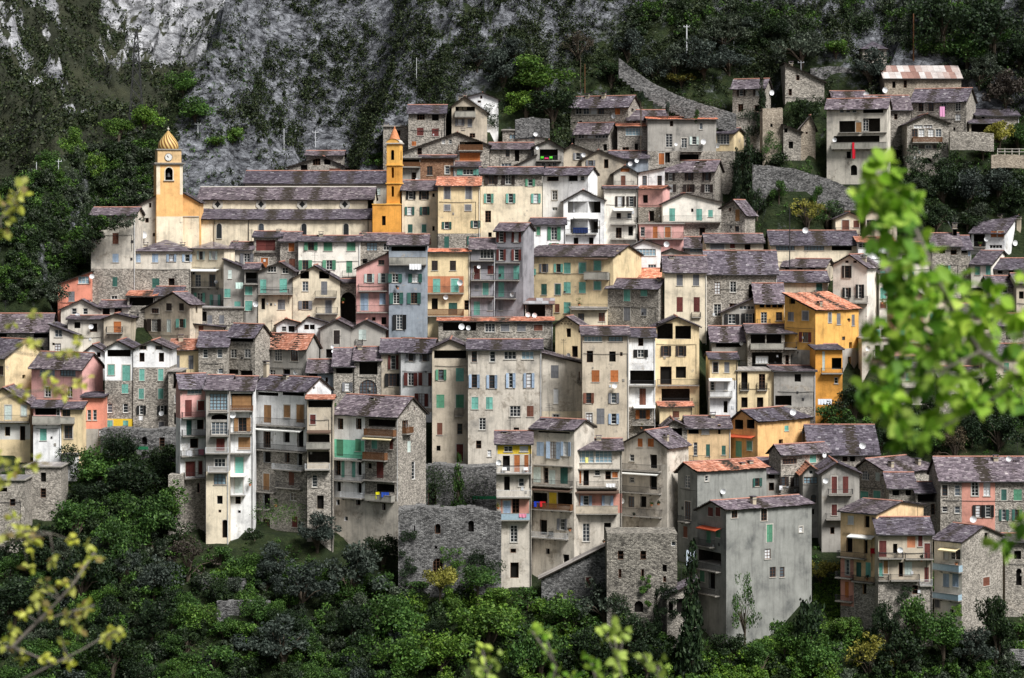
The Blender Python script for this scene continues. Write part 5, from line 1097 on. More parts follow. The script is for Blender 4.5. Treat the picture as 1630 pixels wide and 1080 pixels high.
def crown_mesh(kind, var, shape='round'):
    key = (kind, var, shape)
    if key in CROWN: return CROWN[key]
    rs = np.random.RandomState(hash((kind, shape)) % 9999 if False else (sum(map(ord, kind+shape))*13 + var*101) % 99991)
    if shape == 'round':
        k = 24; th = rs.uniform(0, 2*pi, k); ph = rs.uniform(-.5, 1.35, k); rr_ = rs.uniform(.2, .88, k)
        cen = np.stack([np.cos(th)*np.cos(ph)*rr_, np.sin(th)*np.cos(ph)*rr_, np.sin(ph)*rr_*.9], 1); rad = rs.uniform(.13, .40, k)
        n, size = 3200, .045
    elif shape == 'bush':
        k = 12; th = rs.uniform(0, 2*pi, k); rr_ = rs.uniform(.1, .75, k)
        cen = np.stack([np.cos(th)*rr_, np.sin(th)*rr_, rs.uniform(-.4, .3, k)], 1); rad = rs.uniform(.25, .42, k); n, size = 1500, .06
    elif shape == 'cone':
        k = 26; z = rs.uniform(-.95, .95, k); w = (1-(z+1)/2)*.34+.06; th = rs.uniform(0, 2*pi, k)
        cen = np.stack([np.cos(th)*w*.5, np.sin(th)*w*.5, z], 1); rad = w*.9+.05; n, size = 2600, .045
    elif shape == 'sparse':
        k = 30; th = rs.uniform(0, 2*pi, k); ph = rs.uniform(-.2, 1.4, k); rr_ = rs.uniform(.4, .9, k)
        cen = np.stack([np.cos(th)*np.cos(ph)*rr_, np.sin(th)*np.cos(ph)*rr_, np.sin(ph)*rr_], 1); rad = rs.uniform(.12, .26, k); n, size = 1500, .035
    co = leaf_cloud(rs, cen, rad, n, size)
    fc = np.arange(len(co)).reshape(-1, 4)
    me = np_mesh('crown', co, fc, [LEAF[kind]]); CROWN[key] = (me, cen); return CROWN[key]
TRUNK = {}
def trunk_mesh(kind, var, shape):
    key = (kind, var, shape)
    if key in TRUNK: return TRUNK[key]
    _, cen = crown_mesh(kind, var, shape); rr = random.Random(var + len(kind)); b = MB()
    b.tube([(0, 0, -1.9), (rr.uniform(-.05, .05), 0, -1.2), (rr.uniform(-.08, .08), .03, -.5), (0, 0, .1)], [.085, .065, .05, .03], 'bark', 7)
    for c in cen[:14]: b.tube([(0, 0, -.9 + rr.random()*.5), (c[0]*.5, c[1]*.5, c[2]*.5 - .12), tuple(c)], [.035, .02, .007], 'bark', 5)
    TRUNK[key] = b.mesh('trunk'); return TRUNK[key]
def tree(p, r, kind, shape, label, group, name='tree', cat='tree', sz=1.0, rr=RND, flat=1.0):
    """p = crown centre, r = radius; trunk reaches the ground"""
    var = rr.randrange(3); gz = ground(p[0], p[1])
    t = thing(name, (p[0], p[1], gz), label, cat, group)
    cm, _ = crown_mesh(kind, var, shape); cz = p[2] - gz
    if shape != 'cone' and cz > 1.5*r:                   # foliage grows down towards a ground that lies far below
        lo = max(r*.35, cz - 4.5*r); st = (cz + r*.8*sz - lo) / 1.65; cz2 = cz + r*.8*sz - .82*st
        c = put('crown', cm, t, (0, 0, cz2), rr.uniform(0, 6.28)); c.scale = (r*rr.uniform(.85, 1.25), r, st); cz = cz2
    else: c = put('crown', cm, t, (0, 0, cz), rr.uniform(0, 6.28)); c.scale = (r*(1 if shape == 'cone' else rr.uniform(.85, 1.3)), r, r*sz*(1 if shape == 'cone' else rr.uniform(.8, 1.2)))
    k = put('trunk', trunk_mesh(kind, var, shape), t, (0, 0, cz), c.rotation_euler[2]); k.scale = (r, r, r*sz if shape == 'cone' else max(r*.8, cz / 1.7))
    return t
def in_front(px, py, Y, rpx):
    for h in HOUSES:
        if h['xl'] - 2 < px < h['xr'] + 2 and h['top'] + 10 < py < h['bot']: Y = min(Y, h['Y'] - rpx*.8*h['Y']/F - (.8 if not h['c'] else .5))
    return Y
def tree_px(px, py, rpx, kind, shape, label, group=None, name='tree', cat='tree', sz=1.0, lift=.75, Yo=0, rr=RND):
    """tree whose crown centre shows at (px, py) with radius rpx"""
    P = hit(px, py + rpx*lift)
    if P is None: return None
    Y = in_front(px, py, P[1], rpx); r = rpx * Y / F
    return tree(((px-CX)*Y/F, Y, (HY-py)*Y/F), r, kind, shape, label, group, name, cat, sz, rr)
TREES = '''
972 118 26 dark round|dark tree at the lower left end of the curved wall
1000 78 24 olive round|grey green tree above the left tip of the curved wall
655 935 22 green bush|green bush at the left foot of the long ruined wall
735 940 22 dark bush|dark bush before the middle of the long ruined wall
790 945 24 bright bush|bright green bush at the right foot of the long ruined wall
854 128 38 bright round|large bright green tree on the rocks above the village houses
838 165 30 bright round|bright green bushy tree just below the largest bright green one
880 170 34 dark round|dark tree growing right of the bright green pair on the rocks
800 115 30 olive round|grey green tree left of the large bright green tree
760 95 20 olive round|small grey green tree high on the slope above the whitish house
820 85 22 olive round|grey tree on the rock shelf above the large bright green tree
920 75 26 brown sparse|reddish brown bare tree standing on the rocks above the long four windowed house
602 252 18 green bush|green bush between the rocks and the orange bell turret
340 232 0 x x|
1275 190 30 dark round|dark ivy clad tree between the tan stone ruin walls
1190 258 24 dark round|dark spreading tree below the ruins beside the yellow house
1230 262 26 dark round|dark low tree hanging over the retaining wall
1213 160 16 dark cone|dark narrow cypress beside the tan barn-like house
1192 292 27 dark cone|tall black cypress against the big retaining wall
1174 290 20 dark cone|slender dark cypress left of the tall black one
1285 340 30 yellow sparse|yellowish olive thinly leaved tree before the retaining wall
1318 345 26 green sparse|pale green half bare tree right of the yellowish one
1075 105 28 olive round|olive tree high behind the curved wall
1040 110 20 olive round|small olive tree at the left end of the curved wall
1120 100 34 olive round|big olive tree behind the curved wall
1160 95 26 olive round|rounded olive tree behind the house with dark shutter pairs
1085 125 16 yellow bush|yellow green bush peeping over the curved wall
1150 60 30 olive round|grey olive tree on the slope high above the curved wall
1275 75 34 olive round|broad olive tree above the tan stone barn-like house
1330 75 22 bright bush|bright green bush left of the tiny stone hut
1385 112 34 olive round|large olive tree in front of the tiny stone hut
1475 130 24 olive round|olive tree covering the middle of the rusty roofed barn
1560 120 30 olive round|olive tree right of the rusty roofed barn
1600 150 30 brown round|brown green thicket tree at the upper right edge
1500 40 44 dark round|large dark tree at the top right of the cliff
1580 50 46 dark round|dark tree in the top right corner
1540 80 34 green round|mid green tree between the two dark trees at top right
1625 90 30 dark round|dark tree cut by the right edge beside the thicket
1590 215 26 yellow round|yellow green tree above the pink terrace wall
1565 235 22 green bush|green bush left of the yellow green tree on the terrace
1620 220 24 green round|green tree at the right edge on the terrace
1540 300 34 olive round|large dark olive tree below the pink terrace wall
1590 290 30 olive round|olive tree below the pink terrace wall at right
1620 310 30 dark round|dark tree at the right edge below the terrace
1500 300 26 dark round|dark tree below the glazed veranda house
1450 320 26 dark round|dark tree partly behind the top of the leafy branch
1490 350 26 dark round|dark tree behind the tall chimney of the slate roofed house
1540 350 20 dark bush|dark bush behind the pale slate roofed white house
1360 640 30 dark round|dark tree at the foot of the deep orange house
1330 660 24 green bush|green bush at the foot of the deep orange house
1480 700 26 green round|green tree above the stone gabled house with faded shutters
1520 715 28 brown sparse|bare brown tree beside the big slate roof at right
1590 690 32 dark round|dark tree above the long house with the pink middle
1545 690 26 dark round|dark tree left of the one above the pink middled house
1440 690 24 green round|green tree showing under the leafy branch
1620 650 28 dark round|dark tree below the branch at the right edge
1305 905 26 yellow bush|rounded yellow flowered bush right of the big blank grey house
1290 935 28 dark bush|dark shrub under the yellow flowered bush
1185 945 22 green sparse|thin half bare fruit tree against the big blank grey house
1100 975 42 dark cone|tall dark cypress at the foot of the big blank grey house
1095 1040 24 dark round|dark bushy tree below the tall dark cypress
730 795 26 green cone|green pointed tree on the terrace above the long ruined wall
715 808 16 green bush|low green bush left of the pointed terrace tree
505 850 36 olive round|big dark olive tree in front of the rubble house fronts
405 848 14 dark bush|small dark rounded bush beside the cream wall with the red door
190 720 28 dark round|dark ivy covered tree below the salmon annexe
160 745 34 green round|green tree climbing beside the little white box room
200 770 34 dark round|dark tree under the ivy covered stone wall
245 760 30 dark round|dark tree left of the tapering buttress
120 830 36 green round|mid green tree below the grey rubble stone base house
185 870 38 green round|yellow speckled green tree at lower left
240 830 38 green round|leafy green tree left of the buttress foot
60 880 40 dark round|dark tree behind the yellow blossom at lower left
130 920 44 dark round|large dark tree below the yellow speckled one
20 960 44 dark round|dark tree in the lower left behind the twigs
300 895 36 brown sparse|pale leafless dome shaped tree beside the terrace lawn
245 920 34 olive round|olive tree left of the leafless dome shaped tree
350 880 22 green bush|green hedge bush below the cream wall with the red door
440 900 30 olive round|olive tree right of the small terrace lawn
480 940 40 olive round|large olive tree below the big dark olive
560 920 46 olive round|very large dark olive tree below the rubble house fronts
610 880 30 dark round|dark tree at the left foot of the long ruined wall
320 985 30 bright round|bright green young tree below the dry stone terrace wall
390 1000 24 green bush|green bush right of the bright young tree
450 1030 46 olive round|spreading olive tree at the bottom left of centre
240 990 40 dark round|dark tree left of the bright young tree
180 1040 44 dark round|dark tree at the bottom left
340 1050 34 green bush|flowery green bank bush at the bottom left
560 1000 36 dark round|dark tree between the two big olives
620 985 44 green round|rounded mid green tree at the bottom centre left
700 1040 44 bright round|bright spring green tree at the bottom centre
640 1050 40 green round|green tree left of the bright spring green tree
780 1000 46 bright round|large bright spring green tree below the long ruined wall
760 920 26 green round|green tree at the right foot of the long ruined wall
700 920 26 yellow bush|yellow tinged bush before the long ruined wall's arch
840 950 26 green bush|green garden bush below the sloping ramp wall
890 920 22 dark bush|dark shrub against the sloping ramp wall
900 985 36 green round|green tree below the sloping ramp wall
860 1040 44 green round|green tree at the bottom behind the young shoots
960 960 34 olive round|grey olive tree below the maroon door
1000 1010 34 dark round|dark tree below the massive stone ruin
940 1040 40 dark round|dark tree at the bottom behind the small shoots
1030 1050 36 dark round|dark tree at the bottom right of centre
1045 985 18 dark cone|narrow dark cypress against the massive stone ruin
1160 1035 30 dark round|dark tree at the bottom below the grey house
1210 1050 30 green round|green tree at the bottom right of the cypress
1250 1000 26 green bush|green bush on the grassy bank right of the grey house
1345 1000 26 bright round|fresh green round tree under the sandy house with the pink strip
1410 985 24 dark round|dark tree against the grey lower walls at right
1385 1050 34 yellow sparse|yellow leaved thin tree at the bottom right
1460 985 32 green round|green tree below the pale blue balconies
1500 1010 36 green round|large green tree at the foot of the ivory fronted house
1545 1040 34 olive round|grey olive tree at the bottom right
1430 1045 34 dark round|dark tree behind the yellow leaved thin tree
1300 1040 34 green round|green tree left of the yellow leaved thin tree
1585 970 28 dark round|dark conifer like tree at the foot of the rubble stone side
1590 1005 24 dark round|dark thicket tree at lower right
1620 1000 26 green bush|green hedge along the path at the lower right
310 175 26 green round|rounded green tree on the ridge left of the cliff
290 135 24 green round|green tree on the ridge by the steep cliff edge
230 190 26 bright round|fresh green tree on the ridge left of the bell tower roof
190 205 22 bright round|bright green tree on the ridge, middle of the row
150 215 24 bright round|yellow green tree on the ridge above the dark slope
115 235 22 bright round|small fresh green tree on the left part of the ridge
75 255 22 green round|leafy tree near the left end of the ridge
150 270 24 bright round|bright green tree on the slope left of the bell tower
370 215 20 bright bush|fresh green bush among the rocks above the church
345 225 16 bright bush|small fresh green bush right of the bell tower roof
'''
IVY = [(640, 665, 850, 930, 'dark', 1600, 'dark ivy on the left end of the long ruined wall'), (705, 735, 870, 930, 'green', 1500, 'ivy climbing right of the arched doorway in the long ruined wall'),
 (750, 795, 880, 930, 'dark', 1900, 'dark ivy hanging over the right end of the long ruined wall'), (640, 790, 812, 828, 'dark', 1500, 'ivy running along the broken top of the long ruined wall'),
 (1020, 1034, 905, 965, 'green', 1100, 'green ivy column on the massive stone ruin'), (970, 1000, 945, 1000, 'dark', 1300, 'dark ivy at the foot of the massive stone ruin'), (1050, 1078, 930, 1000, 'dark', 1500, 'dark ivy on the right edge of the massive stone ruin'),
 (165, 215, 692, 730, 'dark', 2300, 'dark ivy covering the left part of the wall with the green trough'), (245, 282, 712, 735, 'dark', 1300, 'dark ivy on the right part of the wall with the green trough'),
 (1180, 1215, 180, 225, 'dark', 1300, 'ivy on the broken grey ruin below the house with dark shutter pairs'), (1218, 1244, 212, 240, 'green', 1000, 'vines at the foot of the tall roofless tan ruin'),
 (1075, 1105, 925, 945, 'green', 900, 'ivy on the small roofed stone ruin'), (865, 930, 905, 925, 'green', 1300, 'ivy and weeds on the sloping ramp wall'), (680, 760, 752, 800, 'dark', 2600, 'dark ivy filling the recess of the rough stone terrace wall'),
 (404, 486, 812, 826, 'green', 900, 'green vine pergola strip on the stone floor below the iron balconies'), (1430, 1450, 935, 985, 'dark', 900, 'dark ivy stain of creeper on the grey wall under the red panelled house'), (1516, 1530, 965, 1010, 'bright', 900, 'bright green creeper below the pale blue balconies'),
 (775, 800, 155, 200, 'dark', 900, 'dark creeper on the side of the tall tan gabled house')]
def plant_trees():
    for line in TREES.strip().split('\n'):
        a, label = line.split('|'); px, py, r, kind, shape = a.split()
        if kind == 'x': continue
        nm = dict(cone='cypress', bush='bush').get(shape, 'olive_tree' if kind == 'olive' else ('bare_tree' if shape == 'sparse' and kind == 'brown' else 'tree'))
        sz = 2.3 if shape == 'cone' else (.8 if shape == 'bush' else 1.0)
        tree_px(float(px), float(py), float(r)*1.28, kind, shape, label, 'trees and bushes around the village', nm, nm.split('_')[-1], sz)
    for px, py, r, kd, sh, Y, lab in ((1205, 300, 17, 'dark', 'bush', 434.5, 'dark shrub rooted in the left part of the big grey retaining wall'), (1240, 290, 14, 'green', 'bush', 434.5, 'green shrub rooted high in the big grey retaining wall'),
        (1275, 325, 17, 'dark', 'bush', 434.5, 'dark shrub low on the big grey retaining wall'), (1330, 318, 13, 'olive', 'bush', 434.5, 'olive shrub near the right end of the big grey retaining wall'), (1300, 292, 9, 'green', 'bush', 434.5, 'small green tuft under the coping of the big grey retaining wall'),
        (1020, 136, 8, 'dark', 'bush', 450.8, 'dark shrub growing from the left of the long curved wall'), (1062, 157, 6, 'olive', 'bush', 450.8, 'grey green shrub growing from the middle of the long curved wall'), (1108, 173, 6, 'green', 'bush', 450.8, 'green tuft growing low on the long curved wall')):
        tree(((px-CX)*Y/F, Y, (HY-py)*Y/F), r*Y/F, kd, sh, lab, 'trees and bushes around the village', 'bush', 'bush', .8)
    # smaller trees one cannot tell apart, by patch of slope: the largest are things, the rest one mass
    cand = []
    def scatter(n, x0, x1, ytop, ybot, kinds, label, group, rr, rmin=9, rmax=18):
        k = 0
        for _ in range(n*6):
            if k >= n: break
            px = rr.uniform(x0, x1); a, b = ytop(px), ybot(px); py = rr.uniform(a, b)
            if b - a < 4: continue
            r = rr.uniform(rmin, rmax); P = hit(px, py + r*.6)
            if P is None: continue
            cand.append((r, px, py, P[1], rr.choice(kinds), 'round' if rr.random() < .7 else 'bush', label, group)); k += 1
    rr = random.Random(5)
    I = lambda *pts: (lambda x: float(np.interp(x, [p[0] for p in pts], [p[1] for p in pts])))
    scatter(330, 0, 250, I((0, 300), (60, 275), (150, 235), (250, 215)), I((0, 470), (90, 470), (140, 400), (250, 320)), ['dark', 'dark', 'olive', 'green'], 'one of the many small dark trees covering the slope left of the bell tower', 'small trees left of the bell tower', rr, 8, 22)
    scatter(420, 0, 640, I((0, 880), (290, 870), (330, 880), (640, 930)), lambda x: 1110.0, ['dark', 'dark', 'olive', 'green', 'green'], 'one of the small dark trees filling the garden slope at lower left', 'small trees at lower left', rr, 9, 30)
    scatter(330, 640, 1330, I((640, 945), (860, 950), (1000, 1010), (1120, 1040), (1330, 1045)), lambda x: 1120.0, ['dark', 'green', 'bright', 'bright'], 'one of the small leafy trees along the bottom middle of the slope', 'small trees at the bottom middle', rr, 8, 24)
    scatter(130, 1330, 1630, I((1330, 1000), (1630, 1030)), lambda x: 1110.0, ['dark', 'green', 'olive'], 'one of the small leafy trees along the bottom right of the slope', 'small trees at the bottom right', rr, 10, 22)
    scatter(170, 1000, 1630, I((1000, 5), (1630, 0)), I((1000, 60), (1150, 80), (1400, 50), (1630, 180)), ['dark', 'olive', 'green', 'dark'], 'one of the small dark trees between the rocks at upper right', 'small trees at upper right', rr, 10, 24)
    scatter(55, 1420, 1640, lambda x: 250.0, lambda x: 350.0, ['dark', 'dark', 'olive'], 'one of the dark trees massed below the pink terrace wall', 'dark trees below the pink terrace wall', rr, 12, 24)
    scatter(45, 1390, 1640, lambda x: 600.0, lambda x: 715.0, ['dark', 'dark', 'green'], 'one of the dark trees on the bank above the long house with the pink middle', 'dark trees above the long house', rr, 12, 26)
    scatter(110, 110, 280, lambda x: 715.0, lambda x: 860.0, ['dark', 'green', 'dark'], 'one of the small leafy trees in the gully left of the buttress', 'small trees in the gully', rr, 12, 24)
    cand.sort(key=lambda c: -c[0]); mass = {}
    for i, (r, px, py, Y, kd, sh, label, group) in enumerate(cand):
        Y = in_front(px, py, Y, r); R = r*Y/F; p = ((px-CX)*Y/F, Y, (HY-py)*Y/F)
        if i < 190 : tree(p, R, kd, sh, label, group, 'tree', 'tree', 1, rr)
        else:
            rs = np.random.RandomState(i); k = 9; cen = np.array(p) + rs.normal(size=(k, 3))*R*.42
            mass.setdefault(kd, []).append(leaf_cloud(rs, cen, rs.uniform(.3, .5, k)*R, 620, .16))
    kinds = sorted(mass); co = np.concatenate([c for k in kinds for c in mass[k]]); mi = np.concatenate([np.full(sum(len(c) for c in mass[k])//4, j) for j, k in enumerate(kinds)])
    tag(put('small_trees', np_mesh('small_trees', co, np.arange(len(co)).reshape(-1, 4), [LEAF[k] for k in kinds], mi)), 'mass of smaller trees and bushes filling the slopes around the village', 'trees', kind='stuff')
# scrub on the rock: nobody could count it
def scrub():
    rs = np.random.RandomState(11); parts = []
    def clumps(n, xr, yr, thr, seed, smin, smax, nl, ls):
        Y = rs.uniform(*yr, n); X = (rs.uniform(*xr, n) - CX) * Y / F
        m = fbm(X*.33 + Y*.05, Y*.36 - X*.12, seed, 3) + .24*(rs.rand(n)-.5) + .10*(fbm(X*.04, Y*.05, seed+5, 2)-.5) > thr
        for x, y in zip(X[m], Y[m]):
            px = CX + x*F/y
            z = ground(x, y); py = HY - z*F/y
            if (290 < px < 415 and py < 215 and px - 290 < 60 + (215-py)*.55 and rs.rand() < .8) or (280 < px < 455 and 222 < py < 300 and rs.rand() < .72): continue
            if px < -60 or px > 1700 or py < -60 or py > 300 or any(xa-.5 < x < xb+.5 and hy-.6 < y < hy+9 for xa, xb, hy, dep, zb in CONS): continue
            s = rs.uniform(smin, smax)
            k = 4; cen = np.array([x, y, z + s*.35]) + rs.normal(size=(k, 3))*s*.42; rad = np.full(k, s*.55)
            parts.append(leaf_cloud(rs, cen, rad, nl, ls))
    clumps(17000, (262, 1680), (456, 512), .44, 60, .7, 2.1, 70, .18)
    clumps(6500, (255, 900), (428, 470), .45, 61, .5, 1.6, 60, .16)
    co = np.concatenate(parts); me = np_mesh('scrub', co, np.arange(len(co)).reshape(-1, 4), [LEAF['scrub']])
    tag(put('scrub', me), 'dark evergreen scrub growing in clumps all over the grey rock face', 'scrub', kind='stuff')
    parts = []
    n = 22000; X = rs.uniform(-95, 100, n); Y = rs.uniform(300, 470, n); m = np.ones(n, bool)
    for xa, xb, hy, dep, zb in CONS: m &= ~((X > xa-.5) & (X < xb+.5) & (Y > hy-.6) & (Y < hy+9))
    for x, y in zip(X[m], Y[m]):
        z = ground(x, y)
        if fbm(np.array([x*.12]), np.array([y*.12]), 77, 3)[0] < .42: continue
        s = rs.uniform(.25, .8); k = 2
        parts.append(leaf_cloud(rs, np.array([x, y, z + s*.2]) + rs.normal(size=(k, 3))*s*.4, np.full(k, s*.6), 26, .13))
    co = np.concatenate(parts); me = np_mesh('undergrowth', co, np.arange(len(co)).reshape(-1, 4), [LEAF['green']])
    tag(put('undergrowth', me), 'grass weeds and low green undergrowth covering the slope around the houses', 'undergrowth', kind='stuff')
    # bright grass banks
    parts = []
    for (xs, ys, n) in (((1185, 1340), (lambda x: 1005-(x-1185)*.62, lambda x: 1050), 1700), ((338, 394), (lambda x: 912, lambda x: 922), 260), ((440, 640), (lambda x: 930, lambda x: 950), 260), ((1560, 1640), (lambda x: 1020, lambda x: 1034), 260)):
        for _ in range(n):
            px = rs.uniform(*xs); py = rs.uniform(ys[0](px), ys[1](px)); P = hit(px, py)
            if P is None or in_front(px, py, P[1], 0) < P[1] - .5: continue
            parts.append(leaf_cloud(rs, np.array([[P[0], P[1], P[2]+.12]]), np.array([rs.uniform(.25, .5)]), 22, .10))
    co = np.concatenate(parts); me = np_mesh('grass', co, np.arange(len(co)).reshape(-1, 4), [LEAF['bright']])
    tag(put('grass', me), 'bright green grass on the banks between the lower houses and gardens', 'grass', kind='stuff')
    # ivy on the old walls
    for (x0, x1, y0, y1, kd, n, lab) in IVY:
        cx, cy = (x0+x1)/2, (y0+y1)/2; Y = in_front(cx, cy, 999, 0)
        if Y > 900: continue
        k = 14; px = rs.uniform(x0, x1, k); py = y0 + (y1-y0)*rs.uniform(0, 1, k)**1.2
        cen = np.stack([(px-CX)*Y/F, np.full(k, Y+.35), (HY-py)*Y/F], 1); o_ = cen.mean(0); co = leaf_cloud(rs, cen - o_, rs.uniform(.25, .45, k)*(x1-x0)*Y/F*.75, n, .12)
        co[:, 1] = co[:, 1]*.35; o = put('ivy', np_mesh('ivy', co, np.arange(len(co)).reshape(-1, 4), [LEAF[kd]]), None, tuple(o_)); tag(o, lab, 'ivy', 'ivy on the old walls')
    # woods on the far mountain
    parts = []; n = 30000; Y = rs.uniform(1000, 1850, n); X = (rs.uniform(-240, 450, n) - CX)*Y/F
    keep = fbm(X*.02, Y*.02, 90, 4) + .2*(rs.rand(n)-.5) > .34
    fi = np.clip(((X[keep]+420)/520*419).astype(int), 0, 419); fj = np.clip(((Y[keep]-980)/920*419).astype(int), 0, 419)
    for x, y, z in zip(X[keep], Y[keep], FZ[fj, fi]):
        px = CX + x*F/y
        if z*F/y > 420: continue
        if gap[int(min(419, max(0, (y-980)/920*419))), int(min(419, max(0, (x+420)/520*419)))] > rs.rand()*1.5 + .05: continue
        s = rs.uniform(2.2, 4.5); parts.append(leaf_cloud(rs, np.array([[x, y, z+s*.4]]), np.array([s*1.15]), 34, .62))
    if parts:
        co = np.concatenate(parts); me = np_mesh('woods', co, np.arange(len(co)).reshape(-1, 4), [LEAF['scrub']])
        tag(put('woods', me), 'dark woods covering the far mountain at upper left', 'woods', kind='stuff')
# ------------------------------------------------------------------ church and towers
def arch_window(root, w, h, loc, rz=0, grid=True, pane='glass'):
    b = MB(); n = 10; r = w/2; zc = h/2 - r
    out = [(-r, -h/2), (r, -h/2)] + [(r*cos(k*pi/n), zc + r*sin(k*pi/n)) for k in range(n+1)]
    inn = [(x*.86, -h/2+.1 if z < -h/2+.01 else z*.96) for x, z in out]
    for k in range(len(out)):
        a, c = out[k], out[(k+1) % len(out)]; d, e = inn[k], inn[(k+1) % len(out)]
        b.poly([(a[0], -.08, a[1]), (c[0], -.08, c[1]), (e[0], -.08, e[1]), (d[0], -.08, d[1])], 'sill')
        b.poly([(d[0], -.08, d[1]), (e[0], -.08, e[1]), (e[0], .1, e[1]), (d[0], .1, d[1])], 'sill')
        b.poly([(a[0], .02, a[1]), (c[0], .02, c[1]), (c[0], -.08, c[1]), (a[0], -.08, a[1])], 'sill')
    if grid:
        for x in (-w*.17, w*.17): b.box(x-.02, x+.02, -.03, 0, -h/2, zc+r*.8, 'iron')
        z = -h/2 + .4
        while z < zc + r*.5: b.box(-r*.86, r*.86, -.028, -.002, z-.02, z+.02, 'iron'); z += .4
    o = put('window', b.mesh('arched_window'), root, loc, rz)
    p = MB(); p.poly([(x, -.012, z) for x, z in inn], pane); put('pane', p.mesh('pane'), o); return o
def church():
    Y = 430.0; fr = Frame((317-CX)*Y/F, Y, 0); zb = (HY-400)*Y/F - 4
    root = thing('church', (fr.X, Y, zb), 'long cream church with two tiers of slate roof, diamond windows and arched windows', 'church')
    A = lambda px, py, yo=0: ((px-CX)*(Y+yo)/F - fr.X, yo, (HY-py)*(Y+yo)/F - zb)
    rr = random.Random(3); b = MB(); x0, x1 = A(317, 0)[0], A(592, 0)[0]; ze = A(0, 349)[2]
    face(b, lambda u, d, z: (u, d, z), [(x0, ze), (x1, ze)], x0, x1, 0, [], [], 'cream')
    zr = A(0, 334, 5)[2]; y2 = 5.0; zu = A(0, 318, y2)[2]; zt = A(0, 299, y2+5)[2]
    prof = [(0, ze), (y2, zr), (y2+.001, zu), (y2+5, zt), (y2+10, zu)]
    for x in (x0, x1): face(b, (lambda X_: (lambda u, d, z: (X_, u, z)))(x), prof, 0, y2+10, 0, [], [], 'cream')
    face(b, lambda u, d, z: (u, y2, z), [(x0, zu), (x1-1, zu)], x0, x1-1, zr-.5, [], [], 'cream')
    face(b, lambda u, d, z: (u, y2+10, z), [(x0, zu), (x1, zu)], x0, x1, 0, [], [], 'cream')
    put('wall', b.mesh('wall'), root)
    R = MB(); plane(R, (x0-.3, -.5, ze-.05), (x1+.3, -.5, ze-.05), (x0-.3, y2, zr+.1), 'slate', rr); put('roof', R.mesh('roof'), root)
    R = MB(); plane(R, (x0-1.0, y2-.5, zu-.05), (x1+.2, y2-.5, zu-.05), (x0-1.0, y2+5, zt+.05), 'slate', rr); plane(R, (x1+.2, y2+10.5, zu-.05), (x0-1, y2+10.5, zu-.05), (x1+.2, y2+5, zt+.05), 'slate', rr)
    r_ = put('roof', R.mesh('roof'), root); g = MB(); g.tube([(x0-1, y2+5, zt+.12), (x1+.2, y2+5, zt+.12)], .14, 'sill', 6); put('ridge_cap', g.mesh('ridge_cap'), r_)
    for px in (349, 416, 484, 551):
        p = A(px, 368); arch_window(root, 1.0, 2.7, (p[0], -.05, p[2]))
    for px in (346.5, 415.5, 481, 549):
        p = A(px, 325.5, y2); b = MB(); r = .95
        oc = [(r*cos(pi/8+k*pi/4), r*sin(pi/8+k*pi/4)) for k in range(8)]; dm = [(r*.6*cos(k*pi/4)*(1 if k % 2 == 0 else .66), r*.6*sin(k*pi/4)*(1.15 if k % 2 == 0 else .66)) for k in range(8)]
        for k in range(8):
            a, c, d, e = oc[k], oc[(k+1) % 8], dm[k], dm[(k+1) % 8]
            b.poly([(a[0], -.1, a[1]), (c[0], -.1, c[1]), (e[0], -.1, e[1]), (d[0], -.1, d[1])], 'sill'); b.poly([(a[0], 0, a[1]), (c[0], 0, c[1]), (c[0], -.1, c[1]), (a[0], -.1, a[1])], 'sill')
        b.tube([(-.6, -.06, 0), (.6, -.06, 0)], .03, 'iron', 4); b.tube([(0, -.06, -.6), (0, -.06, .6)], .03, 'iron', 4)
        o = put('window', b.mesh('diamond_window'), root, (p[0], y2-.02, p[2])); q = MB(); q.poly([(x, -.03, z) for x, z in dm], 'glass'); put('pane', q.mesh('pane'), o)
    for px in (341, 396, 586):
        g = MB(); p = A(px, 350); g.tube([(p[0], -.15, p[2]), (p[0], -.15, 0)], .06, 'iron', 6); put('downpipe', g.mesh('downpipe'), root)
M['ochre_roof'] = None
def spire_mat():
    t = NT('striped_glazed_tiles'); tc = t.add("ShaderNodeTexCoord"); sp = t.add("ShaderNodeSeparateXYZ"); t.link(tc.outputs['Object'], sp.inputs[0])
    at_ = t.add("ShaderNodeMath", operation='ARCTAN2'); t.link(sp.outputs['Y'], at_.inputs[0]); t.link(sp.outputs['X'], at_.inputs[1])
    m = t.add("ShaderNodeMath", operation='MULTIPLY_ADD', i_1=16.0); t.link(at_.outputs[0], m.inputs[0]); mz = t.add("ShaderNodeMath", operation='MULTIPLY', i_1=5.0); t.link(sp.outputs['Z'], mz.inputs[0]); t.link(mz.outputs[0], m.inputs[2])
    s = t.add("ShaderNodeMath", operation='MULTIPLY', i_1=1.0); t.link(m.outputs[0], s.inputs[0]); sn = t.add("ShaderNodeMath", operation='SINE'); t.link(s.outputs[0], sn.inputs[0])
    ad = t.add("ShaderNodeMath", operation='MULTIPLY_ADD', i_1=.5, i_2=.5); t.link(sn.outputs[0], ad.inputs[0])
    col = t.ramp(ad.outputs[0], [(.30, (.16, .08, .04)), (.45, (.50, .27, .05)), (.85, (.62, .42, .11)), (.98, (.55, .45, .26))])
    t.b.inputs['Roughness'].default_value = .5; return t.out(col)
M['spire'] = spire_mat()
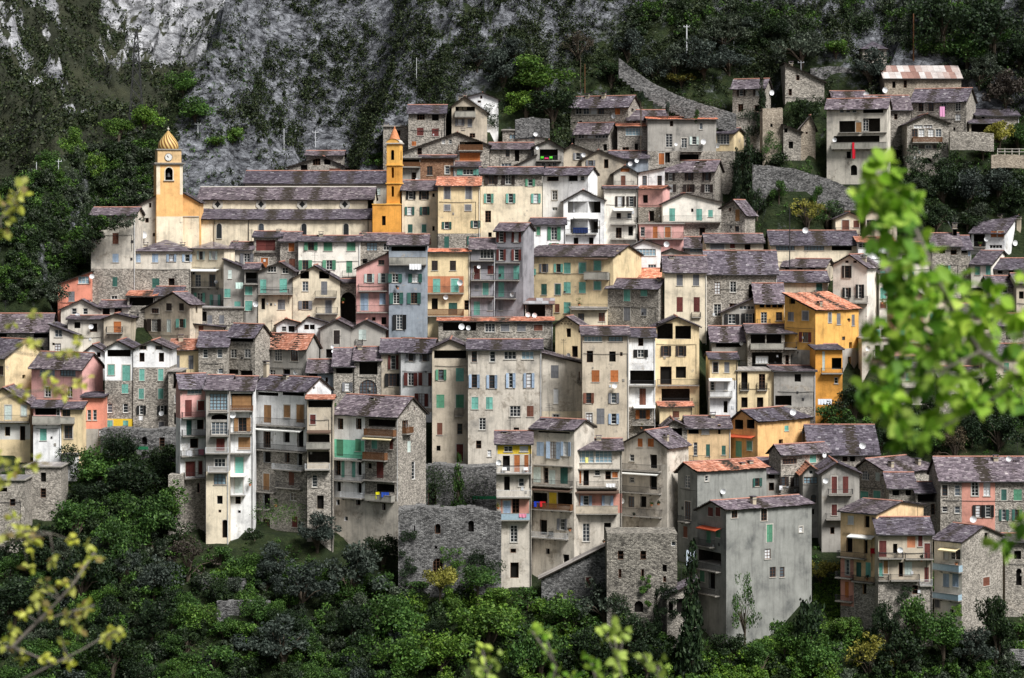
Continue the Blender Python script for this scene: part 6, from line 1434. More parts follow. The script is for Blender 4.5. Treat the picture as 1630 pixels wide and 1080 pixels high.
def bell_tower():
    Y = 424.0; th = radians(14); fr = Frame((249-CX)*Y/F, Y, th); zb = (HY-345)*Y/F - 8
    root = thing('bell_tower', (fr.X, Y, zb), 'square ochre church bell tower with a white clock and a striped yellow tiled dome', 'bell tower', None, th)
    A = lambda px, py: (lambda q: (q[0], q[1]-zb))(fr.A(px, py))
    w = A(291, 0)[0]; Z = lambda py: A(270, py)[1]; d = w
    b = MB()
    z_c, z_t = Z(262), Z(239); aw = .62; zc0, zc1 = Z(287), Z(267); cx = A(269, 0)[0]
    hole = [cx-aw, cx+aw, zc0, zc1, 1.2, 'dark', True]
    q = .62; zones = [(-1, q, Z(310), 1e4, 'cream'), (w-q*.8, w+1, Z(310), 1e4, 'cream'), (-9, 99, -99, Z(345), 'cream')]
    face(b, lambda u, e, z: (u, e, z), [(0, z_c), (w, z_c)], 0, w, 0, [hole], zones, 'ochre')
    hs = [d/2-.5, d/2+.5, zc0, zc1-.2, 1.0, 'ochre', True]
    face(b, lambda u, e, z: (e, u, z), [(0, z_c), (d, z_c)], 0, d, 0, [hs], [], 'ochre'); face(b, lambda u, e, z: (w-e, u, z), [(0, z_c), (d, z_c)], 0, d, 0, [hs], [], 'ochre')
    face(b, lambda u, e, z: (u, d-e, z), [(0, z_c), (w, z_c)], 0, w, 0, [], [], 'ochre')
    b.box(.22, w-.22, .22, d-.22, z_c+.28, z_t, 'ochre2')
    put('wall', b.mesh('wall'), root)
    c = MB(); c.box(-.22, w+.22, -.22, d+.22, z_c-.1, z_c+.12, 'sill'); c.box(-.4, w+.4, -.4, d+.4, z_c+.12, z_c+.3, 'slab'); c.box(.05, w-.05, .05, d-.05, z_t-.02, z_t+.18, 'slab'); put('cornice', c.mesh('cornice'), root)
    fr2 = MB(); n = 12
    for k in range(-2, n+3):
        a0 = pi*k/n; a1 = pi*(k+1)/n; pr = lambda a: (cx + (aw+.18)*cos(a), zc1-aw + (aw+.18)*sin(a))
        if 0 <= k < n:
            a, e = pr(a0), pr(a1); fr2.poly([(a[0], -.05, a[1]), (e[0], -.05, e[1]), (cx+aw*cos(a1), -.05, zc1-aw+aw*sin(a1)), (cx+aw*cos(a0), -.05, zc1-aw+aw*sin(a0))], 'cream')
    fr2.box(cx-aw-.18, cx-aw, -.05, .02, zc0, zc1-aw, 'cream'); fr2.box(cx+aw, cx+aw+.18, -.05, .02, zc0, zc1-aw, 'cream'); fr2.box(cx-aw-.3, cx+aw+.3, -.2, .02, zc0-.15, zc0, 'sill')
    put('arch_surround', fr2.mesh('arch_surround'), root)
    ck = MB(); r = .66; zc = Z(250.5)
    ring = [(cos(k*pi/16), sin(k*pi/16)) for k in range(32)]; ccx = A(268.5, 0)[0]
    for k in range(32):
        a, e = ring[k], ring[(k+1) % 32]
        ck.poly([(a[0]*r, 0, a[1]*r), (e[0]*r, 0, e[1]*r), (e[0]*r, -.1, e[1]*r), (a[0]*r, -.1, a[1]*r)], 'iron'); ck.poly([(a[0]*r*.92, -.1, a[1]*r*.92), (a[0]*r, -.1, a[1]*r), (e[0]*r, -.1, e[1]*r), (e[0]*r*.92, -.1, e[1]*r*.92)], 'iron')
    ck.poly([(x*r*.93, -.09, z*r*.93) for x, z in ring], 'frame')
    co = put('clock', ck.mesh('clock'), root, (ccx, .2, zc)); hm = MB()
    for k in range(12): a = k*pi/6; hm.tube([(cos(a)*r*.76, -.1, sin(a)*r*.76), (cos(a)*r*.88, -.1, sin(a)*r*.88)], .025, 'iron', 4)
    put('hour_marks', hm.mesh('hour_marks'), co)
    for a, L in ((2.35, .62), (2.75, .42)): hd = MB(); hd.tube([(-.08*cos(a), -.115, -.08*sin(a)), (L*r*cos(a), -.115, L*r*sin(a))], .03, 'iron', 4); put('clock_hand', hd.mesh('clock_hand'), co)
    s = MB(); H = Z(209) - z_t; R0 = 1.72
    prof = [(R0*k, z_t+.1+H*z) for k, z in ((.94, 0), (1.0, .06), (1.03, .16), (1.0, .28), (.9, .42), (.74, .56), (.55, .69), (.36, .81), (.2, .91), (.09, 1.0))]
    s.lathe([(r, z - z_t) for r, z in prof], 'spire', 24); so_ = put('dome', s.mesh('dome', True), root, (w/2, d/2, z_t))
    f = MB(); f.lathe([(.1, H), (.06, H+.2), (.2, H+.32), (.2, H+.5), (.05, H+.62), (.02, H+.9)], 'sill', 10); put('finial', f.mesh('finial'), so_)
    bl = MB(); bl.lathe([(.42, 0), (.36, .12), (.24, .5), (.16, .68), (.02, .74)], 'iron', 14); put('bell', bl.mesh('bell', True), root, (cx, .7, zc0+.55))
def ochre_wing():
    # ochre buttress body under the tower and its cream foot
    Y = 427.0; fr = Frame((252-CX)*Y/F, Y, 0); zb = (HY-405)*Y/F - 3
    root = thing('chapel', (fr.X, Y, zb), 'ochre chapel wall with one slit window joining the bell tower to the long cream church', 'chapel')
    A = lambda px, py: (lambda q: (q[0], q[1]-zb))(fr.A(px, py)); b = MB()
    tops = [(0, A(252, 304)[1]), (A(291, 0)[0], A(291, 307)[1]), (A(317, 0)[0], A(317, 322)[1])]; w = tops[2][0]
    c = A(284, 333); a = A(284, 359)
    holes = [[c[0]-.2, c[0]+.2, c[1]-.6, c[1]+.6, .4, 'dark', True], [a[0]-.5, a[0]+.5, a[1]-.8, a[1]+.8, .5, 'cream', True]]
    lo = A(0, 345)[1]
    face(b, lambda u, e, z: (u, e, z), tops, 0, w, 0, holes, [(-9, 99, -99, lo, 'cream')], 'ochre')
    face(b, lambda u, e, z: (w-e, u, z), [(0, tops[2][1]), (6, tops[2][1])], 0, 6, 0, [], [], 'ochre'); face(b, lambda u, e, z: (e, u, z), [(0, tops[0][1]), (6, tops[0][1])], 0, 6, 0, [], [], 'ochre')
    put('wall', b.mesh('wall'), root); R = MB(); rr = random.Random(2)
    p, q = tops[1], tops[2]; s = (q[1]-p[1])/(q[0]-p[0]); plane(R, (q[0]+.3, -.35, q[1]+s*.3+.03), (q[0]+.3, 6.2, q[1]+s*.3+.03), (p[0], -.35, p[1]+.03), 'slate', rr); put('roof', R.mesh('roof'), root)
    for hx in holes: o = put('window', m_pane(q1(hx[1]-hx[0]), q1(hx[3]-hx[2]), 'dark', .38), root, ((hx[0]+hx[1])/2, 0, (hx[2]+hx[3])/2)); put('frame', m_frame(q1(hx[1]-hx[0]), q1(hx[3]-hx[2]), 'fbrown', True), o)
    g = MB(); g.box(0, w, -.12, 0, lo-.06, lo+.08, 'sill'); put('string_course', g.mesh('string_course'), root)
def orange_turret():
    Y = 428.0; th = radians(-12); fr = Frame((636-CX)*Y/F, Y, th); zb = (HY-372)*Y/F - 3
    root = thing('bell_turret', (fr.X, Y, zb), 'slim orange bell turret with arched niches and a pointed orange tile cap', 'bell tower', None, th)
    A = lambda px, py: (lambda q: (q[0], q[1]-zb))(fr.A(px, py)); x0 = A(615.5, 0)[0]; w = -x0; d = w*.9; Z = lambda py: A(626, py)[1]
    b = MB(); cx = A(625, 0)[0]; mk = lambda zc, hw, hh, dep, back: [cx-hw, cx+hw, Z(zc)-hh, Z(zc)+hh, dep, back, True]
    zt = Z(229); cr = 'ochre'
    holes = [mk(247, .27, .85, .9, 'dark'), mk(275, .24, .9, .25, 'pale'), mk(305, .24, .9, .25, 'pale')]
    zones = [(-9, 9, Z(263), 99, 'turret_top')]
    face(b, lambda u, e, z: (u, e, z), [(x0, zt), (0, zt)], x0, 0, 0, holes, zones, 'orange')
    side = [[d/2-.25, d/2+.25, h[2], h[3], h[4], h[5], True] for h in holes]
    face(b, lambda u, e, z: (-e, u, z), [(0, zt), (d, zt)], 0, d, 0, side, zones, 'orange'); face(b, lambda u, e, z: (x0+e, u, z), [(0, zt), (d, zt)], 0, d, 0, side, zones, 'orange'); face(b, lambda u, e, z: (u, d-e, z), [(x0, zt), (0, zt)], x0, 0, 0, [], zones, 'orange')
    put('wall', b.mesh('wall'), root); c = MB()
    for py in (263, 292, 325): c = MB(); z = Z(py); c.box(x0-.15, .15, -.15, d+.15, z-.1, z+.08, 'turret_top'); c.box(x0-.08, .08, -.08, d+.08, z-.2, z-.1, 'orange'); put('cornice', c.mesh('cornice'), root)
    c = MB(); c.box(x0-.22, .22, -.22, d+.22, zt-.05, zt+.15, 'sill'); put('cornice', c.mesh('cornice'), root)
    g = MB()
    for k in range(12):
        a0, a1 = pi*k/12, pi*(k+1)/12; r = w*.52; P = lambda a: (x0/2 + r*cos(a), zt+.12 + r*.62*sin(a))
        a, e = P(a0), P(a1); g.poly([(a[0], -.2, a[1]), (e[0], -.2, e[1]), (e[0], d+.2, e[1]), (a[0], d+.2, a[1])], 'sill'); g.poly([(x0/2, -.12, zt+.12), (a[0], -.12, a[1]), (e[0], -.12, e[1])], 'turret_top')
    put('curved_gable', g.mesh('curved_gable'), root)
    s = MB(); z0 = Z(222); H = Z(204)-z0; s.lathe([(.95, z0), (.9, z0+.12), (.62, z0+H*.45), (.36, z0+H*.78), (.16, z0+H*.96), (.02, z0+H)], 'terra2', 14, (x0/2, d/2)); put('pointed_cap', s.mesh('pointed_cap', False), root)
    f = MB(); f.lathe([(.08, z0+H-.05), (.16, z0+H+.08), (.1, z0+H+.22), (.01, z0+H+.3)], 'terra2', 8, (x0/2, d/2)); put('finial', f.mesh('finial'), root)
M['ochre2'] = plaster('pale_ochre_wall', srgb('#d9b88a'), .9); M['turret_top'] = plaster('turret_yellow', srgb('#f0b962'), .6)
M['terra2'] = plain('orange_cap_tiles', (.62, .25, .12), .8, .2, .5)
def orange_block():
    Y = 427.5; fr = Frame((593-CX)*Y/F, Y, 0); zb = (HY-385)*Y/F - 3
    root = thing('chapel', (fr.X, Y, zb), 'plain bright orange square chapel block with a dark door, under the slim turret', 'chapel')
    A = lambda px, py: (lambda q: (q[0], q[1]-zb))(fr.A(px, py)); w = A(638.5, 0)[0]; zt = A(0, 326)[1]; c = A(611, 351.5); b = MB()
    face(b, lambda u, e, z: (u, e, z), [(0, zt), (w, zt)], 0, w, 0, [[c[0]-.32, c[0]+.32, c[1]-.8, c[1]+.8, .42, 'orange', False]], [], 'orange')
    face(b, lambda u, e, z: (w-e, u, z), [(0, zt), (5, zt)], 0, 5, 0, [], [], 'orange'); face(b, lambda u, e, z: (e, u, z), [(0, zt), (5, zt)], 0, 5, 0, [], [], 'orange'); face(b, lambda u, e, z: (u, 5-e, z), [(0, zt), (w, zt)], 0, w, 0, [], [], 'orange')
    put('wall', b.mesh('wall'), root); g = MB(); g.box(-.12, w+.12, -.12, 5, zt, zt+.14, 'turret_top'); put('cornice', g.mesh('cornice'), root)
    put('door', m_pane(.6, 1.6, 'dark', .4), root, (c[0], 0, c[1]))

# ------------------------------------------------------------------ garden walls, poles, wires, small things
def wall_line(pts, hpx, Y, label, mat='stone', th=.8, name='stone_wall', Ys=None):
    """wall along photo points (its top edge), hpx pixels tall"""
    b = MB(); rr = random.Random(int(pts[0][0])); n = len(pts); P = []
    for i, (px, py) in enumerate(pts): y = Y if Ys is None else Ys[i]; P.append(at(px, py, y))
    zb = min(p[2] for p in P) - hpx*Y/F - 1; ox, oy = P[0][0], P[0][1]
    for a, c in zip(P, P[1:]):
        L = sqrt((c[0]-a[0])**2 + (c[1]-a[1])**2); k = max(1, int(L/.7))
        for i in range(k):
            f0, f1 = i/k, (i+1)/k; q = [a[j] + (c[j]-a[j])*f0 for j in range(3)]; r = [a[j] + (c[j]-a[j])*f1 for j in range(3)]
            z0 = q[2] - hpx*Y/F - 1; j_ = rr.uniform(-.07, .07)
            v = [(q[0]-ox, q[1]-oy, z0-zb), (r[0]-ox, r[1]-oy, z0-zb), (r[0]-ox, r[1]-oy+th, z0-zb), (q[0]-ox, q[1]-oy+th, z0-zb),
                 (q[0]-ox, q[1]-oy, q[2]-zb+j_), (r[0]-ox, r[1]-oy, r[2]-zb+j_), (r[0]-ox, r[1]-oy+th, r[2]-zb+j_), (q[0]-ox, q[1]-oy+th, q[2]-zb+j_)]
            m = len(b.v); b.v += v; b.f += [(m,m+1,m+5,m+4),(m+1,m+2,m+6,m+5),(m+2,m+3,m+7,m+6),(m+3,m,m+4,m+7),(m+4,m+5,m+6,m+7)]; b.mi += [b.slot(mat)]*5
    o = put(name, b.mesh(name), None, (ox, oy, zb)); tag(o, label, 'wall'); return o
def pole(px, pt, pb, r, mat, label, arm=True, Y=None, name='utility_pole'):
    P = hit(px, pb) or (0, 470, 0); Y = Y or P[1]; X = (px-CX)*Y/F; gz = ground(X, Y); zt = (HY-pt)*Y/F
    t = thing(name, (X, Y, gz), label, 'pole'); b = MB(); b.tube([(0, 0, -.5), (0, 0, zt-gz)], [r, r*.7], mat, 7); put('post', b.mesh('post'), t)
    if arm:
        a = MB(); z = zt-gz-.4; a.box(-.6, .6, -.05, .05, z, z+.1, mat)
        for x in (-.5, 0, .5): a.lathe([(.05, z+.1), (.07, z+.2), (.03, z+.3)], 'paleiron', 6, (x, 0))
        put('crossarm', a.mesh('crossarm'), t)
    return (X, Y, zt)
def pylon():
    Y = 900.0; P0 = at(217, 200, Y); zt = at(217, 48, Y)[2]
    t = thing('pylon', (P0[0], Y, P0[2]-8), 'dark lattice power pylon standing in the far valley at upper left', 'pylon'); b = MB(); H = zt-P0[2]+8; n = 10
    def W_(k): return 2.6*(1-k/n)+.35
    for k in range(n):
        a, c = W_(k), W_(k+1); z0, z1 = H*k/n, H*(k+1)/n
        for sx in (-1, 1):
            for sy in (-1, 1): b.tube([(sx*a, sy*a, z0), (sx*c, sy*c, z1)], .13, 'iron', 4)
        for s in (-1, 1): b.tube([(-a, s*a, z0), (c, s*c, z1)], .08, 'iron', 4); b.tube([(a, s*a, z0), (-c, s*c, z1)], .08, 'iron', 4); b.tube([(s*a, -a, z0), (s*c, c, z1)], .08, 'iron', 4)
    put('mast', b.mesh('mast'), t)
    for z in (H*.72, H*.84, H*.95): a = MB(); a.tube([(-4.2, 0, z), (0, 0, z+.5), (4.2, 0, z)], .12, 'iron', 4); a.tube([(-4.2, 0, z), (0, 0, z-.9), (4.2, 0, z)], .09, 'iron', 4); put('crossarm', a.mesh('crossarm'), t)
    w = MB()
    for z, sx in ((H*.72, -4.2), (H*.72, 4.2), (H*.84, -4.2), (H*.95, 4.2)):
        A = (P0[0]+sx, Y, P0[2]-8+z); B = at(-60, 260 - z*.6, 700)
        w.tube([tuple(A[k]*(1-f)+B[k]*f - (6*4*f*(1-f) if k == 2 else 0) for k in range(3)) for f in [i/14 for i in range(15)]], .05, 'iron', 3)
    tag(put('power_line', w.mesh('power_line')), 'sagging power cables running from the lattice pylon to the left', 'cable')
def wire(a, b, sag, label):
    w = MB(); w.tube([tuple(a[k]*(1-f)+b[k]*f - (sag*4*f*(1-f) if k == 2 else 0) for k in range(3)) for f in [i/12 for i in range(13)]], .025, 'iron', 3)
    tag(put('cable', w.mesh('cable')), label, 'cable')
def setting_bits():
    wall_line([(985, 92), (1010, 112), (1040, 133), (1075, 150), (1110, 163), (1150, 175), (1172, 182)], 24, 452, 'long curved stone retaining wall climbing behind the upper houses', 'stone_grey', .9)
    wall_line([(1198, 262), (1262, 268), (1290, 277), (1322, 286), (1350, 299), (1385, 312)], 75, 436, 'big grey stone retaining wall sloping down below the tall apartment house', 'stone_grey', 1.0)
    wall_line([(1196, 333), (1230, 332), (1256, 334)], 10, 437, 'low stone parapet wall above the stone gabled house with a pinkish window', 'tan2', .6)
    wall_line([(1180, 108), (1215, 118), (1250, 112)], 18, 468, 'rough stone wall behind the house with dark shutter pairs', 'stone_grey', .8)
    wall_line([(1290, 110), (1320, 105), (1350, 108), (1368, 120)], 14, 464, 'curved grey stone wall below the tiny stone hut', 'stone_grey', .8)
    wall_line([(1512, 210), (1545, 210), (1582, 213)], 20, 440, 'low stone wall below the open slate roofed shed', 'stone', .7)
    wall_line([(1578, 247), (1600, 246), (1640, 248)], 12, 436, 'low pinkish terrace wall under a wooden fence at right', 'tan2', .7)
    wall_line([(345, 958), (380, 956), (430, 957)], 22, hit(390, 985)[1], 'dry stone terrace wall of pale stones in the lower garden', 'stone_grey', .8)
    wall_line([(318, 922), (350, 920), (392, 922)], 20, hit(350, 945)[1], 'dark dry stone wall under the small terrace lawn', 'stone_grey', .8)
    wall_line([(1555, 1042), (1590, 1036), (1640, 1034)], 14, hit(1590, 1050)[1], 'low dry stone wall at the bottom right corner', 'stone_grey', .7)
    wall_line([(1598, 962), (1612, 968), (1640, 988)], 14, hit(1610, 985)[1], 'pale coped garden wall beside the lower right path', 'stone', .6)
    wall_line([(820, 190), (850, 187), (875, 190)], 22, 449, 'rounded stone wall terrace right of the tall tan gabled house', 'stone_grey', .9)
    # fence on the pink terrace
    Y = 436.5; x0 = (1588-CX)*Y/F; t = thing('fence', (x0, Y, (HY-247)*Y/F), 'pale wooden post and rail fence on the pinkish terrace wall', 'fence')
    for k in range(5): b = MB(); b.box(-.06, .06, -.06, .06, -.2, 1.15, 'sill'); put('post', b.mesh('post'), t, (k*1.25, 0, 0))
    for z in (1.0, .5): b = MB(); b.box(0, 5, -.03, .03, z, z+.09, 'sill'); put('rail', b.mesh('rail'), t, (0, -.08, 0))
    pole(1454, 22, 102, .16, 'wood', 'very tall reddish brown pole above the rusty roofed barn', False)
    a = pole(1093, 40, 112, .16, 'paleiron', 'pale concrete utility pole among olive trees behind the curved wall')
    pole(1168, 66, 97, .09, 'paleiron', 'thin pale pole on the slope right of the concrete utility pole', False)
    b_ = pole(1275, 97, 138, .10, 'paleiron', 'grey pole with a lamp beside the tan barn-like house', True)
    pole(931, 102, 152, .09, 'wood', 'orange brown pole above the long four windowed house', False)
    pole(924, 92, 152, .08, 'bark', 'thin grey pole just left of the orange brown pole', False)
    pole(663, 92, 142, .07, 'paleiron', 'thin pole on the rocks above the four windowed stone house', False)
    pole(452, 205, 242, .09, 'paleiron', 'leaning thin grey pole on the rocks above the long church roofs', False)
    c = pole(502, 208, 240, .08, 'paleiron', 'short pale pole behind the stone gabled house on the rocks', True)
    d = pole(315, 195, 218, .08, 'paleiron', 'thin pale pole among rocks right of the bell tower dome', True)
    pole(58, 258, 288, .09, 'paleiron', 'pale pole near the left end of the ridge', False)
    pole(93, 254, 276, .09, 'paleiron', 'second pale pole on the left ridge, nearer the bell tower', True)
    pole(1257, 330, 368, .10, 'iron', 'dark street pole in front of the yellowish thin tree', False, 421, 'street_pole')
    pole(1197, 858, 975, .07, 'paleiron', 'thin pale pole standing in front of the big blank grey house', False)
    wire(a, b_, 1.2, 'thin overhead cable strung from the concrete utility pole to the lamp pole'); wire(d, c, 1.5, 'thin overhead cable crossing the rocks above the church')
    pylon()

ITEMS = '''
laundry 925 328 26 20 #dfe1e6|white sheet hanging in the dark laundry loft
laundry 912 322 7 20 #d4d8df|narrow white cloth hanging left of the big white sheet
laundry 924 367 24 9 #1d2d5a|dark blue cloth over the balcony rail below the laundry loft
laundry 661 425 19 9 #eceef0|white cloth slung along the grey parapet of the blue grey house
laundry 1359 240 5 26 #b81f2e|long red cloth hanging from the tall apartment house balcony
laundry 1500 178 8 16 #d99ac0|pink patterned cloth hanging from a tall window of the stone house
laundry 1100 889 15 26 #cfdbe8|pale blue sheet hanging on the dark balcony at the big grey house
laundry 381 455 12 10 #cfe9df|pale mint cloth drying beside the slim grey house
laundry 601 789 6 11 #d6cf1e|bright yellow cloth hanging from the lowest balcony of the mint green house
laundry 613 788 12 8 #2a4aa0|blue cloth on the lowest balcony of the mint green house
laundry 855 803 10 9 #1f3aa5|vivid blue bag on the crowded dark balcony
laundry 864 803 9 9 #c02a2f|bright red bag beside the vivid blue one on the crowded balcony
laundry 832 821 12 6 #d98aa0|pink cloth over the blue rail of the pink lower balcony storey
laundry 301 722 10 9 #d8d8dc|white cloth on the narrow white balcony of the pink topped house
laundry 320 720 9 9 #a46a78|reddish patterned cloth next to the white one on the narrow balcony
laundry 934 733 5 9 #e6e08a|pale yellow cloth hanging in the wide glazed gallery
laundry 972 773 15 6 #e8e8e8|white boxes cloth on the balcony with orange shutters
laundry 1243 777 5 7 #e6e6ea|white cloth below the left dark shutters of the half timbered house
laundry 1313 640 22 9 #dfe4ee|white laundry row at the foot of the deep orange house
laundry 224 666 6 7 #dddddd|small white cloth hanging below a dark shuttered window
chair 863 252 5 6 #5fd03a|bright green chair, left one on the dark gabled balcony
chair 877 252 5 6 #6ad845|bright green chair, right one on the dark gabled balcony
chair 870 253 9 4 #d8407a|pink cushioned low seat between two bright green chairs
chair 1390 880 8 13 #b02430|red garden chair on the balcony of the sandy house
chair 803 748 7 8 #e6e6e6|white plastic chair on the balcony with orange doors, left one
chair 837 748 7 8 #e2e2e2|white plastic chair on the balcony with orange doors, right one
chair 877 851 9 9 #3a3c3a|dark iron chair on the pale lower balcony
pot 922 481 11 12 green|round green potted bush on the cream terrace
pot 546 479 6 8 green|green potted plant on the cream gabled house balcony
pot 633 458 7 6 brown|brown potted plant on the pink house balcony
pot 793 806 12 10 yellow|leafy yellow green plant on the blue balcony of the narrow house
pot 1048 801 9 7 dark|dark potted shrub on the long dark lowest balcony
pot 1037 803 7 6 green|green potted shrub left of the dark one on the lowest balcony
pot 1010 820 6 8 dark|dark trailing plant at the left end of the lowest balcony
pot 962 863 8 6 brown|rust red flower pot by the top of the massive stone ruin
pot 1404 480 7 8 green|green potted plant beside the mint shuttered ivory house
pot 1560 389 8 7 bright|bright green plant on the balcony of the white house at right
pot 1021 678 7 9 yellow|yellow green plant on the lowest balcony of the glazed cluttered gallery house
pot 907 844 9 4 brown|reddish flowers along the pale lower balcony rail
pot 398 768 7 12 green|climbing green plant beside the tall orange wooden door
pot 439 800 8 14 green|climbing green plant on the wall right of the small iron balcony
pot 1522 898 9 5 brown|brownish flower tub on the upper pale blue balcony
pot 1380 920 8 8 dark|dark potted plant on the lower balcony of the sandy house
pot 1467 888 7 12 dark|dark leafy plant on the balcony of the red panelled house
pot 1352 510 6 6 dark|dark plant on the ledge of the amber yellow house
'''
def animal(px, py, face_, label):
    P = hit(px, py + 3)
    if P is None: return
    b = MB(); s = .55
    b.tube([(-.5*s, 0, .62*s), (-.3*s, 0, .66*s), (.15*s, 0, .60*s), (.45*s, 0, .66*s), (.62*s, 0, .9*s)], [.10*s, .17*s, .14*s, .17*s, .09*s], 'dish', 8)
    b.tube([(.55*s, 0, .86*s), (.68*s, 0, 1.0*s), (.8*s, 0, .96*s), (.92*s, 0, .9*s)], [.08*s, .13*s, .10*s, .04*s], 'dish', 8)
    for sy in (-1, 1):
        b.tube([(.40*s, sy*.1*s, .55*s), (.43*s, sy*.1*s, .28*s), (.40*s, sy*.1*s, 0)], [.07*s, .045*s, .04*s], 'dish', 6)
        b.tube([(-.38*s, sy*.1*s, .6*s), (-.28*s, sy*.1*s, .34*s), (-.44*s, sy*.1*s, .2*s), (-.40*s, sy*.1*s, 0)], [.1*s, .06*s, .04*s, .04*s], 'dish', 6)
        b.tube([(.66*s, sy*.07*s, 1.08*s), (.64*s, sy*.09*s, 1.22*s)], [.05*s, .01*s], 'dish', 5)
    b.tube([(-.48*s, 0, .66*s), (-.7*s, 0, .8*s), (-.8*s, 0, 1.0*s)], [.05*s, .04*s, .02*s], 'dish', 5)
    o = put('cat', b.mesh('cat', True), None, P, face_); tag(o, label, 'cat')
def items():
    animal(1587, 1024, .4, 'white cat on the grass at the lower right, nearer the house'); animal(1624, 1026, 2.6, 'white cat on the grass close to the right edge')
    rr = random.Random(9); mats = {}
    front = sorted(HOUSES, key=lambda h: h['Y'])
    for line in ITEMS.strip().split('\n'):
        a, label = line.split('|'); kd, px, py, w, h, c = a.split(); px, py, w, h = map(float, (px, py, w, h))
        Y = None
        for H in front:
            if H['xl'] <= px <= H['xr'] and H['top'] - 4 <= py <= H['bot'] + 4:
                fr = H['fr']; q = fr.A(px, py); wx = fr.X + cos(fr.r)*q[0]; Y = fr.Y + sin(fr.r)*q[0]; break
        if Y is None: Y = 400
        dep = .95 if kd == 'laundry' else .55
        if label.startswith(('white sheet', 'narrow white cloth')): dep = -.5
        Y -= dep; X, _, Z = at(px, py, Y); W_, H_ = w*Y/F, h*Y/F
        if kd in ('laundry', 'chair') and c not in mats: mats[c] = plain('cloth_' + c[1:], srgb(c), .85, .1, .12); 
        if kd == 'laundry':
            b = MB(); n = max(3, int(W_/.12)); m_ = 5; b.slot(mats[c])
            P = [[(-W_/2+W_*i/n, -.05*sin(i*1.7)*(j/m_), H_/2-H_*j/m_ + .03*sin(i*.9)*(j == m_)) for i in range(n+1)] for j in range(m_+1)]
            for j in range(m_):
                for i in range(n): b.poly([P[j][i], P[j+1][i], P[j+1][i+1], P[j][i+1]], mats[c])
            for i in range(n): b.poly([(x, y+.03, z) for x, y, z in (P[0][i], P[0][i+1], P[m_][i+1], P[m_][i])], mats[c])
            o = put('hanging_cloth', b.mesh('hanging_cloth'), None, (X, Y, Z)); tag(o, label, 'cloth', 'cloths and bags hanging on the balconies')
        elif kd == 'chair':
            t = thing('chair', (X, Y, Z-H_/2), label, 'chair', 'chairs on the balconies'); s = max(.35, min(W_, .7)); hh = H_; m_ = mats[c]
            b = MB(); b.box(-s/2, s/2, -s/2, s/2, hh*.42, hh*.48, m_); put('seat', b.mesh('seat'), t)
            b = MB(); b.box(-s/2, s/2, s/2-.05, s/2, hh*.48, hh, m_); put('backrest', b.mesh('backrest'), t)
            lg = MB(); lg.tube([(0, 0, 0), (0, 0, hh*.42)], .025, m_, 5); lm = lg.mesh('leg')
            for sx in (-1, 1):
                for sy in (-1, 1): put('leg', lm, t, (sx*(s/2-.04), sy*(s/2-.04), 0))
        else:
            t = thing('potted_plant', (X, Y, Z-H_*.5), label, 'plant', 'plants on the balconies')
            b = MB(); r = min(.22, W_*.3); b.lathe([(r*.7, 0), (r, .28), (r*1.1, .3)], 'terra2', 10); put('pot', b.mesh('pot'), t)
            k = 5; rs = np.random.RandomState(int(px)); cen = np.stack([rs.uniform(-W_*.3, W_*.3, k), rs.uniform(-.15, .15, k), .3+rs.uniform(0, max(.15, H_-.35), k)], 1)
            co = leaf_cloud(rs, cen, np.full(k, max(.18, W_*.25)), 160, .07); put('foliage', np_mesh('foliage', co, np.arange(len(co)).reshape(-1, 4), [LEAF[c]]), t)

# ------------------------------------------------------------------ near branches, out of focus
def fg_mats():
    M['twig'] = plain('near_twig_bark', (.16, .14, .12), .8, .2, .3)
    for nm, lo, hi in (('fg_leaf', (.18, .38, .025), (.56, .74, .14)), ('fg_dark', (.06, .17, .015), (.18, .36, .04)), ('fg_bloom', (.40, .45, .05), (.74, .74, .22)), ('fg_brown', (.3, .22, .08), (.5, .42, .16))):
        M[nm] = leaf_mat(nm, lo, tuple((a+b)/2 for a, b in zip(lo, hi)), hi, .45)
def blade(b, p, d, up, L, w, mat, rr):
    """pointed, folded leaf with a curve"""
    s = (d[1]*up[2]-d[2]*up[1], d[2]*up[0]-d[0]*up[2], d[0]*up[1]-d[1]*up[0]); n = sqrt(sum(x*x for x in s)) or 1; s = [x/n for x in s]
    prof = [(0, 0), (.18, .55), (.42, 1), (.68, .82), (.88, .4), (1, 0)]; c = rr.uniform(.05, .25)
    mid = [tuple(p[k] + d[k]*L*t_ - up[k]*L*c*t_*t_ for k in range(3)) for t_, _ in prof]
    l = [tuple(m[k] + s[k]*w*q + up[k]*w*.3*q for k in range(3)) for m, (_, q) in zip(mid, prof)]; r = [tuple(m[k] - s[k]*w*q + up[k]*w*.3*q for k in range(3)) for m, (_, q) in zip(mid, prof)]
    n0 = len(b.v); b.v += mid + l + r; K = len(prof); sm = b.slot(mat)
    for i in range(K-1):
        b.f += [(n0+i, n0+i+1, n0+K+i+1, n0+K+i), (n0+i+1, n0+i, n0+2*K+i, n0+2*K+i+1)]; b.mi += [sm, sm]
def unit(rr, bias=(0, 0, 0)):
    v = [rr.gauss(0, 1) + bias[k] for k in range(3)]; n = sqrt(sum(x*x for x in v)); return [x/n for x in v]
